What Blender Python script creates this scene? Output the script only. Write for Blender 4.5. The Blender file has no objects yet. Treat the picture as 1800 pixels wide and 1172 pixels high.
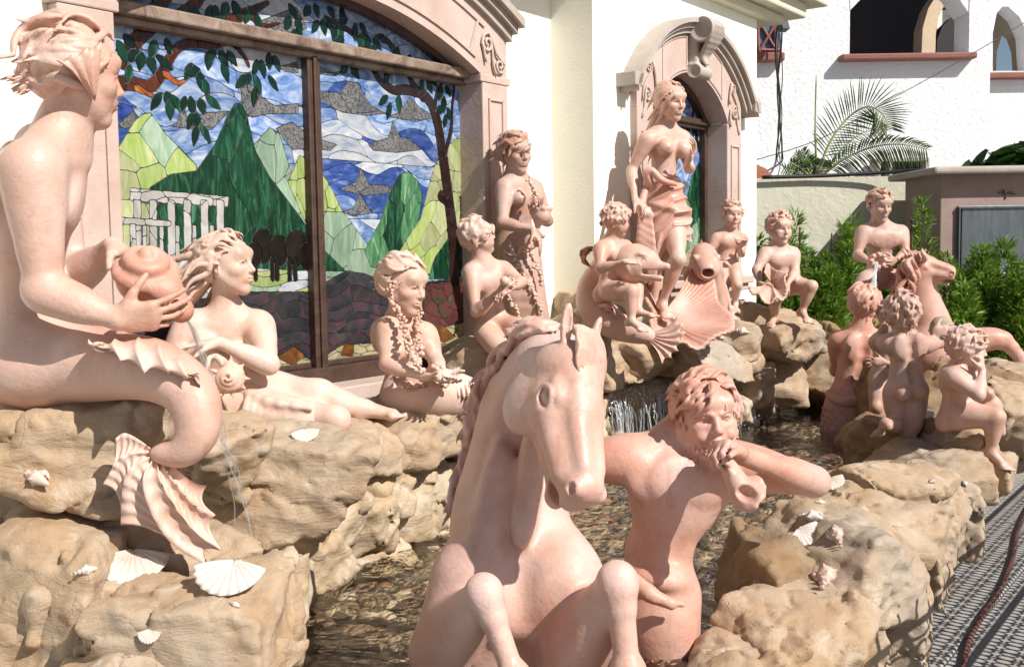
import bpy, bmesh, math, random
import numpy as np
from mathutils import Vector, Matrix
try:
    import openvdb as vdb
except Exception:
    vdb = None
SC = bpy.context.scene
COL = SC.collection
rad = math.radians

# ------------------------------------------------------------------ camera
CAM_H = 1.6
PITCH, ROLL = math.atan(150 / 1900), 0.016
FPX, CX, CY = 1900.0, 900.0, 586.0          # focal length and centre of the 1800 x 1172 photograph
_f = np.array([0, math.cos(PITCH), -math.sin(PITCH)])
_u0 = np.array([0, math.sin(PITCH), math.cos(PITCH)])
_r0 = np.array([1.0, 0, 0])
CU = _u0 * math.cos(ROLL) + _r0 * math.sin(ROLL)
CR = _r0 * math.cos(ROLL) - _u0 * math.sin(ROLL)
CF = _f
EYE = np.array([0, 0, CAM_H])
cam = bpy.data.cameras.new('camera')
cam.sensor_width = 36.0
cam.lens = FPX / 1800 * 36
cam.clip_start, cam.clip_end = 0.05, 2000
cam_o = bpy.data.objects.new('camera', cam)
COL.objects.link(cam_o)
cam_o.matrix_world = Matrix([[CR[0], CU[0], -CF[0], EYE[0]], [CR[1], CU[1], -CF[1], EYE[1]],
                             [CR[2], CU[2], -CF[2], EYE[2]], [0, 0, 0, 1]])
SC.camera = cam_o

# ------------------------------------------------------------------ light
SUN = np.array([0.58, -0.50, 0.68])
SUN = SUN / np.linalg.norm(SUN)
world = bpy.data.worlds.new('World')
SC.world = world
world.use_nodes = True
_nt = world.node_tree
_nt.nodes.clear()
_o = _nt.nodes.new('ShaderNodeOutputWorld')
_b = _nt.nodes.new('ShaderNodeBackground')
_s = _nt.nodes.new('ShaderNodeTexSky')
_s.sky_type = 'NISHITA'
_s.sun_disc = False
_s.sun_elevation = math.asin(SUN[2])
_s.sun_rotation = math.atan2(SUN[0], SUN[1])
_s.air_density, _s.dust_density, _s.ozone_density = 1.0, 1.2, 1.0
_b.inputs['Strength'].default_value = 0.062
_nt.links.new(_s.outputs[0], _b.inputs[0])
_nt.links.new(_b.outputs[0], _o.inputs[0])
sun = bpy.data.lights.new('sun', 'SUN')
sun.energy, sun.angle, sun.color = 5.0, rad(0.53), (1.0, 0.955, 0.89)
sun_o = bpy.data.objects.new('sun', sun)
COL.objects.link(sun_o)
sun_o.rotation_euler = Vector(SUN).to_track_quat('Z', 'Y').to_euler()
SC.view_settings.view_transform = 'Standard'
SC.view_settings.look = 'None'
SC.view_settings.exposure = 0.36
SC.view_settings.gamma = 1.0
SC.render.engine = 'CYCLES'
SC.cycles.max_bounces = 6
SC.cycles.transparent_max_bounces = 24
SC.cycles.caustics_reflective = False
SC.cycles.caustics_refractive = False

# ------------------------------------------------------------------ vectors
def V(*a): return np.array(a, float)
def nrm(v):
    v = np.asarray(v, float)
    return v / (np.linalg.norm(v) + 1e-12)
def P(px, py, Y):
    """world point seen at a pixel of the photograph, Y metres ahead of the camera"""
    d = CR * ((px - CX) / FPX) + CU * ((CY - py) / FPX) + CF
    return EYE + d * (Y / d[1])
def PZ(px, py, z):
    d = CR * ((px - CX) / FPX) + CU * ((CY - py) / FPX) + CF
    return EYE + d * ((z - CAM_H) / d[2])
def proj(p):
    q = np.asarray(p, float) - EYE
    w = q @ CF
    return np.stack([CX + FPX * (q @ CR) / w, CY - FPX * (q @ CU) / w], -1)
def lerp(a, b, t): return np.asarray(a, float) * (1 - t) + np.asarray(b, float) * t
def face_dir(yaw, pitch=0):
    """0 looks at the camera, 90 to the right of the picture, 180 away; pitch up is positive"""
    y, p = rad(yaw), rad(pitch)
    return V(math.sin(y) * math.cos(p), -math.cos(y) * math.cos(p), math.sin(p))
def frame(f, u):
    """columns: own right, forward, up"""
    f = nrm(f); r = nrm(np.cross(f, u)); u = np.cross(r, f)
    return np.stack([r, f, u], 1)
def rot_about(v, axis, ang):
    axis = nrm(axis); c, s = math.cos(ang), math.sin(ang)
    return v * c + np.cross(axis, v) * s + axis * (axis @ v) * (1 - c)
def crom(pts, n=8, closed=False):
    """Catmull-Rom through rows of pts (any columns), n samples per span"""
    p = np.array(pts, float)
    if closed: p = np.vstack([p[-1:], p, p[:2]])
    else: p = np.vstack([2 * p[0] - p[1], p, 2 * p[-1] - p[-2]])
    out = []
    for i in range(1, len(p) - 2):
        a, b, c, d = p[i - 1], p[i], p[i + 1], p[i + 2]
        for t in np.arange(n) / n:
            out.append(.5 * (2 * b + (c - a) * t + (2 * a - 5 * b + 4 * c - d) * t * t + (3 * b - a - 3 * c + d) * t ** 3))
    if not closed: out.append(p[-2])
    return np.array(out)

# ------------------------------------------------------------------ noise
_rng = np.random.RandomState(7)
_perm = np.concatenate([_rng.permutation(256)] * 3).astype(np.int32)
_grad = _rng.normal(size=(256, 3)).astype(np.float32)
_grad /= np.linalg.norm(_grad, axis=1)[:, None]
def noise3(p):
    p = np.asarray(p, np.float32)
    i = np.floor(p).astype(np.int32); f = p - i; i &= 255
    w = f * f * f * (f * (f * 6 - 15) + 10)
    def g(dx, dy, dz):
        h = _perm[_perm[_perm[i[..., 0] + dx] + i[..., 1] + dy] + i[..., 2] + dz]
        G = _grad[h]
        return G[..., 0] * (f[..., 0] - dx) + G[..., 1] * (f[..., 1] - dy) + G[..., 2] * (f[..., 2] - dz)
    wx, wy, wz = w[..., 0], w[..., 1], w[..., 2]
    x00 = g(0, 0, 0) * (1 - wx) + g(1, 0, 0) * wx
    x10 = g(0, 1, 0) * (1 - wx) + g(1, 1, 0) * wx
    x01 = g(0, 0, 1) * (1 - wx) + g(1, 0, 1) * wx
    x11 = g(0, 1, 1) * (1 - wx) + g(1, 1, 1) * wx
    return (x00 * (1 - wy) + x10 * wy) * (1 - wz) + (x01 * (1 - wy) + x11 * wy) * wz
def fbm(p, o=4):
    s, a = 0, 1.0
    p = np.asarray(p, np.float32)
    for k in range(o):
        s = s + a * noise3(p); p = p * 2.03 + 17.1; a *= .5
    return s

# ------------------------------------------------------------------ objects
def link(o, parent=None):
    COL.objects.link(o)
    if parent is not None: o.parent = parent
    return o
def tag(o, label=None, cat=None, group=None, kind=None):
    if label: o['label'] = label
    if cat: o['category'] = cat
    if group: o['group'] = group
    if kind: o['kind'] = kind
    return o
def make(name, v, f, material, parent=None, smooth=True):
    """one mesh object from arrays; f an (n,k) array or a list of lists"""
    me = bpy.data.meshes.new(name)
    v = np.asarray(v, np.float32)
    if isinstance(f, np.ndarray):
        n, k = f.shape
        me.vertices.add(len(v)); me.vertices.foreach_set('co', v.ravel())
        me.loops.add(n * k); me.loops.foreach_set('vertex_index', f.astype(np.int32).ravel())
        me.polygons.add(n)
        me.polygons.foreach_set('loop_start', (np.arange(n) * k).astype(np.int32))
        me.polygons.foreach_set('loop_total', np.full(n, k, np.int32))
    else:
        me.from_pydata([tuple(map(float, x)) for x in v], [], f)
    me.update(calc_edges=True)
    if smooth and len(me.polygons):
        me.polygons.foreach_set('use_smooth', np.ones(len(me.polygons), bool))
    if isinstance(material, str): material = M[material]
    if material: me.materials.append(material)
    return link(bpy.data.objects.new(name, me), parent)
def empty(name, loc=(0, 0, 0)):
    o = bpy.data.objects.new(name, None)
    o.location = tuple(map(float, loc))
    o.empty_display_size = .1
    return link(o)
def under(root, *kids):
    """parent meshes built in world space to a root without moving them"""
    off = Vector(root.location) if root.type == 'EMPTY' else Vector((0, 0, 0))
    for k in kids:
        k.parent = root
        k.matrix_parent_inverse = Matrix.Translation(-off)
class MB:
    """collects boxes, tubes, prisms and sheets into one mesh"""
    def __init__(s): s.v, s.f, s.n = [], [], 0
    def add(s, v, f):
        v = np.asarray(v, float)
        s.v.append(v); s.f.extend([[i + s.n for i in q] for q in f]); s.n += len(v)
        return s
    def box(s, c, size, R=None):
        q = np.array([[x, y, z] for x in (-.5, .5) for y in (-.5, .5) for z in (-.5, .5)]) * np.array(size)
        if R is not None: q = q @ np.asarray(R).T
        return s.add(q + np.array(c), [[0, 1, 3, 2], [4, 6, 7, 5], [0, 4, 5, 1], [2, 3, 7, 6], [0, 2, 6, 4], [1, 5, 7, 3]])
    def tube(s, pts, r, n=8, cap=True, flat=None):
        v, f = tube_mesh(pts, r, n, cap, flat)
        return s.add(v, f)
    def prism(s, poly, ext, o, ax, ay):
        """poly (k,2) in the plane o+ax*x+ay*y, pushed along ext"""
        q = np.array([np.asarray(o) + np.asarray(ax) * x + np.asarray(ay) * y for x, y in poly])
        k = len(q)
        f = [list(range(k))[::-1], [i + k for i in range(k)]] + [[i, (i + 1) % k, (i + 1) % k + k, i + k] for i in range(k)]
        return s.add(np.vstack([q, q + np.asarray(ext)]), f)
    def build(s, name, material, parent=None, smooth=False, bevel=0, keep=False):
        o = make(name, np.vstack(s.v), s.f, material, None, smooth)
        bm = bmesh.new(); bm.from_mesh(o.data)
        bmesh.ops.recalc_face_normals(bm, faces=bm.faces)
        if bevel:
            ed = [e for e in bm.edges if len(e.link_faces) == 2 and e.calc_face_angle(0) > .5]
            bmesh.ops.bevel(bm, geom=ed, offset=bevel, segments=2, affect='EDGES', profile=.5)
        bm.to_mesh(o.data); bm.free()
        if parent is not None: under(parent, o)
        return o
def tube_mesh(pts, r, n=8, cap=True, flat=None):
    p = np.array(pts, float); m = len(p)
    r = np.broadcast_to(np.asarray(r, float), (m,))
    t = np.gradient(p, axis=0); t /= np.linalg.norm(t, axis=1)[:, None] + 1e-12
    up = np.array([0, 0, 1.]) if abs(t[0][2]) < .9 else np.array([1., 0, 0])
    a = np.cross(t[0], up); a /= np.linalg.norm(a)
    A = np.zeros_like(p); B = np.zeros_like(p)
    for i in range(m):
        a = a - t[i] * (a @ t[i]); a /= np.linalg.norm(a) + 1e-12
        A[i] = a; B[i] = np.cross(t[i], a)
    th = np.arange(n) * 2 * np.pi / n
    fl = 1.0 if flat is None else flat
    v = (p[:, None] + r[:, None, None] * (A[:, None] * np.cos(th)[None, :, None] + fl * B[:, None] * np.sin(th)[None, :, None])).reshape(-1, 3)
    f = [[i * n + j, i * n + (j + 1) % n, (i + 1) * n + (j + 1) % n, (i + 1) * n + j] for i in range(m - 1) for j in range(n)]
    if cap:
        f.append(list(range(n))[::-1]); f.append([(m - 1) * n + j for j in range(n)])
    return v, f
def tubes_fast(list_pts, list_r, n=6, flat=None):
    """many tubes of equal sample count -> arrays (v, quads); ends taper"""
    Pt = np.array(list_pts, float); R = np.array(list_r, float)
    N, m, _ = Pt.shape
    t = np.gradient(Pt, axis=1); t /= np.linalg.norm(t, axis=2)[..., None] + 1e-12
    if flat is None:
        a0 = np.where(np.abs(t[:, :1, 2:]) < .9, np.array([0, 0, 1.]), np.array([1., 0, 0]))
        a0 = np.broadcast_to(a0, Pt.shape).copy()
        A = np.zeros_like(Pt); a = np.cross(t[:, 0], a0[:, 0])
        for i in range(m):
            a = a - t[:, i] * (a * t[:, i]).sum(1)[:, None]; a /= np.linalg.norm(a, axis=1)[:, None] + 1e-12
            A[:, i] = a
        sc = 1.0
    else:                                   # flat = (normals (N,m,3), squash): tube lies flat on a surface
        nn = flat[0] - t * (flat[0] * t).sum(2)[..., None]
        nn /= np.linalg.norm(nn, axis=2)[..., None] + 1e-12
        A = np.cross(t, nn); sc = flat[1]
    B = np.cross(t, A)
    th = np.arange(n) * 2 * np.pi / n
    v = Pt[:, :, None] + R[:, :, None, None] * (A[:, :, None] * np.cos(th)[:, None] + sc * B[:, :, None] * np.sin(th)[:, None])
    i, j = np.meshgrid(np.arange(m - 1), np.arange(n), indexing='ij')
    q = np.stack([i * n + j, i * n + (j + 1) % n, (i + 1) * n + (j + 1) % n, (i + 1) * n + j], -1).reshape(-1, 4)
    f = (q[None] + (np.arange(N) * m * n)[:, None, None]).reshape(-1, 4)
    return v.reshape(-1, 3), f
def copy_tree(o, parent=None):
    c = o.copy(); COL.objects.link(c)
    if parent is not None: c.parent = parent
    for ch in o.children: copy_tree(ch, c)
    return c

# ------------------------------------------------------------------ signed-distance sculpting
class Clay:
    """primitives blended into one continuous surface"""
    def __init__(s): s.p = []; s.warp = None; s.boxes = []
    def _add(s, fn, lo, hi, k, op):
        s.p.append((fn, np.asarray(lo, float), np.asarray(hi, float), k, op)); return s
    def cone(s, a, b, ra, rb, k=.02, op='u'):
        a = np.asarray(a, float); b = np.asarray(b, float); ab = b - a; L = ab @ ab + 1e-12
        af, abf = a.astype(np.float32), ab.astype(np.float32)
        def fn(p):
            q = p - af
            t = np.clip((q @ abf) / np.float32(L), 0, 1)
            q = q - t[..., None] * abf
            return np.sqrt((q * q).sum(-1)) - (ra + (rb - ra) * t)
        r = max(ra, rb)
        return s._add(fn, np.minimum(a, b) - r, np.maximum(a, b) + r, k, op)
    def ball(s, c, r, k=.02, op='u'): return s.cone(c, np.asarray(c, float) + 1e-5, r, r, k, op)
    def ell(s, c, r, R=None, k=.02, op='u'):
        c = np.asarray(c, np.float32); r = np.asarray(r, np.float32)
        R = np.eye(3, dtype=np.float32) if R is None else np.asarray(R, np.float32)
        def fn(p):
            q = (p - c) @ R
            a = np.sqrt(((q / r) ** 2).sum(-1)); b = np.sqrt(((q / (r * r)) ** 2).sum(-1)) + 1e-9
            return a * (a - 1) / b
        m = float(r.max())
        return s._add(fn, c - m, c + m, k, op)
    def box(s, c, h, R=None, rnd=.01, k=.02, op='u'):
        c = np.asarray(c, np.float32); h = np.asarray(h, np.float32) - rnd
        R = np.eye(3, dtype=np.float32) if R is None else np.asarray(R, np.float32)
        def fn(p):
            q = np.abs((p - c) @ R) - h
            return np.sqrt((np.maximum(q, 0) ** 2).sum(-1)) + np.minimum(q.max(-1), 0) - rnd
        m = float(np.linalg.norm(h + rnd))
        return s._add(fn, c - m, c + m, k, op)
    def poly(s, c, planes, k=.02, op='u', soft=.01, ext=1.0):
        """convex chunk: planes [(normal, distance)] about c"""
        c = np.asarray(c, np.float32); N = np.array([nrm(a) for a, _ in planes], np.float32); D = np.array([b for _, b in planes], np.float32)
        def fn(p):
            q = (p - c) @ N.T - D
            m = q.max(-1)
            return m + soft * np.log(np.exp(np.clip((q - m[..., None]) / soft, -20, 0)).sum(-1))
        return s._add(fn, c - ext, c + ext, k, op)
    def chain(s, pts, rs, k=.012, k0=None, op='u', n=0):
        if n:
            q = crom(np.column_stack([np.array(pts, float), np.broadcast_to(rs, (len(pts),))]), n)
            pts, rs = q[:, :3], q[:, 3]
        rs = np.broadcast_to(rs, (len(pts),))
        for i in range(len(pts) - 1):
            s.cone(pts[i], pts[i + 1], float(rs[i]), float(rs[i + 1]), (k0 if (k0 is not None and i == 0) else k), op)
        return s
    def mesh(s, voxel, box=None):
        ups = [p for p in s.p if p[4] == 'u']
        if box is None:
            lo = np.min([p[1] for p in ups], 0) - 4 * voxel; hi = np.max([p[2] for p in ups], 0) + 4 * voxel
        else: lo, hi = np.asarray(box[0], float), np.asarray(box[1], float)
        B = 8; bs = B * voxel; hd = bs * .87
        nb = np.ceil((hi - lo) / bs).astype(int)
        g = np.stack(np.meshgrid(*[np.arange(n) for n in nb], indexing='ij'), -1).reshape(-1, 3)
        cen = (lo + (g + .5) * bs - .5 * voxel).astype(np.float32)
        D = np.full(len(g), 9.0, np.float32)
        near = []
        for fn, a, b, k, op in s.p:                       # coarse pass on block centres
            m = np.nonzero(((cen > a - k - hd) & (cen < b + k + hd)).all(1))[0]
            d = np.full(len(m), 9.0, np.float32)
            if len(m):
                d = fn(cen[m])
                if op == 'u': D[m] = _smin(D[m], d, k)
                else: D[m] = -_smin(-D[m], d, k)
            near.append((m, d))
        extra = .02 if s.warp is not None else 0
        act = np.abs(D) < hd * 1.25 + extra
        # sharp subtractions or thin pieces missed by the coarse sign: any block a thin primitive touches
        for (fn, a, b, k, op), (m, d) in zip(s.p, near):
            if op == 'u' and (b - a).min() < bs * 1.6: act[m[np.abs(d) < hd]] = True
        ai = np.nonzero(act)[0]
        pos = np.full(len(g), -1); pos[ai] = np.arange(len(ai))
        o = np.stack(np.meshgrid(*[np.arange(B)] * 3, indexing='ij'), -1).reshape(-1, 3) * voxel
        o = o.astype(np.float32)
        base = (lo + g[ai] * bs).astype(np.float32)
        F = np.full((len(ai), B ** 3), 9.0, np.float32)
        for (fn, a, b, k, op), (m, d) in zip(s.p, near):
            mm = m[(d < hd * 1.1 + k)]
            mm = pos[mm]; mm = mm[mm >= 0]
            if not len(mm): continue
            d = fn(base[mm][:, None] + o[None])
            if op == 'u': F[mm] = _smin(F[mm], d, k)
            else: F[mm] = -_smin(-F[mm], d, k)
        if s.warp is not None: F = s.warp(base[:, None] + o[None], F)
        dense = np.where(D > 0, np.float32(1), np.float32(-1)).reshape(*nb)
        dense = np.broadcast_to(dense[:, None, :, None, :, None], (nb[0], B, nb[1], B, nb[2], B)).copy()
        ga = g[ai]
        dense[ga[:, 0], :, ga[:, 1], :, ga[:, 2], :] = np.clip(F / voxel, -4, 4).reshape(-1, B, B, B)
        dense = dense.reshape(nb[0] * B, nb[1] * B, nb[2] * B)
        if box is None:
            dense[0] = dense[-1] = 4; dense[:, 0] = dense[:, -1] = 4; dense[:, :, 0] = dense[:, :, -1] = 4
        v, q = net(dense)
        return v * voxel + lo, q
def _smin(a, b, k):
    if k <= 1e-5: return np.minimum(a, b)
    h = np.maximum(k - np.abs(a - b), 0) / k
    return np.minimum(a, b) - h * h * (k * .25)
def net(a):
    """naive surface nets on a dense grid"""
    s = a < 0
    x = [np.nonzero(t) for t in (s[1:] != s[:-1], s[:, 1:] != s[:, :-1], s[:, :, 1:] != s[:, :, :-1])]
    sh = np.array(a.shape) - 1
    cells, pts = [], []
    ax_off = [[(0, 0, 0), (0, -1, 0), (0, -1, -1), (0, 0, -1)], [(0, 0, 0), (0, 0, -1), (-1, 0, -1), (-1, 0, 0)], [(0, 0, 0), (-1, 0, 0), (-1, -1, 0), (0, -1, 0)]]
    quads, flips = [], []
    for ax in range(3):
        i = np.stack(x[ax], 1)
        ok = np.ones(len(i), bool)
        for b in range(3):
            if b != ax: ok &= (i[:, b] > 0) & (i[:, b] < a.shape[b] - 1)
        i = i[ok]
        j = i.copy(); j[:, ax] += 1
        va = a[i[:, 0], i[:, 1], i[:, 2]]; vb = a[j[:, 0], j[:, 1], j[:, 2]]
        t = va / (va - vb)
        p = i.astype(np.float32); p[:, ax] += t
        qc = np.stack([((i + np.array(o)) @ np.array([sh[1] * sh[2], sh[2], 1])) for o in ax_off[ax]], 1)
        cells.append(qc.reshape(-1)); pts.append(np.repeat(p, 4, 0))
        quads.append(qc); flips.append(va > 0)
    c = np.concatenate(cells); p = np.concatenate(pts); q = np.concatenate(quads); fl = np.concatenate(flips)
    u, inv = np.unique(c, return_inverse=True)
    cnt = np.bincount(inv)
    v = np.stack([np.bincount(inv, p[:, k]) / cnt for k in range(3)], 1)
    n4 = [len(k) for k in quads]
    qi = inv.reshape(-1, 4)
    qi = np.where(fl[:, None], qi[:, ::-1], qi)
    return v, qi
def smooth_verts(v, q, it=1, w=.5):
    n = len(v)
    e = np.concatenate([q[:, [0, 1]], q[:, [1, 2]], q[:, [2, 3]], q[:, [3, 0]]])
    for _ in range(it):
        acc = np.zeros_like(v); c = np.bincount(e[:, 0], minlength=n) + np.bincount(e[:, 1], minlength=n)
        for k in range(3):
            acc[:, k] = np.bincount(e[:, 0], v[e[:, 1], k], n) + np.bincount(e[:, 1], v[e[:, 0], k], n)
        v = v * (1 - w) + w * acc / np.maximum(c, 1)[:, None]
    return v
def sculpt(name, S, voxel, material, parent=None, fine=(), smooth=1, floor=None):
    """mesh a Clay; fine = [(lo, hi, voxel)] boxes that get smaller faces (heads, hands)"""
    v, q = S.mesh(voxel)
    v = smooth_verts(v, q, smooth, .4)
    for lo, hi, vx in fine:
        lo, hi = np.asarray(lo, float), np.asarray(hi, float)
        c = v[q].mean(1)
        q = q[~((c > lo + voxel * 2.5) & (c < hi - voxel * 2.5)).all(1)]
        v2, q2 = S.mesh(vx, (lo, hi))
        c2 = v2[q2].mean(1)
        v2 = smooth_verts(v2, q2, 1, .35)
        q2 = q2[((c2 > lo - voxel) & (c2 < hi + voxel)).all(1)]
        q = np.vstack([q, q2 + len(v)]); v = np.vstack([v, v2])
    if floor is not None:                    # nothing is seen below the pool floor
        q = q[v[q][:, :, 2].max(1) > floor]; u, inv = np.unique(q, return_inverse=True); v = v[u]; q = inv.reshape(-1, 4)
    o = make(name, v, q, material, None, True)
    if parent is not None: under(parent, o)
    return o
# ------------------------------------------------------------------ materials
M = {}
class NT:
    def __init__(s, name):
        s.m = bpy.data.materials.new(name); s.m.use_nodes = True
        s.t = s.m.node_tree; s.t.nodes.clear()
        s.out = s.n('OutputMaterial'); M[name] = s.m
    def n(s, kind, **kw):
        x = s.t.nodes.new('ShaderNode' + kind)
        for k, v in kw.items():
            if k in x.inputs: x.inputs[k].default_value = v
            else: setattr(x, k, v)
        return x
    def l(s, a, b): s.t.links.new(a, b)
    def coord(s, scale=(1, 1, 1), obj=True, rot=(0, 0, 0)):
        c = s.n('TexCoord'); mp = s.n('Mapping')
        mp.inputs['Scale'].default_value = scale; mp.inputs['Rotation'].default_value = rot
        s.l(c.outputs['Object' if obj else 'Generated'], mp.inputs[0])
        return mp.outputs[0]
    def noise(s, vec, scale, detail=4, rough=.55, dist=0, typ=None):
        x = s.n('TexNoise', Scale=scale, Detail=detail, Roughness=rough, Distortion=dist)
        if typ: x.noise_type = typ
        s.l(vec, x.inputs['Vector']); return x.outputs[0]
    def ramp(s, fac, stops, interp='LINEAR'):
        r = s.n('ValToRGB'); e = r.color_ramp.elements; r.color_ramp.interpolation = interp
        while len(e) > 1: e.remove(e[-1])
        e[0].position = stops[0][0]; e[0].color = col4(stops[0][1])
        for p, c in stops[1:]:
            q = e.new(p); q.color = col4(c)
        s.l(fac, r.inputs[0]); return r.outputs[0]
    def mix(s, fac, a, b, mode='MIX'):
        x = s.n('Mix', data_type='RGBA', blend_type=mode)
        for i, v in ((0, fac), (6, a), (7, b)):
            if hasattr(v, 'is_linked'): s.l(v, x.inputs[i])
            else: x.inputs[i].default_value = v if i == 0 else col4(v)
        return x.outputs[2]
    def math(s, op, a, b=0.0):
        x = s.n('Math', operation=op)
        for i, v in ((0, a), (1, b)):
            if hasattr(v, 'is_linked'): s.l(v, x.inputs[i])
            else: x.inputs[i].default_value = v
        return x.outputs[0]
    def bump(s, h, strength, dist, prev=None):
        b = s.n('Bump', Strength=strength, Distance=dist)
        s.l(h, b.inputs['Height'])
        if prev is not None: s.l(prev, b.inputs['Normal'])
        return b.outputs[0]
    def pbr(s, color, rough=.5, normal=None, **kw):
        p = s.n('BsdfPrincipled')
        for k, v in dict({'Base Color': color, 'Roughness': rough}, **kw).items():
            if hasattr(v, 'is_linked'): s.l(v, p.inputs[k])
            else: p.inputs[k].default_value = col4(v) if k == 'Base Color' else v
        if normal is not None: s.l(normal, p.inputs['Normal'])
        s.l(p.outputs[0], s.out.inputs[0])
        return p
def col4(c):
    if isinstance(c, (int, float)): return (c, c, c, 1)
    return tuple(c)[:3] + (1,)
def srgb(r, g, b):
    f = lambda x: (x / 255 / 12.92) if x < 10 else ((x / 255 + .055) / 1.055) ** 2.4
    return (f(r), f(g), f(b))
def clay_mat(name, c, rough=.50, pale=.16):
    """terracotta: dusty bloom, warm washes, rain streaks and pits"""
    t = NT(name); v = t.coord()
    a = t.noise(v, 3.2, 6, .65, .4); b = t.noise(v, 42, 4, .65); d = t.noise(v, 9, 6, .7, .8); st = t.noise(t.coord((14, 14, 1.1)), 1.6, 6, .7, .6)
    c1 = tuple(x * y for x, y in zip(c, (.90, .74, .66))); c2 = tuple(x + (1 - x) * pale * y for x, y in zip(c, (.75, .9, 1.)))
    col = t.ramp(a, [(.30, c1), (.47, c), (.68, c2)])
    col = t.mix(t.ramp(d, [(.52, 0), (.72, .55)]), col, c2)
    col = t.mix(t.ramp(d, [(.28, .45), (.42, 0)]), col, tuple(x * y for x, y in zip(c, (.74, .60, .54))))
    col = t.mix(t.ramp(st, [(.58, 0), (.74, .34)]), col, tuple(x * y for x, y in zip(c, (.62, .56, .52))))
    col = t.mix(t.ramp(b, [(.60, 0), (.76, .38)]), col, tuple(x * .42 for x in c))
    nb = t.bump(t.noise(v, 13, 6, .65), .30, .014)
    nb = t.bump(t.noise(v, 95, 4, .65), .26, .004, nb)
    t.pbr(col, t.ramp(d, [(.3, rough - .12), (.7, rough + .16)]), nb, **{'Specular IOR Level': .42})
clay_mat('clay', (.565, .355, .275), .46)
clay_mat('clay_pale', (.61, .425, .34), .48)
clay_mat('clay_horse', (.58, .37, .30), .42)
clay_mat('clay_deep', (.56, .31, .235), .44)
clay_mat('clay_brown', (.47, .29, .225), .50)
clay_mat('shell_pink', (.55, .40, .33), .55, .2)
clay_mat('shell_white', (.60, .51, .44), .6, .2)
def rock_mat(name, base, ochre, pale, dark, grey):
    t = NT(name); v = t.coord()
    a = t.noise(v, 2.0, 6, .6, .4); b = t.noise(v, 6.5, 6, .65, .3); g = t.noise(v, 1.3, 4, .5); f = t.noise(v, 45, 5, .7)
    col = t.ramp(a, [(.30, ochre), (.44, base), (.60, base), (.74, pale)])
    col = t.mix(t.ramp(b, [(.42, 0), (.62, .75)]), col, ochre)
    col = t.mix(t.ramp(g, [(.50, 0), (.66, .75)]), col, grey)
    col = t.mix(t.ramp(t.noise(v, 11, 6, .7, .5), [(.55, 0), (.70, .65)]), col, pale)
    vo = t.n('TexVoronoi', feature='DISTANCE_TO_EDGE', Scale=3.1)
    wv = t.n('VectorMath', operation='MULTIPLY_ADD'); nz = t.n('TexNoise', Scale=5.0, Detail=5.0)
    t.l(v, nz.inputs[0]); t.l(nz.outputs[1], wv.inputs[0]); wv.inputs[1].default_value = (.32, .32, .32); t.l(v, wv.inputs[2])
    t.l(wv.outputs[0], vo.inputs['Vector'])
    keep = t.ramp(t.noise(v, 2.3, 2), [(.48, 0), (.6, 1)])
    crack = t.math('MULTIPLY', t.ramp(vo.outputs[0], [(0, 1), (.010, 0)]), keep)
    col = t.mix(t.math('MULTIPLY', crack, .10), col, dark)
    col = t.mix(t.ramp(f, [(.60, 0), (.80, .35)]), col, tuple(x * .6 for x in dark))
    sv = t.coord((1, 1, 3.4), rot=(.25, .15, .4)); lay = t.noise(sv, 5, 7, .7, .8)
    col = t.mix(t.ramp(lay, [(.30, .5), (.45, 0)]), col, tuple(x * .55 for x in ochre))
    nb = t.bump(t.noise(v, 9, 9, .72, .5, 'RIDGED_MULTIFRACTAL'), .65, .022)
    nb = t.bump(lay, .55, .022, nb)
    nb = t.bump(t.noise(v, 70, 6, .75), .55, .006, nb)
    nb = t.bump(t.math('SUBTRACT', 1.0, crack), .3, .008, nb)
    t.pbr(col, t.ramp(b, [(.3, .62), (.7, .85)]), nb, **{'Specular IOR Level': .35})
rock_mat('rock', (.44, .335, .235), (.385, .255, .145), (.58, .50, .41), (.09, .055, .035), (.37, .32, .265))
rock_mat('rock_pale', (.52, .42, .30), (.43, .30, .17), (.64, .57, .47), (.11, .07, .045), (.45, .40, .33))
rock_mat('rock_brown', (.27, .185, .11), (.27, .155, .07), (.36, .29, .21), (.06, .035, .02), (.24, .19, .14))
def plain(name, c, rough=.6, bump=0, scale=30, vary=.12, **kw):
    t = NT(name); v = t.coord()
    a = t.noise(v, scale * .15, 5, .6)
    col = t.ramp(a, [(.3, tuple(x * (1 - vary) for x in c)), (.7, tuple(min(1, x * (1 + vary * .6)) for x in c))])
    nb = t.bump(t.noise(v, scale, 6, .65), bump, .02) if bump else None
    t.pbr(col, rough, nb, **kw)
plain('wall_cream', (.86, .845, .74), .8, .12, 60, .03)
plain('wall_white', (.80, .80, .81), .85, 1.0, 16, .03)
plain('wall_garden', (.60, .585, .46), .85, .5, 14, .12)
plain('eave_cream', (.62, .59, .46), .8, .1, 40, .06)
plain('sill_red', (.24, .085, .068), .65, .3, 30, .15)
plain('arch_tan', (.60, .47, .33), .8, .3, 25, .1)
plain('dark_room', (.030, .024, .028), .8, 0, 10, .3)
plain('roof_tile', (.40, .15, .085), .8, .4, 20, .2)
plain('iron', (.012, .012, .014), .5, .2, 40, .2)
plain('cable', (.015, .015, .016), .5, .1, 40, .2)
plain('hose_red', (.15, .06, .05), .45, .2, 30, .2)
plain('floodlight', (.02, .02, .022), .4, 0, 40, .2)
plain('lamp_glass', (.75, .76, .78), .15, 0, 40, .05)
plain('lead', (.10, .10, .10), .45, .2, 60, .3, Metallic=.4)
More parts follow.
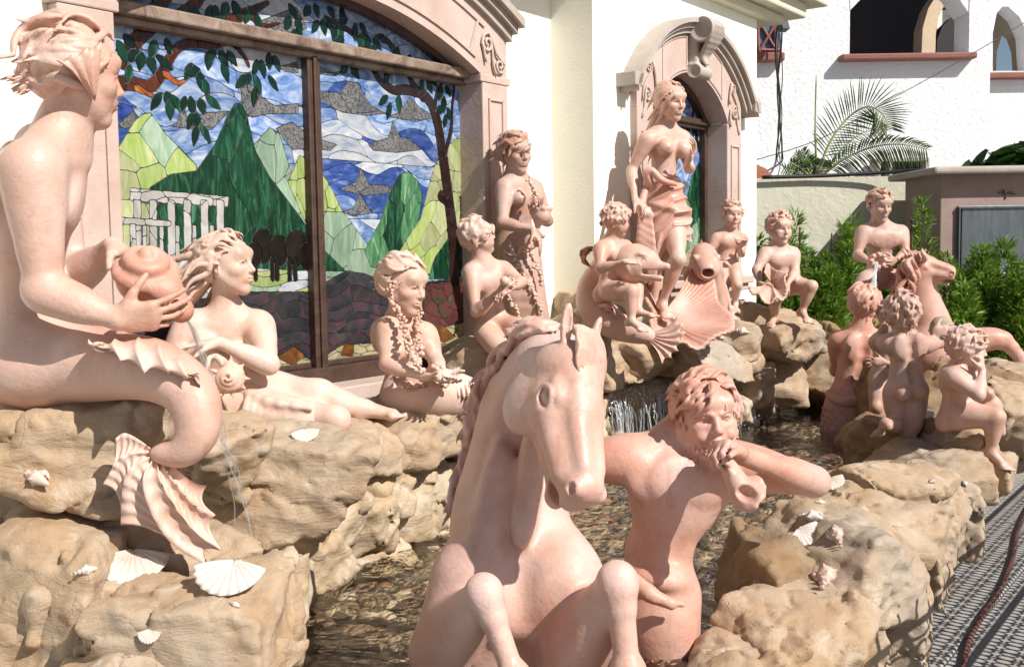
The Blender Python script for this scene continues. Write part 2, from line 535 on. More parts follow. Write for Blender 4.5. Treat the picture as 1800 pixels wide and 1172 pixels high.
def stone_mat(name, c):
    t = NT(name); v = t.coord()
    a = t.noise(v, 4, 6, .65, .5); b = t.noise(v, 70, 4, .6)
    col = t.ramp(a, [(.3, tuple(x * y for x, y in zip(c, (.88, .80, .76)))), (.55, c), (.75, tuple(min(1, x * 1.1) for x in c))])
    col = t.mix(t.ramp(b, [(.62, 0), (.72, .45)]), col, tuple(x * .55 for x in c))
    nb = t.bump(t.noise(v, 30, 6, .7), .25, .01); nb = t.bump(b, .3, .003, nb)
    t.pbr(col, .75, nb, **{'Specular IOR Level': .3})
stone_mat('cantera', (.52, .41, .36))
stone_mat('cantera_grey', (.42, .37, .33))
stone_mat('pillar_stone', (.33, .24, .215))
stone_mat('paving', (.36, .35, .335))
def frame_mat():
    t = NT('frame_brown'); v = t.coord((1, 1, 1))
    a = t.noise(v, 14, 5, .6); w = t.noise(t.coord((2, 2, 40)), 5, 4)
    col = t.ramp(a, [(.35, (.060, .034, .026)), (.65, (.105, .062, .045))])
    col = t.mix(t.ramp(w, [(.55, 0), (.75, .3)]), col, (.18, .12, .09))
    t.pbr(col, .42, t.bump(w, .15, .004), **{'Metallic': .25})
frame_mat()
def worn_frame():
    t = NT('frame_worn'); v = t.coord()
    a = t.noise(v, 9, 6, .7, .6)
    col = t.ramp(a, [(.35, (.10, .06, .045)), (.5, (.24, .17, .13)), (.7, (.36, .29, .23))])
    t.pbr(col, .6, t.bump(a, .3, .006), **{'Metallic': .1})
worn_frame()
def glass_mat(name, stops, stretch=(1, 1, 1), scale=6, dist=2.0, rough=.12, bump=.15, speck=None):
    t = NT(name); v = t.coord(stretch)
    oi = t.n('ObjectInfo')
    add = t.n('VectorMath', operation='MULTIPLY_ADD'); add.inputs[1].default_value = (9, 7, 8)
    cmb = t.n('CombineXYZ'); [t.l(oi.outputs['Random'], cmb.inputs[i]) for i in range(3)]
    t.l(cmb.outputs[0], add.inputs[0]); t.l(v, add.inputs[2])
    a = t.noise(add.outputs[0], scale, 5, .55, dist)
    lum = max(sum(c) for _, c in stops) / 3
    g_ = .62 if lum > .3 else .72
    col = t.ramp(a, [(p, tuple(x * g_ for x in c)) for p, c in stops])
    val = t.n('HueSaturation'); t.l(col, val.inputs['Color'])
    t.l(t.ramp(oi.outputs['Random'], [(0, .78), (1, 1.18)]), val.inputs['Value'])
    col = val.outputs[0]
    if speck: col = t.mix(t.ramp(t.noise(t.coord(), 85, 3, .7), [(.47, 0), (.55, 1)]), col, speck)
    nb = t.bump(t.noise(t.coord(), 22, 3, .5), bump, .01)
    t.pbr(col, rough, nb, **{'Specular IOR Level': .3})
glass_mat('glass_sky', [(.28, (.07, .16, .44)), (.44, (.19, .32, .64)), (.56, (.40, .52, .76)), (.70, (.76, .80, .88))], (1, 1, 2.2))
glass_mat('glass_deep', [(.30, (.018, .045, .24)), (.55, (.06, .13, .44)), (.75, (.30, .40, .68))], (1, 1, 2.2))
glass_mat('glass_white', [(.3, (.30, .40, .58)), (.5, (.58, .62, .68)), (.7, (.78, .79, .80))], (1, 1, 2.5))
glass_mat('glass_cloud', [(.3, (.17, .17, .175)), (.7, (.27, .265, .26))], rough=.3, bump=.6, speck=(.07, .07, .075))
glass_mat('glass_green_dark', [(.3, (.004, .022, .014)), (.52, (.010, .060, .030)), (.66, (.04, .16, .08)), (.8, (.16, .36, .22))], (3, 3, .7))
glass_mat('glass_green_mid', [(.3, (.03, .16, .06)), (.55, (.12, .33, .15)), (.75, (.42, .58, .42))], (3, 3, .7))
glass_mat('glass_green_pale', [(.3, (.25, .40, .26)), (.55, (.40, .55, .40)), (.75, (.60, .68, .56))], (3, 3, .8))
glass_mat('glass_lime', [(.3, (.33, .48, .10)), (.55, (.50, .60, .24)), (.75, (.68, .70, .45))], (2.5, 2.5, .8))
glass_mat('glass_yellow', [(.3, (.40, .46, .20)), (.55, (.56, .60, .33)), (.75, (.70, .66, .45))], (2.5, 2.5, .8))
glass_mat('glass_leaf', [(.3, (.003, .012, .008)), (.7, (.012, .050, .028))])
glass_mat('glass_trunk', [(.3, (.035, .010, .006)), (.55, (.10, .025, .012)), (.75, (.22, .07, .025))], (3, 3, .8))
glass_mat('glass_amber', [(.3, (.20, .045, .010)), (.55, (.42, .12, .03)), (.75, (.55, .22, .07))], (3, 3, .8))
glass_mat('glass_bark', [(.3, (.018, .009, .010)), (.7, (.050, .024, .022))])
glass_mat('glass_column', [(.3, (.52, .50, .47)), (.6, (.72, .70, .68)), (.8, (.80, .74, .60))], (2, 2, 1))
glass_mat('glass_black', [(.3, (.006, .005, .005)), (.7, (.022, .014, .012))])
glass_mat('glass_water', [(.3, (.018, .020, .026)), (.5, (.045, .045, .050)), (.62, (.10, .045, .06)), (.72, (.05, .08, .06))], scale=9, dist=1.0, rough=.2, bump=.4)
glass_mat('glass_sand', [(.3, (.34, .27, .10)), (.55, (.55, .50, .30)), (.75, (.70, .66, .50))], (1, 1, 2))
glass_mat('glass_stone', [(.3, (.06, .022, .008)), (.6, (.22, .09, .03)), (.8, (.45, .25, .09))])
glass_mat('glass_red', [(.3, (.06, .03, .05)), (.5, (.17, .05, .04)), (.62, (.04, .07, .05)), (.75, (.24, .10, .05))], scale=11, dist=2)
def leaf_mat(name, a, b, c, rough=.5, trans=.3):
    t = NT(name); v = t.coord()
    n = t.noise(v, 7, 4, .6); n2 = t.noise(v, 60, 2)
    col = t.ramp(n, [(.3, a), (.52, b), (.72, c)])
    col = t.mix(t.ramp(n2, [(.4, 0), (.7, .5)]), col, c)
    p = t.pbr(col, rough, None, **{'Specular IOR Level': .4})
    tr = t.n('BsdfTranslucent'); t.l(col, tr.inputs[0]); mx = t.n('MixShader'); mx.inputs[0].default_value = trans
    t.l(p.outputs[0], mx.inputs[1]); t.l(tr.outputs[0], mx.inputs[2]); t.l(mx.outputs[0], t.out.inputs[0])
leaf_mat('cypress', (.05, .11, .014), (.13, .25, .028), (.27, .40, .05))
leaf_mat('palm', (.045, .085, .025), (.07, .12, .035), (.13, .18, .06))
leaf_mat('broadleaf', (.014, .045, .010), (.030, .085, .015), (.07, .16, .03), .28, .12)
plain('twig', (.10, .065, .035), .8, .3, 40, .2)
plain('palm_stem', (.24, .30, .10), .5, .1, 30, .2)
def water_mat():
    t = NT('water'); v = t.coord((1, 1, 1))
    nb = t.bump(t.noise(v, 7, 3, .5, .8), .42, .05); nb = t.bump(t.noise(v, 26, 3, .55, .4), .42, .014, nb)
    tr = t.n('BsdfTransparent'); tr.inputs[0].default_value = (.94, .89, .80, 1)
    gl = t.n('BsdfGlossy', Roughness=.035); gl.inputs[0].default_value = (1, 1, 1, 1); t.l(nb, gl.inputs['Normal'])
    fr = t.n('Fresnel', IOR=1.33); t.l(nb, fr.inputs['Normal'])
    mx = t.n('MixShader'); t.l(fr.outputs[0], mx.inputs[0]); t.l(tr.outputs[0], mx.inputs[1]); t.l(gl.outputs[0], mx.inputs[2])
    t.l(mx.outputs[0], t.out.inputs[0])
water_mat()
def splash_mat():
    t = NT('splash'); v = t.coord((1, 1, .25))
    tr = t.n('BsdfTransparent'); tr.inputs[0].default_value = (.97, .97, .97, 1)
    gl = t.n('BsdfGlossy', Roughness=.12); gl.inputs[0].default_value = (1, 1, 1, 1)
    df = t.n('BsdfDiffuse'); df.inputs[0].default_value = (.9, .92, .95, 1)
    t.l(t.bump(t.noise(v, 70, 3), .8, .01), gl.inputs['Normal'])
    m1 = t.n('MixShader', Fac=.72); t.l(gl.outputs[0], m1.inputs[1]); t.l(df.outputs[0], m1.inputs[2])
    mx = t.n('MixShader', Fac=.28); t.l(tr.outputs[0], mx.inputs[1]); t.l(m1.outputs[0], mx.inputs[2])
    t.l(mx.outputs[0], t.out.inputs[0])
splash_mat()
def pebble_mat():
    t = NT('pebble'); oi = t.n('ObjectInfo'); g = t.n('NewGeometry')
    r = t.math('FRACT', t.math('ADD', oi.outputs['Random'], g.outputs['Random Per Island']))
    col = t.ramp(r, [(0, (.34, .25, .17)), (.2, (.48, .39, .28)), (.4, (.26, .19, .145)), (.55, (.58, .50, .38)), (.7, (.38, .23, .16)), (.85, (.25, .235, .22)), (1, (.62, .55, .45))], 'CONSTANT')
    a = t.noise(t.coord(), 18, 5)
    col = t.mix(t.ramp(a, [(.35, 0), (.7, .5)]), col, (.10, .07, .045))
    t.pbr(col, .5, t.bump(a, .3, .01))
pebble_mat()
plain('pool_bed', (.10, .075, .05), .8, .5, 25, .3)
def plaque_mat():
    t = NT('plaque_metal'); v = t.coord((1, 1, .15))
    a = t.noise(v, 30, 5, .6)
    t.pbr(t.ramp(a, [(.3, (.10, .115, .13)), (.7, (.16, .18, .20))]), .42, t.bump(a, .1, .004), **{'Metallic': .6})
plaque_mat()
plain('plaque_letter', (.10, .07, .05), .6, 0, 30, .1)
plain('sky_pane', (.10, .16, .26), .15, 0, 30, .1)
# ------------------------------------------------------------------ figures: anatomy helpers
def head_clay(S, c, F, h, k=.02, beard=False, child=False, mouth=.82, ears=True):
    """F columns right, forward, up; h = chin to crown"""
    def L(x, y, z): return c + (F @ V(x, y, z)) * h
    def e(p, r, k_=.05, op='u', tilt=None):
        R = F if tilt is None else F @ np.array(tilt)
        S.ell(L(*p), np.array(r) * h, R, k_ * h, op)
    fat = 1.10 if child else 1.0
    e((0, -.05, .13), (.335, .405, .37), .06)
    e((0, .10, -.12), (.265 * fat, .27, .33), .12)
    for s in (-1, 1):
        S.cone(L(s * .25, -.03, -.16), L(s * .05, .22, -.40), .055 * h, .055 * h, .12 * h)
        e((s * .17, .21, -.09), (.105 * fat, .10, .085), .08)
        if child: e((s * .17, .19, -.20), (.11, .12, .11), .08)
    S.ball(L(0, .25, -.405), .075 * h, .09 * h)
    S.cone(L(-.16, .29, .19), L(.16, .29, .19), .07 * h, .07 * h, .12 * h)       # forehead
    for s in (-1, 1):
        e((s * .14, .378, .014), (.094, .112, .062), .022, 's')                       # socket
    for s in (-1, 1):
        S.cone(L(s * .05, .338, .088), L(s * .215, .268, .095), .024 * h, .020 * h, .03 * h)   # brow
        e((s * .14, .262, .012), (.066, .055, .046), .006)                          # eye
        pts = [L(s * .062, .298, .003), L(s * .100, .328, .042), L(s * .155, .323, .048), L(s * .212, .264, .004)]
        S.chain(pts, [.011 * h, .016 * h, .016 * h, .011 * h], .006 * h, n=3)             # upper lid
        S.chain([L(s * .068, .300, -.010), L(s * .14, .320, -.038), L(s * .206, .268, -.006)], .011 * h, .008 * h, n=3)
    S.cone(L(0, .335, .08), L(0, .415, -.09), .030 * h, .038 * h, .035 * h)            # nose
    S.ball(L(0, .422, -.108), .041 * h, .025 * h)
    for s in (-1, 1): S.ball(L(s * .042, .385, -.125), .032 * h, .022 * h)
    for s in (-1, 1): S.ball(L(s * .022, .405, -.157), .013 * h, .008 * h, 's')
    e((0, .325, -.235), (.10, .055, .075), .06)
    e((0, .368, -.220), (.082 * mouth, .038, .025), .02)
    e((0, .358, -.265), (.070 * mouth, .042, .030), .02)
    S.chain([L(-.085 * mouth, .352, -.242), L(0, .407, -.243), L(.085 * mouth, .352, -.242)], .010 * h, .008 * h, op='s', n=3)
    if ears:
        for s in (-1, 1):
            R = frame(F @ V(s * .94, -.35, 0), F @ V(0, -.2, 1))
            S.ell(L(s * .325, -.05, -.03), np.array([.065, .028, .115]) * h, R, .02 * h)
            S.ell(L(s * .348, -.035, -.02), np.array([.035, .016, .07]) * h, R, .012 * h, 's')
    if beard:
        for s in (-1, 1):
            for t in np.linspace(0, 1, 4): S.ball(L(s * (.27 - .2 * t), .02 + .22 * t, -.2 - .24 * t), .085 * h, .05 * h)
        S.ball(L(0, .25, -.47), .10 * h, .05 * h)
    rad_ = .6 * h
    S.boxes.append((c - rad_ * 1.0, c + rad_ * 1.0))

def hand_clay(S, w, f, n, thumb, s=1.0, curl=(.3, .35, .4, .45), spread=.10, tcurl=.3, tout=.75, k=.010, bend=(1, 1.1, .8)):
    """w wrist, f finger direction, n palm normal, thumb: direction the thumb side points (any, made orthogonal)"""
    f = nrm(f); n = nrm(n - f * (n @ f)); t = nrm(np.cross(f, n)); t = t if t @ thumb > 0 else -t
    R = np.stack([t, f, n], 1)
    S.ell(w + f * .045 * s, np.array([.040, .058, .017]) * s, R, .02 * s)
    S.box(w + f * .055 * s, np.array([.038, .038, .013]) * s, R, .012 * s, .012 * s)
    ln = [(.043, .026, .020), (.048, .030, .021), (.045, .028, .021), (.035, .021, .018)]
    for i in range(4):
        o = (1.5 - i) * .0205
        p = w + (t * o + f * (.090 - .004 * abs(i - 1.2))) * s
        d = nrm(f + t * (1.5 - i) * spread); r = (.0093 - .0008 * (i == 3)) * s
        S.ball(p - n * .002 * s, r * 1.2, .012 * s)
        a = 0; q = p
        for j in range(3):
            a += curl[i] * bend[j]
            dd = d * math.cos(a) + n * math.sin(a)
            q2 = q + dd * ln[i][j] * s
            S.cone(q, q2, r * (1.02 - .07 * j), r * (.95 - .08 * j), .004 * s)
            q = q2
    p = w + (t * .022 + f * .022 + n * .006) * s
    d = nrm(f * (1 - tout * .5) + t * tout + n * .25)
    q = p + d * .042 * s
    S.cone(p, q, .017 * s, .0125 * s, .014 * s)
    d2 = nrm(d + n * tcurl + f * .25); q2 = q + d2 * .032 * s
    S.cone(q, q2, .0115 * s, .010 * s, .005 * s)
    d3 = nrm(d2 + n * tcurl + f * .2); S.cone(q2, q2 + d3 * .024 * s, .0105 * s, .0085 * s, .004 * s)

def foot_clay(S, a, toe, s=1.0, up=None, k=.02):
    """a ankle joint, toe point of the big toe; sole below along -up"""
    up = V(0, 0, 1) if up is None else nrm(up)
    f = toe - a; f = nrm(f - up * (f @ up) * .35); r = nrm(np.cross(f, up)); up = np.cross(r, f)
    L = .185 * s
    S.ball(a - up * .035 * s - f * .035 * s, .034 * s, .03 * s)
    S.cone(a - up * .01 * s, a + f * L * .62 - up * .052 * s, .036 * s, .024 * s, .03 * s)
    b = a + f * L * .62 - up * .055 * s
    S.cone(b - r * .026 * s, b + r * .026 * s, .023 * s, .021 * s, .02 * s)
    for i in range(5):
        o = (-.034 + .0165 * i) * s
        p = b + r * o - up * .004 * s
        l = (.060 - .009 * i) * s
        rr = (.0135 if i == 0 else .0095) * s
        S.cone(p, p + f * l - up * .004 * s, rr, rr * .9, .006 * s)

def limb_arm(S, sh, el, wr, s, b=1.0, k=.025, musc=0):
    d = nrm(el - sh); g = nrm(wr - el)
    S.ball(sh, .056 * s * b, .05 * s)
    S.cone(sh, el, .050 * s * b, .038 * s * b, k)
    S.ell(lerp(sh, el, .5), np.array([.046, .10, .046]) * s * (b * (1 + .12 * musc)), frame(d, nrm(np.cross(d, V(.3, .5, .8)))), .03 * s)
    S.ell(lerp(sh, el, .2), np.array([.056, .085, .056]) * s * (b * (1 + .15 * musc)), frame(d, nrm(np.cross(d, V(.3, .5, .8)))), .04 * s)
    S.ball(el, .037 * s * b, .02 * s)
    S.cone(el, wr, .037 * s * b, .0245 * s * b, .02 * s)
    S.ell(lerp(el, wr, .27), np.array([.042, .085, .042]) * s * b, frame(g, nrm(np.cross(g, V(.3, .5, .8)))), .03 * s)

def limb_leg(S, hip, kn, an, s, b=1.0, back=None, k=.03):
    d = nrm(kn - hip); g = nrm(an - kn)
    S.cone(hip, kn, .082 * s * b, .053 * s * b, .05 * s)
    S.ell(lerp(hip, kn, .35), np.array([.083, .17, .083]) * s * b, frame(d, nrm(np.cross(d, V(.3, .5, .8)))), .05 * s)
    S.ball(kn, .054 * s * b, .03 * s)
    S.cone(kn, an, .046 * s * b, .032 * s * b, .03 * s)
    bk = back if back is not None else nrm(lerp(hip, an, .5) - kn)
    S.ell(lerp(kn, an, .3) + bk * .014 * s, np.array([.052, .12, .052]) * s * b, frame(g, nrm(np.cross(g, V(.3, .5, .8)))), .04 * s)

def torso_clay(S, neck, chest, waist, pelvis, shL, shR, s, sex='f', b=1.0, fwd=None, hips=1.0, tone=.5):
    """joint points in world space; fwd = where the chest faces"""
    up = nrm(neck - waist); right = nrm(shR - shL); right = nrm(right - up * (right @ up)); fw = np.cross(up, right)
    if fwd is not None and fw @ np.asarray(fwd) < 0: print('torso facing flipped')
    R = np.stack([right, fw, up], 1)
    sw = np.linalg.norm(shR - shL)
    rx = min(max(sw * .40, .115 * s), .165 * s)
    S.ell(chest, np.array([rx * b, .108 * s * b, .185 * s]), R, .05 * s)
    S.ell(lerp(chest, neck, .45) - fw * .01 * s, np.array([sw * .40, .085 * s * b, .10 * s]), R, .06 * s)
    for sh in (shL, shR):
        S.cone(lerp(neck, chest, .25), sh, .058 * s * b, .050 * s * b, .06 * s)
        S.cone(neck + up * .035 * s - fw * .012 * s, lerp(neck, sh, .75), .038 * s, .030 * s, .06 * s)      # trapezius
    up2 = nrm(waist - pelvis); fw2 = nrm(np.cross(up2, right)); R2 = np.stack([nrm(np.cross(fw2, up2)), fw2, up2], 1)
    wx = {'f': .112, 'm': .125, 'c': .118}[sex]
    S.ell(waist, np.array([wx * .95, .082, .12]) * s * b, R, .06 * s)
    S.cone(chest, waist, .088 * s * b, .078 * s * b, .05 * s)
    S.cone(waist, pelvis, .078 * s * b, .092 * s * b, .05 * s)
    px = {'f': .165, 'm': .150, 'c': .140}[sex] * hips
    S.ell(pelvis, np.array([px, .115, .115]) * s * b, R2, .07 * s)
    if sex in 'm':
        for q in (-1, 1):
            S.ell(chest + right * q * .068 * s + fw * .078 * s + up * .052 * s, np.array([.085, .030, .068]) * s, R, .035 * s)
            S.ball(chest + right * q * .085 * s + fw * .106 * s + up * .035 * s, .006 * s, .008 * s)
    if sex == 'f':
        for q in (-1, 1):
            c = chest + right * q * .073 * s + fw * .086 * s + up * .012 * s
            S.ell(c, np.array([.060, .062, .062]) * s * (.75 + .25 * tone * 2), R, .03 * s)
            S.ball(c + (fw * .055 + right * q * .014) * s * (.75 + .5 * tone), .009 * s, .01 * s)
    if sex == 'c':
        for q in (-1, 1):
            S.ell(chest + right * q * .065 * s + fw * .075 * s + up * .045 * s, np.array([.060, .026, .05]) * s, R, .05 * s)
            S.ball(chest + right * q * .075 * s + fw * .097 * s + up * .04 * s, .006 * s, .008 * s)
        S.ell(lerp(waist, pelvis, .35) + fw * .035 * s, np.array([.095, .075, .10]) * s * b, R, .06 * s)
    # collar bones, spine, shoulder blades, belly line, navel
    for q, sh in ((-1, shL), (1, shR)):
        S.cone(neck - up * .045 * s + fw * .050 * s + right * q * .018 * s, lerp(neck, sh, .82) + fw * .035 * s + up * .008 * s, .010 * s, .011 * s, .025 * s)
        S.ell(chest - fw * .082 * s + right * q * .072 * s + up * .06 * s, np.array([.055, .028, .085]) * s, R, .04 * s)
    S.chain([chest - fw * .125 * s * b + up * .12 * s, lerp(chest, waist, .6) - fw * .117 * s * b, waist - fw * .105 * s * b, lerp(waist, pelvis, .7) - fw2 * .118 * s * b],
            .018 * s, .035 * s, op='s', n=3)
    S.chain([chest + fw * .135 * s + up * .03 * s, chest + fw * .122 * s - up * .10 * s, waist + fw * .108 * s * b], .012 * s, .03 * s, op='s', n=3)
    S.ball(lerp(waist, pelvis, .35) + fw * (.105 if sex != 'c' else .112) * s * b, .010 * s, .015 * s, 's')
    return R, R2

def glutes(S, pelvis, R2, s, b=1.0):
    for q in (-1, 1):
        S.ell(pelvis + R2 @ V(q * .066, -.060, -.045) * s, np.array([.080, .075, .088]) * s * b, R2, .03 * s)

# ------------------------------------------------------------------ carved hair: wavy tapering locks lying on the skull
def locks(c, F, h, n, length, r=.05, wave=.5, wind=(0, -1, -.4), seed=0, line=.24, lift=.03, freq=2.2, part=0, down=.0, low=-.25, side=None, seg=12, fringe=0.0, curl=0, free=2.0):
    """returns tube arrays. lengths and radii in head heights; wind in the head frame (right, forward, up)"""
    g = np.random.RandomState(seed)
    cc = V(0, -.05, .13); rr = np.array([.345, .415, .38])
    roots = []
    tries = 0
    while len(roots) < n and tries < n * 60:
        tries += 1
        d = nrm(g.normal(size=3))
        p = cc + d * rr
        if p[2] < low + .1 * g.rand(): continue
        hl = line - .95 * max(0, abs(p[0]) - .10)        # hairline drops to the temples
        if p[1] > .02 and p[2] < hl + (.04 if p[1] > .2 else -.35 * (1 - p[1] / .2)): continue
        if p[1] > -.12 and p[2] < -.02 and abs(p[0]) > .2: continue     # ear
        if any(np.linalg.norm(p - q) < r * 1.0 for q in roots[-60:]): continue
        roots.append(p)
    Ps, Rs, Ns = [], [], []
    wind = np.array(wind, float)
    for p in roots:
        d = nrm((p - cc) / rr ** 2)
        L = length * (.65 + .7 * g.rand())
        step = L / (seg - 1)
        ph = 5 * p[0] + 3 * p[2] - 3 * p[1] + seed + g.rand() * .7; fr = freq * (.9 + .2 * g.rand())
        base = np.array([p[0] * 1.3, -.35 if p[2] > .25 else -.1, -.7 if p[2] < .45 else -.1])
        if fringe and p[1] > .1: base = np.array([p[0] * 1.5 + .2 * (g.rand() - .5), fringe, -.2])
        f0 = base + wind * 1.0 + g.normal(size=3) * .09
        jit = g.rand(); pts, nn, x, t = [], [], p + d * lift * .4, None
        for i in range(seg):
            u = i / (seg - 1)
            q = (x - cc) / rr; m = np.linalg.norm(q); d = nrm(q / rr)
            t0 = f0 - d * (f0 @ d) if (u < .75 or m < 1.25) and u < free else f0
            t0 = nrm(t0 + V(0, 0, -down * u))
            sd = np.cross(d, t0)
            t = nrm(t0 + sd * wave * math.sin(ph + fr * u * 6.28) * 1.35 + d * (curl * .4 * u if u > .6 else 0))
            off = lift * (.5 + .45 * math.sin(ph * 1.7 + fr * u * 6.28)) + lift * u * .5 + lift * 1.3 * (jit - .5)
            tgt = cc + rr * q / m * (1 + off / .37)
            if m < 1.35 and (x - cc)[2] > -.35 and u < free: x = x * .45 + tgt * .55
            pts.append(x.copy()); nn.append(d)
            x = x + t * step
        u = np.linspace(0, 1, seg)
        prof = np.clip(.06 + 3.2 * u, 0, 1) * np.clip((1 - u) * 2.4, .05, 1) ** .6
        Ps.append(c + (np.array(pts) @ F.T) * h); Ns.append(np.array(nn) @ F.T)
        Rs.append(r * h * (.75 + .5 * g.rand()) * prof)
    return tubes_fast(Ps, Rs, 7, (np.array(Ns), .75))
def curls(c, F, h, n, r=.05, size=.085, seed=0, line=.24, low=-.25):
    """tight ringlets: short spirals standing on the skull"""
    g = np.random.RandomState(seed)
    cc = V(0, -.05, .13); rr = np.array([.345, .415, .38])
    Ps, Rs, Ns, roots = [], [], [], []
    tries = 0
    while len(roots) < n and tries < n * 80:
        tries += 1
        d = nrm(g.normal(size=3)); p = cc + d * rr
        if p[2] < low: continue
        hl = line - .95 * max(0, abs(p[0]) - .10)
        if p[1] > .02 and p[2] < hl + (.04 if p[1] > .2 else -.35 * (1 - p[1] / .2)): continue
        if p[1] > -.12 and p[2] < -.02 and abs(p[0]) > .2: continue
        if any(np.linalg.norm(p - q) < size * .95 for q in roots): continue
        roots.append(p)
        d = nrm((p - cc) / rr ** 2)
        t1 = nrm(np.cross(d, V(g.normal(), g.normal(), g.normal()))); t2 = np.cross(d, t1)
        u = np.linspace(0, 1, 14); a = g.rand() * 6.28 + u * (6.28 * (1.1 + .4 * g.rand())) * (1 if g.rand() < .5 else -1)
        q = size * (.85 + .4 * g.rand()) * (1 - .75 * u)
        pts = p + d * (.015 + .055 * u[:, None]) + (t1 * np.cos(a)[:, None] + t2 * np.sin(a)[:, None]) * q[:, None]
        Ps.append(c + (pts @ F.T) * h); Ns.append(np.broadcast_to(F @ d, pts.shape))
        Rs.append(r * h * (.7 + .4 * g.rand()) * (.05 + 1.1 * np.sin(np.pi * np.clip(u * .97 + .02, 0, 1)) ** .6))
    return tubes_fast(Ps, Rs, 7, (np.array(Ns), .85))
def hair(parent, parts, material, name='hair', skull=None, vox=.0045):
    v, f, n = [], [], 0
    if skull is not None:
        c, F, h = skull; bv, bf = ball_arr(20, 14)
        parts = list(parts) + [(c + ((bv * V(.335, .375, .36) + V(0, -.08, .145)) @ F.T) * h, bf)]
    for a, b in parts:
        v.append(a); f.append(b + n); n += len(a)
    o = make(name, np.vstack(v), np.vstack(f), material)
    under(parent, o)
    carve_mod(o, vox)
    return o
def carve_mod(o, vox):
    m = o.modifiers.new('join', 'REMESH'); m.mode = 'VOXEL'; m.voxel_size = vox; m.use_smooth_shade = True
    m = o.modifiers.new('soften', 'SMOOTH'); m.factor = .4; m.iterations = 1
def statue(name, base, label, cat, S, vox, hvox, material, group=None, body='body', boxes=True):
    root = empty(name, base)
    tag(root, label, cat, group)
    fine = [(lo, hi, hvox) for lo, hi in S.boxes] if hvox else []
    sculpt(body, S, vox, material, root, fine)
    return root
# ------------------------------------------------------------------ one clay figure from joint positions
def ribbed_fan(rays, sub=5, thick=.008, scallop=.12, sag=.012, ridge=.006, nref=None, wave=0.0):
    """membrane stretched between rays [(m,3)] with raised ribs and a scalloped edge; returns v, f"""
    rays = np.array(rays, float); K, m, _ = rays.shape
    cols, hgt = [], []
    for i in range(K - 1):
        for j in range(sub + (i == K - 2)):
            t = j / sub
            w = 1 - scallop * 4 * t * (1 - t)
            u = np.linspace(0, 1, m) * w * (m - 1)
            k = np.clip(u.astype(int), 0, m - 2); fr = (u - k)[:, None]
            A = rays[i][k] * (1 - fr) + rays[i][k + 1] * fr; B = rays[i + 1][k] * (1 - fr) + rays[i + 1][k + 1] * fr
            cols.append(A * (1 - t) + B * t)
            rib = math.exp(-(min(t, 1 - t) * sub / .8) ** 2)
            hgt.append((ridge * rib - sag * math.sin(math.pi * t)) * np.linspace(.4, 1, m) ** .7 + wave * np.sin(np.linspace(0, 40, m)) * (1 - rib))
    G = np.array(cols); H = np.array(hgt)
    du = np.gradient(G, axis=0); dv = np.gradient(G, axis=1)
    N = np.cross(du, dv); N /= np.linalg.norm(N, axis=2)[..., None] + 1e-9
    if nref is not None:
        if (N.reshape(-1, 3) @ np.asarray(nref)).mean() < 0: N = -N
    top = G + N * H[..., None]; bot = top - N * thick
    C, m = G.shape[:2]
    v = np.vstack([top.reshape(-1, 3), bot.reshape(-1, 3)]); n = C * m
    i, j = np.meshgrid(np.arange(C - 1), np.arange(m - 1), indexing='ij'); a = (i * m + j).ravel()
    f = [np.stack([a, a + m, a + m + 1, a + 1], 1), np.stack([a + n, a + 1 + n, a + m + 1 + n, a + m + n], 1)]
    def rim(ids):
        ids = np.array(ids); return np.stack([ids[:-1], ids[1:], ids[1:] + n, ids[:-1] + n], 1)
    f += [rim(np.arange(C) * m + m - 1), rim(np.arange(m)), rim((C - 1) * m + np.arange(m)), rim(np.arange(C) * m)]
    return v, np.vstack(f)
def ray(*pts, m=14): 
    q = crom(pts, 8) if len(pts) > 2 else np.array(pts, float)
    L = np.concatenate([[0], np.cumsum(np.linalg.norm(np.diff(q, axis=0), axis=1))]); u = np.linspace(0, L[-1], m)
    return np.stack([np.interp(u, L, q[:, k]) for k in range(3)], 1)
def add_part(parent, name, vf, material):
    o = make(name, vf[0], vf[1], material); under(parent, o); return o
def beads(list_pts, r, seed=0, jitter=.4):
    """a garland of little lumps along a polyline"""
    g = np.random.RandomState(seed)
    q = crom(list_pts, 10); L = np.concatenate([[0], np.cumsum(np.linalg.norm(np.diff(q, axis=0), axis=1))])
    n = int(L[-1] / (r * 1.25)); u = np.linspace(0, L[-1], n)
    c = np.stack([np.interp(u, L, q[:, k]) for k in range(3)], 1) + g.normal(size=(n, 3)) * r * jitter
    sv, sf = ball_arr(8, 6)
    v = (c[:, None] + sv[None] * (r * g.uniform(.7, 1.15, n))[:, None, None]).reshape(-1, 3)
    f = (sf[None] + (np.arange(n) * len(sv))[:, None, None]).reshape(-1, 4)
    return v, f
def ball_arr(n=10, m=7):
    th = np.arange(n) * 2 * np.pi / n; ph = np.linspace(.05, np.pi - .05, m)
    v = np.array([[math.sin(p) * math.cos(t), math.sin(p) * math.sin(t), math.cos(p)] for p in ph for t in th])
    f = [[i * n + j, (i + 1) * n + j, (i + 1) * n + (j + 1) % n, i * n + (j + 1) % n] for i in range(m - 1) for j in range(n)]
    return v, np.array(f)
def merge(*vf):
    v, f, n = [], [], 0
    for a, b in vf: v.append(a); f.append(np.asarray(b) + n); n += len(a)
    return np.vstack(v), np.vstack(f)

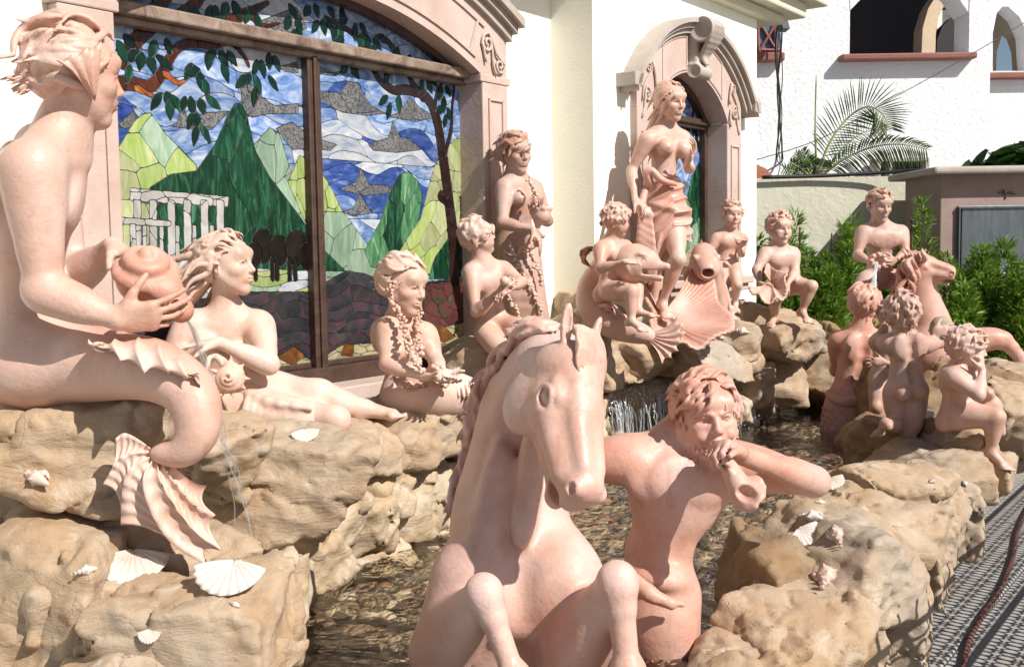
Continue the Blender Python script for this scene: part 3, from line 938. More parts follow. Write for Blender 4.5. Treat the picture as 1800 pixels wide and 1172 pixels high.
def person(Y, s, sex, b, head, neck, pelvis, shL, shR, armL=None, armR=None, legL=None, legR=None, chest=None, waist=None,
           handL=None, handR=None, child=False, limb=1.0, leg_b=1.0, tone=.5, hips=1.0, glute=True, S=None, hscale=None, neck_r=.05, mouth=.82):
    """joints (px, py, dy); head (px, py, dy, h, yaw, pitch, tilt vector); arms (elbow, wrist); legs (hip, knee, ankle, toe)"""
    S = S or Clay()
    J = lambda t: P(t[0], t[1], Y + t[2])
    nk, pv, a, c = J(neck), J(pelvis), J(shL), J(shR)
    ch = J(chest) if chest else lerp(nk, pv, .36)
    wa = J(waist) if waist else lerp(nk, pv, .70)
    R, R2 = torso_clay(S, nk, ch, wa, pv, a, c, s, sex, b, None, hips, tone)
    hc = P(head[0], head[1], Y + head[2]); h = head[3]
    F = frame(face_dir(head[4], head[5]), head[6] if len(head) > 6 else V(0, 0, 1))
    S.cone(hc + F @ V(0, -.10, -.22) * h, nk - R[:, 2] * .01, neck_r * s, neck_r * 1.12 * s, .04 * s)
    head_clay(S, hc, F, h, child=child, mouth=mouth)
    hs = hscale or s * .95
    for sh, arm, hd, nm in ((a, armL, handL, 'L'), (c, armR, handR, 'R')):
        if not arm: continue
        el, wr = J(arm[0]), J(arm[1])
        limb_arm(S, sh, el, wr, s, limb)
        if hd is not None:
            hd = dict(hd); f = np.asarray(hd.pop('f', wr - el), float); n = np.asarray(hd.pop('n', (0, 0, -1)), float); th = np.asarray(hd.pop('th', (0, -1, 0)), float)
            hand_clay(S, wr, f, n, th, hs, **hd)
    if glute: glutes(S, pv, R2, s, b * leg_b)
    for leg in (legL, legR):
        if not leg: continue
        q = [J(x) for x in leg]
        limb_leg(S, q[0], q[1], q[2], s, leg_b)
        if len(q) > 3: foot_clay(S, q[2], q[3], s * .95)
    return S, dict(hc=hc, F=F, h=h, R=R, R2=R2, neck=nk, chest=ch, waist=wa, pelvis=pv, J=J)
# ------------------------------------------------------------------ house with the stained-glass windows
WD, WN, WZ = V(.5873, .8094, 0), V(.8094, -.5873, 0), V(0, 0, 1)
W0 = P(548, 400, 4.9); W0[2] = 0
RW = np.stack([WD, WN, WZ], 1)
def WP(u, off, z): return W0 + WD * u + WN * off + WZ * z
def uv(px, py, off=0):
    r = CR * ((px - CX) / FPX) + CU * ((CY - py) / FPX) + CF
    t = ((W0 - EYE) @ WN + off) / (r @ WN); p = EYE + r * t
    return float((p - W0) @ WD), float(p[2])
def wbox(mb, u0, u1, o0, o1, z0, z1): return mb.box(WP((u0 + u1) / 2, (o0 + o1) / 2, (z0 + z1) / 2), (u1 - u0, o1 - o0, z1 - z0), RW)
def arc(uc, zc, R, u0, u1, n=28):
    uu = np.linspace(u0, u1, n); return [(u, zc + math.sqrt(max(R * R - (u - uc) ** 2, 0))) for u in uu]
def band(mb, lo, hi, o0, o1):
    """curved strip between two polylines (u,z), from depth o0 to o1"""
    n = len(lo); v = [WP(u, o, z) for o in (o0, o1) for (u, z) in lo + hi]
    f = []
    for i in range(n - 1):
        a, b, c, d = i, i + 1, n + i + 1, n + i; k = 2 * n
        f += [[a, d, c, b], [a + k, b + k, c + k, d + k], [a, b, b + k, a + k], [d, d + k, c + k, c]]
    k = 2 * n
    f += [[0, k, k + n, n], [n - 1, 2 * n - 1, k + 2 * n - 1, k + n - 1]]
    return mb.add(v, f)
def spiral(c, r, turns, a0, sgn, n=40, tail=None):
    a = np.linspace(0, turns * 2 * np.pi, n)
    pts = [(c[0] + sgn * r * (1 - .86 * t / a[-1]) * math.cos(a0 + t), c[1] + r * (1 - .86 * t / a[-1]) * math.sin(a0 + t)) for t in a]
    return (list(tail) if tail else []) + pts
def carve(mb, pts, off, r):
    mb.tube(crom([WP(u, off, z) for u, z in pts], 2), r, 6)

def polymask(U, Z, poly):
    """even-odd rule, vectorised"""
    m = np.zeros(U.shape, bool); n = len(poly)
    for i in range(n):
        (x0, y0), (x1, y1) = poly[i], poly[(i + 1) % n]
        if y0 == y1: continue
        c = ((Z >= min(y0, y1)) & (Z < max(y0, y1)))
        m ^= c & (U < x0 + (Z - y0) * (x1 - x0) / (y1 - y0))
    return m
def linemask(U, Z, pts, w):
    m = np.zeros(U.shape, bool)
    w = np.broadcast_to(w, (len(pts),))
    for i in range(len(pts) - 1):
        a, b = np.array(pts[i]), np.array(pts[i + 1]); ab = b - a
        t = np.clip(((U - a[0]) * ab[0] + (Z - a[1]) * ab[1]) / (ab @ ab + 1e-9), 0, 1)
        m |= np.hypot(U - a[0] - t * ab[0], Z - a[1] - t * ab[1]) < (w[i] * (1 - t) + w[i + 1] * t)
    return m
def components(lab):
    """4-connected components of an integer raster, by runs and union-find"""
    H, Wd = lab.shape; par = []
    def find(x):
        while par[x] != x: par[x] = par[par[x]]; x = par[x]
        return x
    out = np.full(lab.shape, -1); prev = []
    for y in range(H):
        row = lab[y]; cut = np.flatnonzero(np.diff(row)) + 1; st = np.concatenate([[0], cut]); en = np.concatenate([cut, [Wd]])
        cur = []
        for a, b in zip(st, en):
            l = row[a]
            if l < 0: continue
            i = len(par); par.append(i); cur.append((a, b, l, i)); out[y, a:b] = i
        k = 0
        for a, b, l, i in cur:
            while k < len(prev) and prev[k][1] <= a: k += 1
            j = k
            while j < len(prev) and prev[j][0] < b:
                if prev[j][2] == l: par[find(i)] = find(prev[j][3])
                j += 1
        prev = cur
    root = np.array([find(i) for i in range(len(par))])
    return np.where(out >= 0, root[np.maximum(out, 0)], -1)
def loops_of(mask):
    """boundary loops of a boolean raster in cell-corner coordinates"""
    m = np.pad(mask, 1); nxt = {}
    ys, xs = np.nonzero(m)
    for y, x in zip(ys, xs):
        if not m[y - 1, x]: nxt.setdefault((x, y), []).append((x + 1, y))
        if not m[y, x + 1]: nxt.setdefault((x + 1, y), []).append((x + 1, y + 1))
        if not m[y + 1, x]: nxt.setdefault((x + 1, y + 1), []).append((x, y + 1))
        if not m[y, x - 1]: nxt.setdefault((x, y + 1), []).append((x, y))
    loops = []
    while nxt:
        s = next(iter(nxt)); p = s; L = []
        while True:
            L.append(p); q = nxt[p].pop()
            if not nxt[p]: del nxt[p]
            p = q
            if p == s: break
        loops.append(np.array(L, float) - 1)
    return loops
def glass_panel(parent, name, lab, kinds, u0, z0, px, off, min_cells=14, limit=300):
    """every piece of the leaded picture becomes a thin glass slab, its own part; the smallest past the limit are joined"""
    from mathutils.geometry import tessellate_polygon
    edge = np.zeros(lab.shape, bool)
    for ax in (0, 1):
        d = np.diff(lab, axis=ax) != 0
        if ax == 0: edge[:-1] |= d
        else: edge[:, :-1] |= d
    L2 = np.where(edge, -1, lab)
    comp = components(L2)
    ids, cnt = np.unique(comp[comp >= 0], return_counts=True)
    keep = ids[cnt >= min_cells][np.argsort(-cnt[cnt >= min_cells])]
    order = np.argsort(comp, axis=None); srt = comp.ravel()[order]
    lo = np.searchsorted(srt, keep); hi = np.searchsorted(srt, keep, 'right')
    rest = {}
    for k, (i, a, b) in enumerate(zip(keep, lo, hi)):
        yy, xx = np.unravel_index(order[a:b], comp.shape); y0, x0 = yy.min(), xx.min()
        mk = np.zeros((yy.max() - y0 + 1, xx.max() - x0 + 1), bool); mk[yy - y0, xx - x0] = True
        ls = []
        for l in loops_of(mk):
            if len(l) < 8: continue
            for _ in range(3): l = (np.roll(l, 1, 0) + 2 * l + np.roll(l, -1, 0)) / 4
            st = 2 if len(l) < 60 else 4
            l = l[::st]
            if len(l) >= 3: ls.append(l + (x0, y0))
        if not ls: continue
        ls.sort(key=lambda l: -np.ptp(l[:, 0]) * np.ptp(l[:, 1]))
        tri = tessellate_polygon([[Vector((p[0], p[1], 0)) for p in l] for l in ls])
        flat = np.vstack(ls); n = len(flat)
        tilt = ((k * 37) % 11 - 5) * .0002
        fr = np.array([WP(u0 + x * px, off + .004 + tilt, z0 + y * px) for x, y in flat]); bk = fr - WN * .005
        f = [[int(q) for q in t] for t in tri]; s = 0
        for l in ls:
            m = len(l); f += [[s + j, s + (j + 1) % m, s + (j + 1) % m + n, s + j + n] for j in range(m)]; s += m
        v = np.vstack([fr, bk]); kd = kinds[int(lab[yy[0], xx[0]]) % 100]
        if k < limit:
            o = make('glass_piece', v, f, M[kd], None, False); under(parent, o)
        else: rest.setdefault(kd, MB()).add(v, f)
    for kd, mb in rest.items():
        o = mb.build('glass_chips', kd, parent); o['kind'] = 'stuff'
    return len(keep)
def cells(U, Z, su, sz, warp, seed):
    """warped Voronoi cell numbers with cells about su x sz"""
    g = np.random.RandomState(seed)
    Pn = np.stack([U * 3, Z * 3, np.full(U.shape, seed * 3.7)], -1)
    u = U + warp * noise3(Pn * .9); z = Z + warp * .55 * noise3(Pn * 1.1 + 31) + .018 * np.sin(U * 15 + seed)
    x, y = u / su, z / sz; ix, iy = np.floor(x).astype(int), np.floor(y).astype(int)
    jt = g.rand(64, 64, 2) * .8 + .1
    best = np.full(U.shape, 9e9); lab = np.zeros(U.shape, int)
    for dx in (-1, 0, 1):
        for dy in (-1, 0, 1):
            cx, cy = ix + dx, iy + dy; j = jt[cx % 64, cy % 64]
            d = (x - cx - j[..., 0]) ** 2 + (y - cy - j[..., 1]) ** 2
            m = d < best; best[m] = d[m]; lab[m] = ((cx % 64) * 64 + cy % 64)[m]
    return lab
KINDS = ['glass_sky', 'glass_white', 'glass_deep', 'glass_cloud', 'glass_green_dark', 'glass_green_mid', 'glass_green_pale', 'glass_lime', 'glass_yellow', 'glass_leaf',
         'glass_trunk', 'glass_amber', 'glass_bark', 'glass_column', 'glass_black', 'glass_water', 'glass_sand', 'glass_stone', 'glass_red']
KI = {k[6:]: i for i, k in enumerate(KINDS)}
class Picture:
    def __init__(s, u0, u1, z0, z1, px):
        s.u0, s.z0, s.px = u0, z0, px
        s.U, s.Z = np.meshgrid(np.arange(u0 + px / 2, u1, px), np.arange(z0 + px / 2, z1, px))
        s.lab = np.zeros(s.U.shape, np.int64); s.n = 0
    def put(s, m, kind, su=None, sz=None, warp=.15, seed=0, mixk=None, win=None):
        s.n += 1
        w = win or (slice(None), slice(None))
        U, Z = s.U[w], s.Z[w]
        c = cells(U, Z, su, sz, warp, seed) if su else np.zeros(U.shape, int)
        k = np.full(U.shape, KI[kind])
        if mixk:
            h = (c * 7919 + seed * 13) % 1000 / 1000.0
            for kk, p in mixk: k[h < p] = KI[kk]
        val = ((s.n * 5000 + c) * 100 + k)
        s.lab[w][m] = val[m]
    def win(s, q, pad=0.0):
        q = np.array(q); lo, hi = q.min(0) - pad, q.max(0) + pad
        x0, y0 = [max(0, int((lo[i] - o) / s.px) - 1) for i, o in ((0, s.u0), (1, s.z0))]
        x1, y1 = [max(1, int((hi[i] - o) / s.px) + 2) for i, o in ((0, s.u0), (1, s.z0))]
        return (slice(y0, max(y1, y0)), slice(x0, max(x1, x0)))
    def poly(s, pts, kind, *a, off=0, raw=False, **kw):
        q = pts if raw else [uv(x, y, off) for x, y in pts]
        w = s.win(q)
        if s.U[w].size: s.put(polymask(s.U[w], s.Z[w], q), kind, *a, win=w, **kw)
    def line(s, pts, w, kind, *a, raw=False, **kw):
        q = [(p if raw else uv(*p)) for p in pts]
        q = [tuple(x) for x in crom(np.array(q), 5)]
        wn = s.win(q, max(w))
        if s.U[wn].size: s.put(linemask(s.U[wn], s.Z[wn], q, np.linspace(w[0], w[1], len(q))), kind, *a, win=wn, **kw)
    def leaf(s, x, y, ang, L=.085, w=.021, kind='leaf', raw=False):
        c = (x, y) if raw else uv(x, y); a = rad(ang); t = np.linspace(0, 1, 9)
        wd = w * np.sin(np.pi * t ** .8); ca, sa = math.cos(a), math.sin(a)
        q = [(c[0] + ca * L * i - sa * j, c[1] + sa * L * i + ca * j) for i, j in zip(t, wd)] + [(c[0] + ca * L * i + sa * j, c[1] + sa * L * i - ca * j) for i, j in list(zip(t, wd))[::-1]]
        wn = s.win(q)
        if s.U[wn].size: s.put(polymask(s.U[wn], s.Z[wn], q), kind, win=wn)

def window_one(house):
    A = dict(zc=.38, R=2.38)
    t = empty('stained_glass_window', WP(0, 0, 1.06)); tag(t, 'big arched window of leaded glass showing mountains, clouds and a white temple', 'window')
    pic = Picture(-1.13, 1.13, 1.06, 2.78, .003)
    full = np.ones(pic.U.shape, bool)
    pic.put(full, 'sky', .42, .095, .26, 1, [('sky', 1), ('white', .42), ('deep', .10)])
    pic.put((pic.Z > 1.75) & (pic.Z < 2.02) & (pic.U > 0.0), 'sky', .40, .09, .26, 2, [('deep', .42), ('white', .10)])
    for c in ([(548, 160), (598, 163), (612, 143), (630, 146), (640, 170), (652, 186), (678, 200), (640, 203), (600, 197), (570, 182), (548, 180)], [(682, 205), (700, 198), (720, 170), (736, 188), (764, 206), (730, 214)],
              [(646, 254), (662, 248), (682, 242), (690, 214), (702, 240), (720, 244), (740, 263), (700, 268), (655, 264)], [(594, 332), (624, 320), (634, 296), (648, 324), (680, 326), (692, 338), (640, 344)],
              [(600, 372), (620, 366), (632, 340), (645, 362), (654, 374), (620, 380)], [(422, 150), (442, 148), (455, 168), (482, 186), (524, 182), (524, 200), (470, 200), (440, 206), (426, 196)],
              [(204, 222), (234, 194), (242, 216), (222, 226)], [(300, 222), (312, 214), (318, 178), (330, 212), (362, 198), (402, 196), (372, 228), (330, 226)], [(484, 226), (512, 214), (546, 240), (592, 254), (580, 264), (512, 262)],
              [(488, 118), (524, 108), (524, 128), (500, 126)], [(550, 110), (585, 128), (600, 124), (590, 134), (560, 130)], [(450, 40), (520, 12), (540, 50), (500, 60)]):
        pic.poly(c, 'cloud', .16, .12, .1, 3)
    pic.poly([(100, 480), (160, 350), (190, 290), (235, 214), (252, 200), (264, 198), (290, 235), (345, 290), (350, 340), (300, 480)], 'yellow', .15, .14, .25, 4, mixk=[('lime', .35), ('green_pale', .12)])
    pic.poly([(440, 262), (462, 236), (474, 224), (490, 234), (508, 292), (560, 400), (600, 480), (500, 480), (470, 330)], 'green_pale', .12, .16, .2, 5)
    pic.poly([(505, 320), (514, 300), (526, 272), (552, 288), (575, 318), (602, 372), (610, 420), (540, 400)], 'lime', .10, .13, .15, 6)
    pic.poly([(540, 360), (560, 372), (602, 372), (640, 424), (690, 474), (650, 486), (560, 500), (540, 470)], 'green_pale', .15, .14, .2, 7)
    pic.poly([(262, 330), (300, 306), (345, 300), (378, 252), (398, 205), (412, 182), (424, 182), (434, 204), (448, 264), (474, 312), (520, 372), (560, 430), (610, 480), (610, 490), (262, 490)], 'green_dark', .13, .24, .25, 8)
    pic.poly([(640, 440), (668, 388), (688, 332), (702, 306), (718, 302), (734, 318), (742, 346), (730, 410), (700, 470), (652, 470)], 'green_mid', .08, .17, .15, 9, mixk=[('green_dark', .3)])
    pic.poly([(686, 470), (712, 424), (738, 386), (760, 300), (780, 262), (830, 220), (840, 430), (790, 440), (760, 480), (690, 486)], 'yellow', .13, .12, .25, 10, mixk=[('lime', .4)])
    pic.poly([(752, 490), (766, 450), (800, 400), (840, 400), (840, 490)], 'green_dark', .1, .14, .15, 11, mixk=[('green_mid', .25)])
    pic.poly([(415, 470), (560, 476), (620, 476), (600, 520), (415, 524)], 'green_pale', .22, .035, .1, 12, mixk=[('lime', .4), ('white', .25)])
    for cx, cy, r in ((462, 432, .060), (490, 440, .055), (520, 436, .065), (446, 448, .045), (540, 450, .05)):
        u, z = uv(cx, cy); pic.put(np.hypot(pic.U - u, (pic.Z - z) * .8) < r, 'black')
    for x in (448, 478, 486, 508, 518): pic.line([(x, 455), (x + 1, 490)], (.010, .012), 'black')
    pic.poly([(150, 545), (400, 512), (545, 512), (560, 502), (606, 476), (640, 480), (692, 502), (840, 484), (840, 700), (100, 760)], 'water', .26, .055, .14, 13)
    pic.poly([(742, 500), (840, 490), (840, 575), (745, 580)], 'red', .09, .09, .2, 14)
    pic.poly([(150, 800), (480, 640), (500, 622), (560, 632), (600, 606), (690, 600), (790, 572), (840, 560), (840, 700), (100, 900)], 'sand', .17, .05, .12, 15)
    for c in ([(485, 628), (516, 608), (536, 624), (515, 642)], [(598, 624), (606, 602), (622, 606), (620, 626)], [(762, 594), (776, 570), (800, 592), (780, 602)]): pic.poly(c, 'stone')
    # temple
    pic.poly([(228, 330), (402, 345), (400, 364), (228, 352)], 'column', .11, .05, .03, 16)
    for x in (234, 262, 294, 322, 352, 380): pic.poly([(x, 350), (x + 13, 352), (x + 15, 470), (x + 1, 470)], 'column', .2, .15, .02, 17)
    for x in (250, 280, 308, 338, 368): pic.poly([(x, 395), (x + 7, 396), (x + 8, 470), (x, 470)], 'column', .2, .15, .02, 18)
    pic.poly([(170, 378), (300, 388), (300, 398), (170, 392)], 'column', .12, .06, .03, 19)
    for x in (180, 205, 228): pic.poly([(x, 392), (x + 10, 393), (x + 12, 470), (x, 470)], 'column', .2, .15, .02, 20)
    pic.poly([(150, 470), (400, 452), (420, 472), (400, 520), (150, 545)], 'column', .12, .04, .03, 21, mixk=[('white', .5), ('green_pale', .2)])
    # trees
    pic.poly([(120, 215), (196, 222), (186, 262), (176, 310), (160, 345), (120, 345)], 'amber', .12, .12, .1, 22)
    for pts, w, k in (([(175, 150), (225, 146), (262, 152), (285, 128), (305, 92), (330, 76), (372, 80), (402, 74), (425, 95), (436, 116)], (.030, .009), 'trunk'), ([(215, 108), (240, 70), (262, 48)], (.03, .03), 'trunk'),
                      ([(290, 130), (312, 146), (330, 138)], (.014, .005), 'amber'), ([(240, 155), (262, 166), (274, 172)], (.014, .005), 'amber'), ([(262, 30), (300, -20)], (.03, .03), 'trunk'),
                      ([(800, 490), (796, 420), (788, 350), (776, 262), (764, 200), (745, 168), (715, 158), (690, 158), (668, 142), (652, 116)], (.045, .016), 'bark'), ([(742, 172), (722, 142), (716, 120)], (.022, .012), 'bark'),
                      ([(782, 268), (792, 230), (794, 190), (798, 150)], (.016, .008), 'bark'), ([(764, 190), (768, 160), (778, 144)], (.014, .006), 'bark'), ([(775, 345), (790, 360)], (.03, .02), 'bark'),
                      ([(300, 40), (340, 10), (360, -20)], (.03, .02), 'trunk'), ([(400, 40), (440, 20), (470, 5)], (.028, .01), 'trunk'), ([(430, 20), (460, 45), (490, 42)], (.014, .006), 'trunk'),
                      ([(640, 82), (620, 60), (590, 40), (570, 30)], (.02, .008), 'bark'), ([(700, 100), (680, 72), (660, 62)], (.022, .008), 'bark'), ([(642, 84), (638, 56)], (.012, .008), 'bark')):
        pic.line(pts, w, k, .2, .11, .1, 23)
    g = np.random.RandomState(4)
    lv = [(246, 90, 200), (250, 92, 250), (262, 95, 290), (272, 96, 320), (228, 112, 270), (205, 70, 300), (215, 60, 330), (274, 70, 240), (290, 66, 290), (338, 110, 240), (352, 122, 200), (350, 125, 280), (368, 88, 260), (378, 86, 230), (385, 88, 290), (398, 88, 300), (390, 108, 280),
          (355, 138, 290), (452, 104, 250), (458, 104, 290), (440, 130, 240), (446, 130, 290), (436, 132, 220), (448, 152, 265), (472, 92, 270), (480, 96, 300), (470, 132, 300), (284, 162, 230), (292, 160, 280), (300, 165, 310), (298, 172, 270), (326, 168, 240), (334, 168, 290), (345, 196, 265), (350, 172, 300), (360, 168, 330), (340, 196, 240),
          (346, 218, 250), (352, 218, 295), (682, 168, 210), (686, 180, 255), (700, 166, 260), (610, 112, 240), (616, 112, 300), (680, 124, 265), (744, 140, 250), (750, 140, 290), (776, 150, 240), (782, 150, 300), (780, 168, 270), (778, 186, 230), (786, 188, 290), (784, 200, 260), (756, 130, 300),
          (330, 12, 250), (340, 12, 290), (372, 8, 240), (378, 8, 280), (384, 20, 300), (440, 15, 250), (448, 22, 290), (510, 30, 250), (520, 28, 290), (506, 5, 300), (518, 50, 260), (560, 36, 240), (566, 32, 280), (574, 35, 310), (588, 46, 255), (592, 42, 295), (605, 70, 200), (640, 58, 240), (646, 60, 280), (655, 65, 310), (660, 76, 250),
          (690, 78, 280), (700, 82, 240), (625, 40, 270), (632, 38, 300), (665, 60, 320), (610, 30, 220), (400, 4, 250), (408, 0, 300), (720, 95, 260), (730, 100, 290), (745, 108, 250), (755, 112, 300), (545, 10, 240), (552, 5, 290), (575, 10, 300), (600, 10, 270)]
    for i, (x, y, a) in enumerate(lv): pic.leaf(x, y, a + g.uniform(-12, 12), g.uniform(.07, .10), g.uniform(.017, .024), 'leaf' if g.rand() < .8 else 'green_dark')
    inside = (pic.Z < A['zc'] + np.sqrt(np.maximum(A['R'] ** 2 - pic.U ** 2, 0)) - .02) & (np.abs(pic.U) < 1.10)
    for a, b in ((2.455, 2.535),): inside &= ~((pic.Z > a) & (pic.Z < b))
    inside &= ~((np.abs(pic.U - .0) < .034) & (pic.Z < 2.5))
    pic.lab[~inside] = -1
    n = glass_panel(t, 'w', pic.lab, KINDS, pic.u0, pic.z0, pic.px, 0)
    mb = MB(); up = arc(0, A['zc'], A['R'], -1.13, 1.13); band(mb, [(u, 1.06) for u, _ in up], [(u, z - .004) for u, z in up], -.02, 0); mb.build('lead_came', 'lead', t)
    fr = MB(); wbox(fr, -1.15, -1.09, -.03, .05, 1.04, 2.50); fr.build('frame_jamb', 'frame_brown', t, bevel=.006)
    fr = MB(); wbox(fr, 1.085, 1.15, -.03, .05, 1.04, 2.50); fr.build('frame_jamb', 'frame_brown', t, bevel=.006)
    fr = MB(); wbox(fr, -.038, .038, -.03, .045, 1.06, 2.46); wbox(fr, -.012, .012, .045, .058, 1.06, 2.46); fr.build('mullion', 'frame_brown', t, bevel=.005)
    fr = MB(); wbox(fr, -1.13, 1.13, -.03, .055, 2.452, 2.48); wbox(fr, -1.13, 1.13, -.03, .095, 2.48, 2.53); fr.build('transom', 'frame_worn', t, bevel=.008)
    fr = MB(); wbox(fr, -1.13, 1.13, -.03, .06, 1.0, 1.075); wbox(fr, -1.1, -.045, .0, .02, 1.075, 1.10); wbox(fr, .045, 1.1, .0, .02, 1.075, 1.10); fr.build('bottom_rail', 'frame_brown', t, bevel=.005)
    fr = MB(); a1 = arc(0, A['zc'], A['R'] - .035, -1.10, 1.10); a2 = arc(0, A['zc'], A['R'] + .01, -1.10, 1.10); band(fr, a1, a2, -.02, .05); fr.build('frame_arch', 'frame_brown', t)
    # stone surround
    s = empty('stone_surround', WP(0, .1, 1)); tag(s, 'pink cantera stone surround with carved scrolls around the big window', 'surround')
    for q in (-1, 1):
        m = MB(); a, b = sorted((q * 1.08, q * 1.30)); wbox(m, a, b, -.05, .16, .6, 2.46); m.build('pilaster', 'cantera', s, bevel=.006)
        a, b = sorted((q * 1.125, q * 1.255))
        for (x0, x1, z0, z1) in ((a, a + .012, 1.2, 2.38), (b - .012, b, 1.2, 2.38), (a, b, 2.368, 2.38), (a, b, 1.2, 1.212)):
            m = MB(); wbox(m, x0, x1, .16, .170, z0, z1); m.build('panel_moulding', 'cantera', s, bevel=.003)
        m = MB(); a, b = sorted((q * 1.06, q * 1.32)); wbox(m, a, b, -.05, .165, 2.46, 2.50); m.build('capital', 'cantera', s, bevel=.006)
        m = MB(); sg = q
        carve(m, spiral((q * 1.12, 2.66), .052, 1.6, 1.2, sg, 30, [(q * 1.19, 2.50), (q * 1.165, 2.56), (q * 1.16, 2.62)]), .168, .008)
        carve(m, spiral((q * 1.225, 2.555), .042, 1.5, 2.8, -sg, 26, [(q * 1.16, 2.70), (q * 1.19, 2.62)]), .168, .007)
        carve(m, [(q * 1.10, 2.56), (q * 1.085, 2.62), (q * 1.07, 2.66)], .170, .008)
        m.build('carved_scroll', 'cantera', s, smooth=True)
    for q in (-1, 1):
        m = MB(); a, b = sorted((q * 1.079, q * 1.299)); wbox(m, a, b, -.05, .155, 2.50, 2.69); m.build('spandrel_block', 'cantera', s)
    m = MB(); lo, hi = arc(0, A['zc'], 2.375, -1.08, 1.08), arc(0, A['zc'], 2.66, -1.30, 1.30); band(m, lo, hi, -.05, .158); m.build('arch_band', 'cantera', s)
    for R0, R1, o, w in ((2.66, 2.70, .185, 1.315), (2.70, 2.735, .215, 1.33), (2.735, 2.775, .25, 1.345), (2.42, 2.435, .168, 1.02), (2.60, 2.615, .168, 1.10)):
        m = MB(); band(m, arc(0, A['zc'], R0, -w, w), arc(0, A['zc'], R1, -w, w), .05, o); m.build('cornice' if R0 > 2.65 else 'arch_moulding', 'cantera_grey' if R0 > 2.65 else 'cantera', s)
    for u in (-.98, .98):
        m = MB(); z = .38 + math.sqrt(2.43 ** 2 - u * u); m.tube([WP(u, .163, z), WP(u * 1.07, .163, z + .17)], .008, 5); m.build('arch_moulding', 'cantera', s)
    m = MB(); wbox(m, -1.34, 1.34, -.05, .22, .93, 1.0); wbox(m, -1.32, 1.32, -.05, .17, .86, .93); m.build('sill', 'cantera', s, bevel=.008)

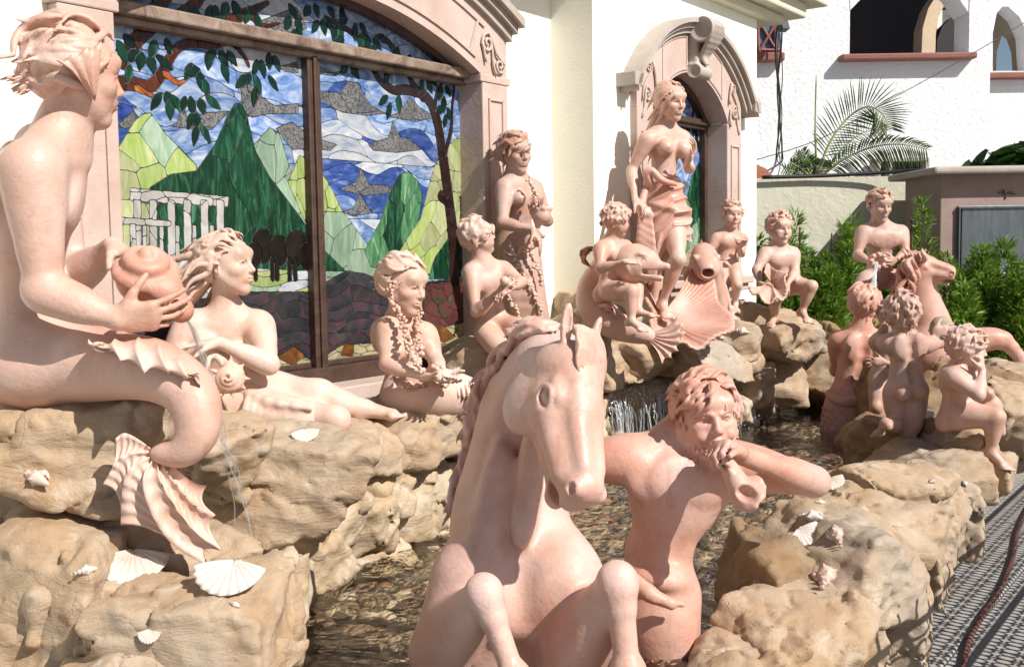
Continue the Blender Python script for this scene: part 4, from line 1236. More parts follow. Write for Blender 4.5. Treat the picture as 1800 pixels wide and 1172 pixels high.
def window_two(house):
    uc, wo = 2.965, .38
    t = empty('arched_window', WP(uc, wo, 1.44)); tag(t, 'small arched leaded window behind the goddess', 'window')
    pic = Picture(uc - .54, uc + .54, 1.42, 2.72, .003); off = wo - .15
    W = lambda pts: [(lambda q: (q[0], q[1]))(uv(x, y, off)) for x, y in pts]
    pic.put(np.ones(pic.U.shape, bool), 'sky', .12, .10, .15, 31, [('white', .30), ('deep', .12), ('cloud', .16)])
    pic.poly(W([(1190, 480), (1200, 380), (1215, 310), (1228, 285), (1242, 310), (1252, 380), (1256, 480)]), 'green_dark', .07, .16, .12, 32, raw=True, mixk=[('green_mid', .3)])
    pic.poly(W([(1240, 480), (1246, 380), (1256, 330), (1270, 300), (1275, 480)]), 'green_mid', .06, .14, .1, 33, raw=True)
    pic.poly(W([(1195, 480), (1200, 420), (1230, 380), (1260, 370), (1270, 480)]), 'green_pale', .08, .12, .15, 34, raw=True, mixk=[('green_mid', .5)])
    pic.poly(W([(1235, 480), (1240, 420), (1275, 380), (1275, 480)]), 'bark', .07, .09, .1, 35, raw=True, mixk=[('green_mid', .3)])
    pic.poly(W([(1190, 480), (1208, 440), (1228, 425), (1232, 440), (1215, 480)]), 'sand', .08, .07, .1, 36, raw=True)
    pic.line(W([(1190, 235), (1205, 232), (1216, 210), (1218, 180), (1214, 150)]), (.018, .010), 'bark', raw=True)
    for x, y, a in ((1216, 214, 280), (1220, 222, 300), (1222, 236, 290), (1226, 246, 285), (1212, 178, 80), (1218, 176, 60), (1225, 205, 320)): 
        q = uv(x, y, off); pic.leaf(q[0], q[1], a, .11, .024, raw=True)
    zc, R = 2.064, .636
    ins = (pic.Z < zc + np.sqrt(np.maximum(R * R - (pic.U - uc) ** 2, 0)) - .02) & (np.abs(pic.U - uc) < .49) & ~((pic.Z > 2.385) & (pic.Z < 2.455)) & ~(np.abs(pic.U - uc + .10) < .03)
    pic.lab[~ins] = -1
    glass_panel(t, 'w', pic.lab, KINDS, pic.u0, pic.z0, pic.px, off, limit=120)
    mb = MB(); up = arc(uc, zc, R, uc - .515, uc + .515); band(mb, [(u, 1.42) for u, _ in up], [(u, z - .004) for u, z in up], off - .02, off); mb.build('lead_came', 'lead', t)
    for a, b in ((-.525, -.475), (.475, .525)):
        m = MB(); wbox(m, uc + a, uc + b, off - .02, off + .05, 1.42, 2.44); m.build('frame_jamb', 'frame_brown', t, bevel=.005)
    m = MB(); wbox(m, uc - .13, uc - .07, off - .02, off + .045, 1.44, 2.39); m.build('mullion', 'frame_brown', t, bevel=.005)
    m = MB(); wbox(m, uc - .52, uc + .52, off - .02, off + .055, 2.385, 2.455); wbox(m, uc - .52, uc + .52, off - .02, off + .075, 2.41, 2.43); m.build('transom', 'frame_brown', t, bevel=.005)
    m = MB(); wbox(m, uc - .52, uc + .52, off - .02, off + .055, 1.40, 1.46); m.build('bottom_rail', 'frame_brown', t, bevel=.005)
    m = MB(); band(m, arc(uc, zc, R - .04, uc - .51, uc + .51), arc(uc, zc, R + .006, uc - .51, uc + .51), off - .01, off + .05); m.build('frame_arch', 'frame_brown', t)
    s = empty('carved_surround', WP(uc, wo, 1.4)); tag(s, 'carved stone surround with scrolled keystone around the small arched window', 'surround')
    for q in (-1, 1):
        a, b = sorted((uc + q * .51, uc + q * .74))
        m = MB(); wbox(m, a, b, wo - .20, wo + .05, 1.36, 2.42); m.build('pilaster', 'cantera', s, bevel=.006)
        a, b = sorted((uc + q * .56, uc + q * .69))
        for (x0, x1, z0, z1) in ((a, a + .012, 1.5, 2.28), (b - .012, b, 1.5, 2.28), (a, b, 2.268, 2.28)):
            m = MB(); wbox(m, x0, x1, wo + .05, wo + .060, z0, z1); m.build('panel_moulding', 'cantera', s, bevel=.003)
        m = MB()
        carve(m, spiral((uc + q * .62, 2.50), .045, 1.5, 1.2, q, 28, [(uc + q * .69, 2.36), (uc + q * .66, 2.42)]), wo + .054, .008)
        carve(m, spiral((uc + q * .60, 2.66), .035, 1.4, -.6, -q, 24, [(uc + q * .68, 2.46), (uc + q * .66, 2.55)]), wo + .054, .007)
        carve(m, [(uc + q * .54, 2.40), (uc + q * .53, 2.46), (uc + q * .55, 2.52)], wo + .06, .008); carve(m, [(uc + q * .52, 2.55), (uc + q * .53, 2.62), (uc + q * .56, 2.70)], wo + .06, .009)
        m.build('carved_scroll', 'cantera', s, smooth=True)
        m = MB(); a, b = sorted((uc + q * .80, uc + q * .90)); wbox(m, a, b, wo - .02, wo + .13, 2.52, 2.60); m.build('cornice_end', 'cantera_grey', s, bevel=.006)
    for q in (-1, 1):
        m = MB(); a, b = sorted((uc + q * .521, uc + q * .739)); wbox(m, a, b, wo - .20, wo + .046, 2.42, 2.575); m.build('spandrel_block', 'cantera', s)
    m = MB(); lo = arc(uc, zc, R, uc - .52, uc + .52); hi = arc(uc, 2.02, .93, uc - .74, uc + .74); band(m, lo, hi, wo - .20, wo + .048); m.build('arch_band', 'cantera', s)
    for R0, R1, o, w in ((.92, .95, .075, .78), (.95, .98, .10, .82), (.98, 1.01, .13, .86)):
        m = MB(); band(m, arc(uc, 2.02, R0, uc - w, uc + w), arc(uc, 2.02, R1, uc - w, uc + w), wo - .02, wo + o); m.build('cornice', 'cantera_grey', s)
    m = MB()
    for sg in (-1, 1):
        e0, e1 = uc + sg * .10, uc + sg * .42
        for R1 in (.68, .88): carve(m, arc(uc, 2.04, R1, min(e0, e1), max(e0, e1), 10), wo + .05, .006)
        for u in (e0, e1): carve(m, [(u, 2.04 + math.sqrt(.68 ** 2 - (u - uc) ** 2)), (u, 2.04 + math.sqrt(.88 ** 2 - (u - uc) ** 2))], wo + .05, .006)
    m.build('arch_moulding', 'cantera', s)
    C = Clay()
    for (zc_, oc, r0, tn, rr) in ((2.955, .15, .085, 1.75, .0135), (2.70, .095, .050, 1.5, .010)):
        for sd in (-.082, .082):
            a = np.linspace(0, tn * 2 * np.pi, 40); q = r0 * (1 - .80 * a / a[-1])
            C.chain([WP(uc + sd, wo + oc + q_ * math.cos(a_ + 2.2), zc_ + q_ * math.sin(a_ + 2.2)) for q_, a_ in zip(q, a)], np.linspace(rr, rr * .8, 40), .004)
            C.ball(WP(uc + sd, wo + oc, zc_), rr * 1.3, .004)
        C.cone(WP(uc - .072, wo + oc, zc_), WP(uc + .072, wo + oc, zc_), r0 * .92, r0 * .92, .01)
        for sg in (-1, 1): C.ell(WP(uc + sg * (.072 + r0 * .92), wo + oc, zc_), V(r0 * .90, r0 * 1.3, r0 * 1.3), RW, .005, 's')
    C.box(WP(uc, wo + .055, 2.83), V(.072, .055, .14), RW, .02, .02)
    for i in range(5):
        u = uc - .06 + .03 * i; C.chain([WP(u, wo + .225, 2.97), WP(u, wo + .185, 2.88), WP(u * .6 + uc * .4, wo + .125, 2.80), WP(u * .3 + uc * .7, wo + .14, 2.745)], [.014, .017, .015, .008], .006, n=3)
    sculpt('keystone', C, .006, 'cantera_grey', s)
    m = MB(); wbox(m, uc - .80, uc + .80, wo - .1, wo + .12, 1.33, 1.38); wbox(m, uc - .78, uc + .78, wo - .1, wo + .09, 1.28, 1.33); m.build('sill', 'cantera', s, bevel=.008)

def build_house():
    h = empty('house', WP(1, 0, 0)); tag(h, 'cream plastered house with two arched stained-glass windows', 'building')
    A = dict(zc=.38, R=2.40)
    # wall 1 (front at offset .10) leaves the big window open; wall 2 (offset .38) leaves the small one open
    m = MB(); wbox(m, -4.5, -1.10, -.30, .10, 0, 3.6); wbox(m, 1.10, 1.81, -.30, .10, 0, 3.6); wbox(m, -1.10, 1.10, -.30, .10, 0, .99)
    lo = arc(0, A['zc'], A['R'], -1.10, 1.10); band(m, lo, [(u, 3.6) for u, _ in lo], -.30, .10); m.build('front_wall', 'wall_cream', h)
    uc = 2.965
    m = MB(); wbox(m, 1.81, uc - .52, -.30, .38, 0, 3.6); wbox(m, uc + .52, 4.08, -.30, .38, 0, 3.6); wbox(m, uc - .52, uc + .52, -.30, .38, 0, 1.40)
    lo = arc(uc, 2.064, .640, uc - .52, uc + .52); band(m, lo, [(u, 3.6) for u, _ in lo], -.30, .38); m.build('bay_wall', 'wall_cream', h)
    m = MB(); wbox(m, 3.7, 4.079, -5, -.30, 0, 3.6); m.build('side_wall', 'wall_cream', h)
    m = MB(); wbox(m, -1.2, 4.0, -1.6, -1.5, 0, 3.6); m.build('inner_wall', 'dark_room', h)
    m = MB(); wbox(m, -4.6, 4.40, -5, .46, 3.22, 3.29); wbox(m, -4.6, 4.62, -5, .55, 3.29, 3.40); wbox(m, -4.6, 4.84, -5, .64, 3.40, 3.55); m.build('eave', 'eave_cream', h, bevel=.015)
    m = MB()
    for i in range(40): 
        u = -4.4 + .23 * i; m.tube([WP(u, .85, 3.66), WP(u, -1.2, 4.4)], .075, 8)
    m.build('roof', 'roof_tile', h)
    window_one(h); window_two(h)
# ------------------------------------------------------------------ ground, pool, rockwork
def build_ground():
    v = np.array([[-60, -40, 0], [60, -40, 0], [60, 90, 0], [-60, 90, 0]], float)
    o = make('ground', v, [[0, 1, 2, 3]], 'paving', None, False); tag(o, kind='structure')
    # paving slabs seen right of the fountain
    g = np.random.RandomState(3); i = 0
    slab = MB().box((0, 0, 0), (.596, .396, .03)).build('slab', 'paving', o, bevel=.006); slab.parent = o
    sl0 = slab; R = np.stack([WD, WN, WZ], 1); first = True
    for a in range(16):
        for b in range(-1, 7):
            c = V(1.55, 3.2, 0) + WD * (a * .602 + (.3 if b % 2 else 0)) + WN * (b * .402 - .2)
            if not (proj(c)[0] > 1500 and proj(c)[0] < 2050 and c[1] < 10): continue
            x = sl0 if first else sl0.copy()
            if not first: COL.objects.link(x); x.parent = o
            first = False
            M4 = np.eye(4); M4[:3, :3] = R; M4[:3, 3] = c + V(0, 0, -.009 + .003 * g.rand())
            x.matrix_parent_inverse = Matrix.Identity(4); x.matrix_world = Matrix(M4.tolist())
    pool = [(-1.15, 2.05), (.75, 2.3), (1.05, 3.1), (1.50, 4.2), (2.05, 5.2), (2.55, 6.3), (3.0, 7.6), (2.3, 8.9), (1.35, 7.9), (.55, 6.75), (-.1, 5.4), (-.75, 4.5), (-1.3, 3.5)]
    o = make('pool_floor', [(x, y, .32) for x, y in pool], [list(range(len(pool)))], 'pool_bed', None, False); tag(o, kind='structure')
    fl = o
    w = make('water', [(x, y, .45) for x, y in pool], [list(range(len(pool)))], 'water', None, False); tag(w, 'clear rippled water over the pebbles of the fountain pool', kind='structure')
    # pebbles on the bottom
    g = np.random.RandomState(12); pts = []
    X, Yy = np.meshgrid(np.arange(-1.3, 3.1, .078), np.arange(2.1, 8.9, .070)); X = X + (np.arange(X.shape[0]) % 2 * .039)[:, None]
    X = X + g.uniform(-.02, .02, X.shape); Yy = Yy + g.uniform(-.02, .02, X.shape)
    m = polymask(X, Yy, pool); pts = np.stack([X[m], Yy[m]], 1); pts = pts[np.argsort(pts[:, 1])]
    q = proj(np.column_stack([pts, np.full(len(pts), .33)])); seen = (q[:, 0] > -40) & (q[:, 0] < 1800) & (q[:, 1] < 1230)
    pts = pts[seen]
    bv, bf = ball_arr(10, 7)
    base = [make('pebble', (bv + .12 * noise3(bv * 1.3 + 9 * k)[:, None] * bv) * V(.050, .038, .022), bf, 'pebble') for k in range(4)]
    for b in base: under(fl, b)
    rest_v, n = [], 0; lv, lf = ball_arr(8, 5)
    for i, (x, y) in enumerate(pts):
        s = g.uniform(.75, 1.25); a = g.uniform(0, 6.28); z = .325 + g.uniform(0, .02)
        if i < 300:
            if i < 4: o = base[i]
            else: o = base[i % 4].copy(); COL.objects.link(o); o.parent = fl
            o.location = (x, y, z); o.rotation_euler = (g.uniform(-.2, .2), g.uniform(-.2, .2), a); o.scale = (s, s * g.uniform(.8, 1.1), s)
        else:
            k = lv * V(.050, .038, .022) * s; c_, s_ = math.cos(a), math.sin(a)
            rest_v.append(np.stack([k[:, 0] * c_ - k[:, 1] * s_ + x, k[:, 0] * s_ + k[:, 1] * c_ + y, k[:, 2] + z], 1))
    nv = len(lv); f = (lf[None] + (np.arange(len(rest_v)) * nv)[:, None, None]).reshape(-1, 4)
    o = make('pebble_bed', np.vstack(rest_v), f, 'pebble'); under(fl, o); tag(o, kind='stuff')

def rock(c, r, seed, yaw=0, mat='rock', parent=None, flat=None, vox=.012, amp=1.0, name='rock', soft=.004):
    g = np.random.RandomState(seed); pl = []
    r = np.asarray(r, float); R = np.array([[math.cos(yaw), -math.sin(yaw), 0], [math.sin(yaw), math.cos(yaw), 0], [0, 0, 1]])
    dirs = [V(1, 0, 0), V(-1, 0, 0), V(0, 1, 0), V(0, -1, 0), V(0, 0, 1), V(0, 0, -1)] + [nrm(g.normal(size=3)) for _ in range(8)]
    for i, d in enumerate(dirs):
        d = nrm(d + g.normal(size=3) * (.16 if i < 6 else .0))
        if flat is not None and i == 4: d = nrm(V(*flat))
        dist = g.uniform(.82, 1.0) if i < 6 else g.uniform(.70, 1.0)
        n = R @ (d / r); L = np.linalg.norm(n); pl.append((n / L, dist / L))
    S = Clay(); S.poly(c, pl, .01, 'u', soft, float(r.max()) * 1.25)
    o3 = g.uniform(-50, 50, 3).astype(np.float32); sz = float(r.mean())
    tl = nrm(V(g.normal() * .35, g.normal() * .35, 1)).astype(np.float32)
    def warp(p, F):
        q = p + o3
        big = (np.abs(noise3(q * 2.7)) * .060 + np.abs(noise3(q * 7.3 + 5)) * .030 - .026) * amp       # scooped facets with sharp arrises
        h = (q @ tl) * 11 + 1.6 * noise3(q * 3.0)                     # broken layers
        st = (np.abs(h - np.round(h)) * 2) ** 2.5 * -.008 * amp + noise3(np.floor(h)[..., None] * 3.7 + q * 1.8) * .014 * amp
        fine = np.abs(noise3(q * 17)) * .013 * amp + noise3(q * 37) * .0030 * amp
        cr = np.abs(noise3(q * 3.3 + 9) + .25 * noise3(q * 11)); crack = np.maximum(0, 1 - cr * 26) * .018 * amp
        c2 = np.abs(noise3(q * 7.5 + 3) + .35 * noise3(q * 21)); crack = crack + np.maximum(0, 1 - c2 * 13) * .0085 * amp
        return F + big + st + fine + crack
    S.warp = warp
    o = sculpt(name, S, vox, mat, None, (), 0, .18)
    if parent is not None: under(parent, o)
    return o
def rockwork(name, label, rows, vox):
    first = P(rows[0][0], rows[0][1], rows[0][2]); root = empty(name, (first[0], first[1], 0)); tag(root, label, 'rockwork')
    for i, row in enumerate(rows):
        px, py, Y, rx, ry, rz, yaw, mat = row[:8]
        if name == 'rim_rockwork': rx, ry, py = rx * .86, ry * .84, py + (-9, 11, 4, -6, 12, 2, 8)[i % 7]
        rock(P(px, py, Y), (rx, ry, rz), (sum(map(ord, name)) * 7 + i * 131) % 9973, yaw, mat, root, row[8] if len(row) > 8 else None, vox * (row[9] if len(row) > 9 else 1))
    return root
def build_rocks():
    A, B, Cc = 'rock', 'rock_pale', 'rock_brown'; w = .94
    rockwork('seat_rockwork', 'heap of tan boulders in the left foreground under the merman, set with scallop shells', [
        (125, 765, 2.66, .26, .26, .15, .3, A, (-.1, -.3, 1)), (-10, 830, 2.75, .2, .25, .2, .1, A), (90, 975, 2.58, .25, .24, .16, -.2, A, (.15, -.5, 1)), (255, 930, 2.66, .14, .18, .13, .5, A), (40, 1130, 2.48, .22, .2, .17, .2, A, (0, -.6, 1)),
        (345, 1125, 2.28, .215, .15, .115, .12, A, (.02, -.35, 1)), (215, 1130, 2.30, .10, .12, .13, -.3, A), (300, 1010, 2.62, .20, .16, .12, .3, A, (.1, -.4, 1)), (420, 1130, 2.5, .13, .15, .15, .5, A), (470, 1090, 2.75, .10, .15, .14, .2, B), (250, 1210, 2.2, .25, .15, .1, 0, A), (150, 1060, 2.42, .13, .12, .10, .4, A, (.1, -.5, 1))], .0105)
    rockwork('ledge_rockwork', 'long ledge of pale rocks below the big window, carrying the reclining woman', [
        (445, 850, 3.62, .23, .26, .20, .5, A, (.05, -.15, 1)), (340, 800, 3.5, .20, .28, .16, .6, A, (0, -.2, 1)), (300, 745, 3.95, .25, .3, .12, .6, A, (0, -.1, 1)), (470, 795, 4.05, .28, .30, .12, .7, A, (0, -.12, 1)), (600, 790, 4.12, .24, .26, .12, .8, A, (0, -.1, 1)), (700, 755, 4.33, .24, .28, .12, .8, A, (0, -.1, 1)), (790, 735, 4.65, .20, .3, .13, .8, A),
        (515, 950, 3.66, .14, .16, .15, .4, B), (560, 1000, 3.72, .15, .13, .12, .9, B), (575, 900, 3.86, .16, .16, .14, .7, B), (640, 930, 4.02, .14, .14, .14, .2, B), (625, 850, 4.12, .18, .18, .10, .8, B), (690, 890, 4.25, .15, .14, .15, .9, B), (710, 830, 4.38, .17, .18, .11, .8, B), (755, 870, 4.5, .15, .15, .14, .4, B), (790, 820, 4.7, .16, .2, .15, .8, B), (820, 880, 4.75, .2, .16, .12, .7, B), (655, 985, 4.05, .14, .08, .05, .8, B), (745, 930, 4.45, .18, .08, .06, .8, B), (500, 1050, 3.45, .09, .12, .12, .3, B), (870, 800, 5.05, .25, .2, .2, .8, B)], .0135)
    rockwork('goddess_rockwork', 'rock mass with a water ledge under the goddess and the dolphins', [
        (832, 650, 5.25, .20, .2, .17, .6, A), (905, 690, 5.4, .24, .25, .2, .7, A), (1030, 605, 6.12, .24, .28, .18, .8, A, (.05, -.35, 1)), (1015, 545, 6.35, .13, .2, .12, .5, A), (1110, 632, 6.18, .24, .26, .13, .9, A, (.1, -.4, 1)), (1200, 622, 6.38, .26, .28, .12, .9, A, (.1, -.4, 1)), (1272, 600, 6.62, .22, .25, .14, .9, A, (.1, -.35, 1)), (1180, 590, 6.8, .45, .3, .12, .9, A), (1060, 560, 6.45, .2, .2, .1, .6, A),
        (1085, 770, 6.55, .16, .16, .16, .7, B), (1150, 765, 6.7, .17, .18, .16, .9, B), (1225, 755, 6.85, .17, .18, .17, .4, B), (1280, 735, 7.0, .16, .2, .18, .8, B), (1020, 770, 6.3, .2, .2, .2, .8, B), (950, 780, 5.8, .3, .25, .2, .8, B)], .018)
    rockwork('corner_rockwork', 'weathered rocks beyond the house corner carrying the boy with the open shell', [
        (1365, 590, 7.25, .26, .30, .14, .5, A, (-.25, -.4, 1)), (1410, 590, 7.4, .14, .2, .13, .2, A), (1360, 670, 7.45, .22, .25, .22, .4, A), (1320, 690, 7.1, .13, .2, .18, .5, A), (1420, 660, 7.6, .14, .25, .22, .3, Cc), (1330, 560, 7.3, .14, .2, .09, .2, A), (1465, 640, 8.1, .20, .25, .30, .2, Cc), (1500, 600, 8.6, .3, .25, .3, 0, Cc)], .018)
    rockwork('rim_rockwork', 'chain of flat topped rocks along the right rim of the pool', [
        (1470, 1020, 3.34, .30, .28, .20, .55, A, (-.08, -.12, 1)), (1330, 1040, 3.25, .10, .22, .20, .5, Cc), (1405, 1150, 2.98, .27, .22, .17, .5, A, (-.05, -.3, 1)), (1525, 1090, 3.45, .16, .24, .22, .6, A), (1575, 1000, 3.72, .09, .24, .12, .6, A, (.3, -.3, 1)), (1545, 940, 3.72, .24, .26, .14, .55, A, (0, -.15, 1)), (1450, 925, 3.85, .13, .18, .12, .4, A, (0, -.1, 1)),  # the one brown rock here paints in the shaded pool-side face of the block
        (1540, 875, 4.2, .26, .28, .13, .6, A, (.1, -.2, 1)), (1625, 905, 4.35, .14, .26, .16, .6, A), (1575, 970, 4.05, .14, .24, .2, .6, A), (1460, 1150, 3.2, .20, .2, .2, .5, A), (1300, 1185, 2.85, .2, .2, .1, .5, A), (1655, 905, 4.7, .08, .25, .16, .65, A)], .0122)
    rockwork('group_rockwork', 'rugged brown rocks at the right end carrying the children and the far horse', [
        (1535, 790, 5.45, .15, .2, .18, .3, Cc), (1600, 830, 5.2, .17, .2, .14, .5, A, (0, -.3, 1)), (1655, 785, 5.4, .15, .18, .16, .4, Cc), (1695, 785, 5.2, .15, .2, .13, .3, A, (0, -.2, 1)), (1672, 842, 4.95, .15, .20, .12, .5, A), (1620, 875, 4.85, .22, .2, .11, .5, A), (1715, 832, 5.1, .08, .2, .14, .6, A), (1770, 735, 5.7, .24, .3, .20, .6, A, (.1, -.2, 1)), (1752, 785, 5.6, .11, .22, .16, .6, A),
        (1562, 720, 6.35, .17, .2, .26, .2, Cc), (1620, 740, 6.4, .28, .25, .2, .3, Cc), (1690, 720, 6.6, .3, .3, .25, .4, Cc), (1790, 700, 7.0, .3, .4, .25, .5, A), (1530, 700, 7.3, .2, .25, .3, .1, Cc), (1480, 720, 7.9, .3, .25, .2, .1, Cc)], .0165)
    # smooth lip the water runs over
    S = Clay(); g = np.random.RandomState(4)
    top = [(1040, 700, 6.02), (1100, 692, 6.15), (1170, 676, 6.32), (1250, 655, 6.55), (1312, 632, 6.80)]
    q = [P(*t) for t in top]
    for i in range(4): S.cone(q[i] + V(.05, .10, -.02), q[i + 1] + V(.05, .10, -.02), .085, .085, .05)
    for i in range(4): S.cone(q[i] + V(-.15, .3, -.03), q[i + 1] + V(-.15, .3, -.03), .10, .10, .08)
    S.warp = lambda p, F: F + .018 * noise3(p * 5) + .006 * noise3(p * 17)
    o = sculpt('water_ledge', S, .014, 'rock'); root = bpy.data.objects['goddess_rockwork']; under(root, o)
def hit(px, py):
    d = CR * ((px - CX) / FPX) + CU * ((CY - py) / FPX) + CF; d = nrm(d)
    ok, loc, n, i, o, m = SC.ray_cast(bpy.context.evaluated_depsgraph_get(), Vector(EYE), Vector(d))
    return (np.array(loc), np.array(n), o.name) if ok else (PZ(px, py, .8), V(0, 0, 1), '')

def conch(name, c, n, s, material, label, seed=0, yaw=0.0):
    n = nrm(n); R = frame(rot_about(nrm(np.cross(n, V(1, .1, 0))), n, yaw), n); C = Clay(); g = np.random.RandomState(seed)
    ax, sd, up = R[:, 1], R[:, 0], R[:, 2]
    for i in range(5):
        r = s * .42 * (.72 ** i); p = c + up * s * .32 + ax * s * (.30 * i - .15)
        C.ell(p, V(r, r * .62, r), R, .03 * s)
        for k in range(5):
            a = k * 1.25 + i * .5; C.cone(p + (sd * math.cos(a) + up * math.sin(a)) * r * .8, p + (sd * math.cos(a) + up * math.sin(a)) * r * 1.35, .12 * s * .8 ** i, .035 * s, .05 * s)
    C.chain([c + up * s * .3 - ax * .1 * s, c + up * s * .25 - ax * .6 * s, c + up * s * .16 - ax * 1.05 * s], [.36 * s, .22 * s, .05 * s], .06 * s, n=3)
    C.chain([c + sd * .35 * s + up * .2 * s + ax * .2 * s, c + sd * .55 * s + up * .22 * s - ax * .2 * s, c + sd * .35 * s + up * .15 * s - ax * .7 * s], [.10 * s, .13 * s, .06 * s], .06 * s, n=3)
    o = sculpt(name, C, max(.003, s * .06), material); tag(o, label, 'shell'); return o
def build_shells():
    bpy.context.view_layer.update()
    sc = [((232, 1003), .066, 'big white scallop shell on the left foreground rocks, the left of the two large ones', .1), ((403, 1022), .062, 'big white scallop shell on the left foreground rocks, the right of the two large ones', -.1), ((263, 1118), .019, 'tiny scallop on the front face of the left foreground rock', 0),
          ((537, 768), .038, 'scallop shell on the ledge below the knee of the reclining woman', .2), ((1060, 581), .058, 'scallop shell on the rock behind the right ear of the rearing horse', 0), ((1416, 944), .045, 'ribbed scallop lying beside the pinkish conch on the right rim', .6), ((1465, 852), .038, 'smooth flat shell at the elbow of the bearded triton', .5),
          ((1622, 732), .045, 'scallop shell on the rock behind the kneeling child', 0), ((1700, 748), .04, 'shell on the rock under the thigh of the sitting child', .4)]
    pts = [(a, hit(*a)) for a, *_ in sc]
    cn = [((62, 843), .042, 'small spiky conch at the left edge below the merman', 1), ((150, 1006), .026, 'little whelk half in a crack left of the large scallops', 2), ((1018, 553), .075, 'white spiky conch on the rock left of the dolphin', 1), ((1472, 944), .048, 'pinkish conch on the flat right rim rock beside the ribbed scallop', 3), ((1428, 912), .045, 'knobbly conch on the rim below the triton elbow', .5), ((1440, 884), .022, 'stubby upright whelk on the rim near the triton elbow', 1.5), ((1452, 1020), .066, 'largest conch lying on the near right rim rock', 2.6),
          ((1220, 614), .055, 'white conch on the rock face below the great fan shell', .4), ((1266, 594), .03, 'small shell near the edge of the great fan shell', 1), ((1340, 660), .045, 'pale shell on the rock right of the waterfall', 2), ((1302, 584), .05, 'cluster of coral knobs at the right end of the goddess rocks', 1.2), ((1695, 850), .022, 'tiny whelk on the rim rocks below the sitting child', 0), ((1638, 848), .024, 'tiny pale shell on the rim rocks left of the whelk', 2), ((412, 1064), .016, 'bead sized shell in front of the right large scallop', 1), ((820, 613), .014, 'bead sized shell on the rock under the seated boy', 1)]
    pc = [(a, hit(*a)) for a, *_ in cn]
    for (a, s, lb, tw), (_, (p, n, _n)) in zip(sc, pts):
        n = nrm(n * .5 + V(.05, -.95, .75)); h = rot_about(V(0, .5, .8), n, tw)
        scallop('scallop_shell', p + n * s * .30, h, n, s, 'shell_white', lb)
    for i, ((a, s, lb, tw), (_, (p, n, _n))) in enumerate(zip(cn, pc)):
        conch('conch_shell', p - nrm(n) * s * .1, nrm(n + V(0, -.2, .7)), s, M['shell_white' if i % 3 else 'shell_pink'], lb, i, tw)
    # small offerings in the hands of the braided mermaid
    o = scallop('hand_shell', P(792, 660, 4.05), V(.6, .6, 0), V(0, -.3, 1), .035, 'shell_pink', 'small shell lying in the open hand of the braided mermaid')

def strands(a, b, n, r, spread, seed, sag=.5, seg=14):
    g = np.random.RandomState(seed); Ps, Rs = [], []
    for i in range(n):
        u = np.linspace(0, 1, seg); o0, o1 = g.normal(size=3) * spread * .4, g.normal(size=3) * spread
        p = lerp(a, b, 0) + u[:, None] * (np.asarray(b) - a) * np.array([1, 1, 0]) + V(0, 0, 1) * ((np.asarray(b) - a)[2] * (u * (1 - sag) + u * u * sag))[:, None]
        p = p + o0 + (o1 - o0) * u[:, None] + g.normal(size=(seg, 3)) * spread * .12
        Ps.append(p); Rs.append(r * (.6 + .7 * g.rand()) * (1 + .5 * np.sin(u * 30 + g.rand() * 6)))
    return tubes_fast(Ps, Rs, 5)
def build_water():
    v, f = strands(P(314, 545, 2.46), P(385, 770, 2.9), 5, .0026, .009, 1, .8); v2, f2 = strands(P(385, 770, 2.9), P(445, 1000, 3.2), 4, .0022, .02, 2, .6)
    o = make('jar_water', *merge((v, f), (v2, f2)), 'splash'); tag(o, 'thin stream of water falling from the merman jar', 'water stream')
    v, f = strands(P(1540, 462, 7.20), P(1534, 530, 7.05), 7, .006, .012, 3, .8)
    o = make('shell_water', v, f, 'splash'); tag(o, 'thin stream of water falling from the rider shell', 'water stream')
    g = np.random.RandomState(9); parts = []
    for i in range(64):
        t = g.beta(1.3, 1.6); a = lerp(P(1052, 712, 5.96), P(1300, 660, 6.66), t) + V(g.uniform(-.02, .02), 0, g.uniform(-.02, .0))
        b = a + V(.03, -.05, 0); b[2] = .44
        parts.append(strands(a, b, 2, .0026, .03, 100 + i, .85, 10))
    o = make('waterfall', *merge(*parts), 'splash'); tag(o, 'curtain of falling water under the rock lip below the goddess', 'waterfall')
    sv, sf = ball_arr(6, 4); c = []
    for i in range(420):
        t = g.rand(); a = lerp(P(1060, 785, 6.25), P(1330, 745, 6.9), t); c.append(V(a[0] + g.normal() * .05, a[1] + g.normal() * .06, .45 + abs(g.normal()) * .03))
    for i in range(160): c.append(P(1052 + 190 * (i / 160), 706 - 30 * (i / 160) + g.uniform(-12, 8), 5.95 + .5 * i / 160) + g.normal(size=3) * .012)
    c = np.array(c); n = len(c); v = (c[:, None] + sv[None] * g.uniform(.003, .008, n)[:, None, None]).reshape(-1, 3)
    o = make('spray', v, (sf[None] + (np.arange(n) * len(sv))[:, None, None]).reshape(-1, 4), 'splash'); tag(o, 'droplets and foam where the waterfall meets the pool', 'water', kind='stuff')
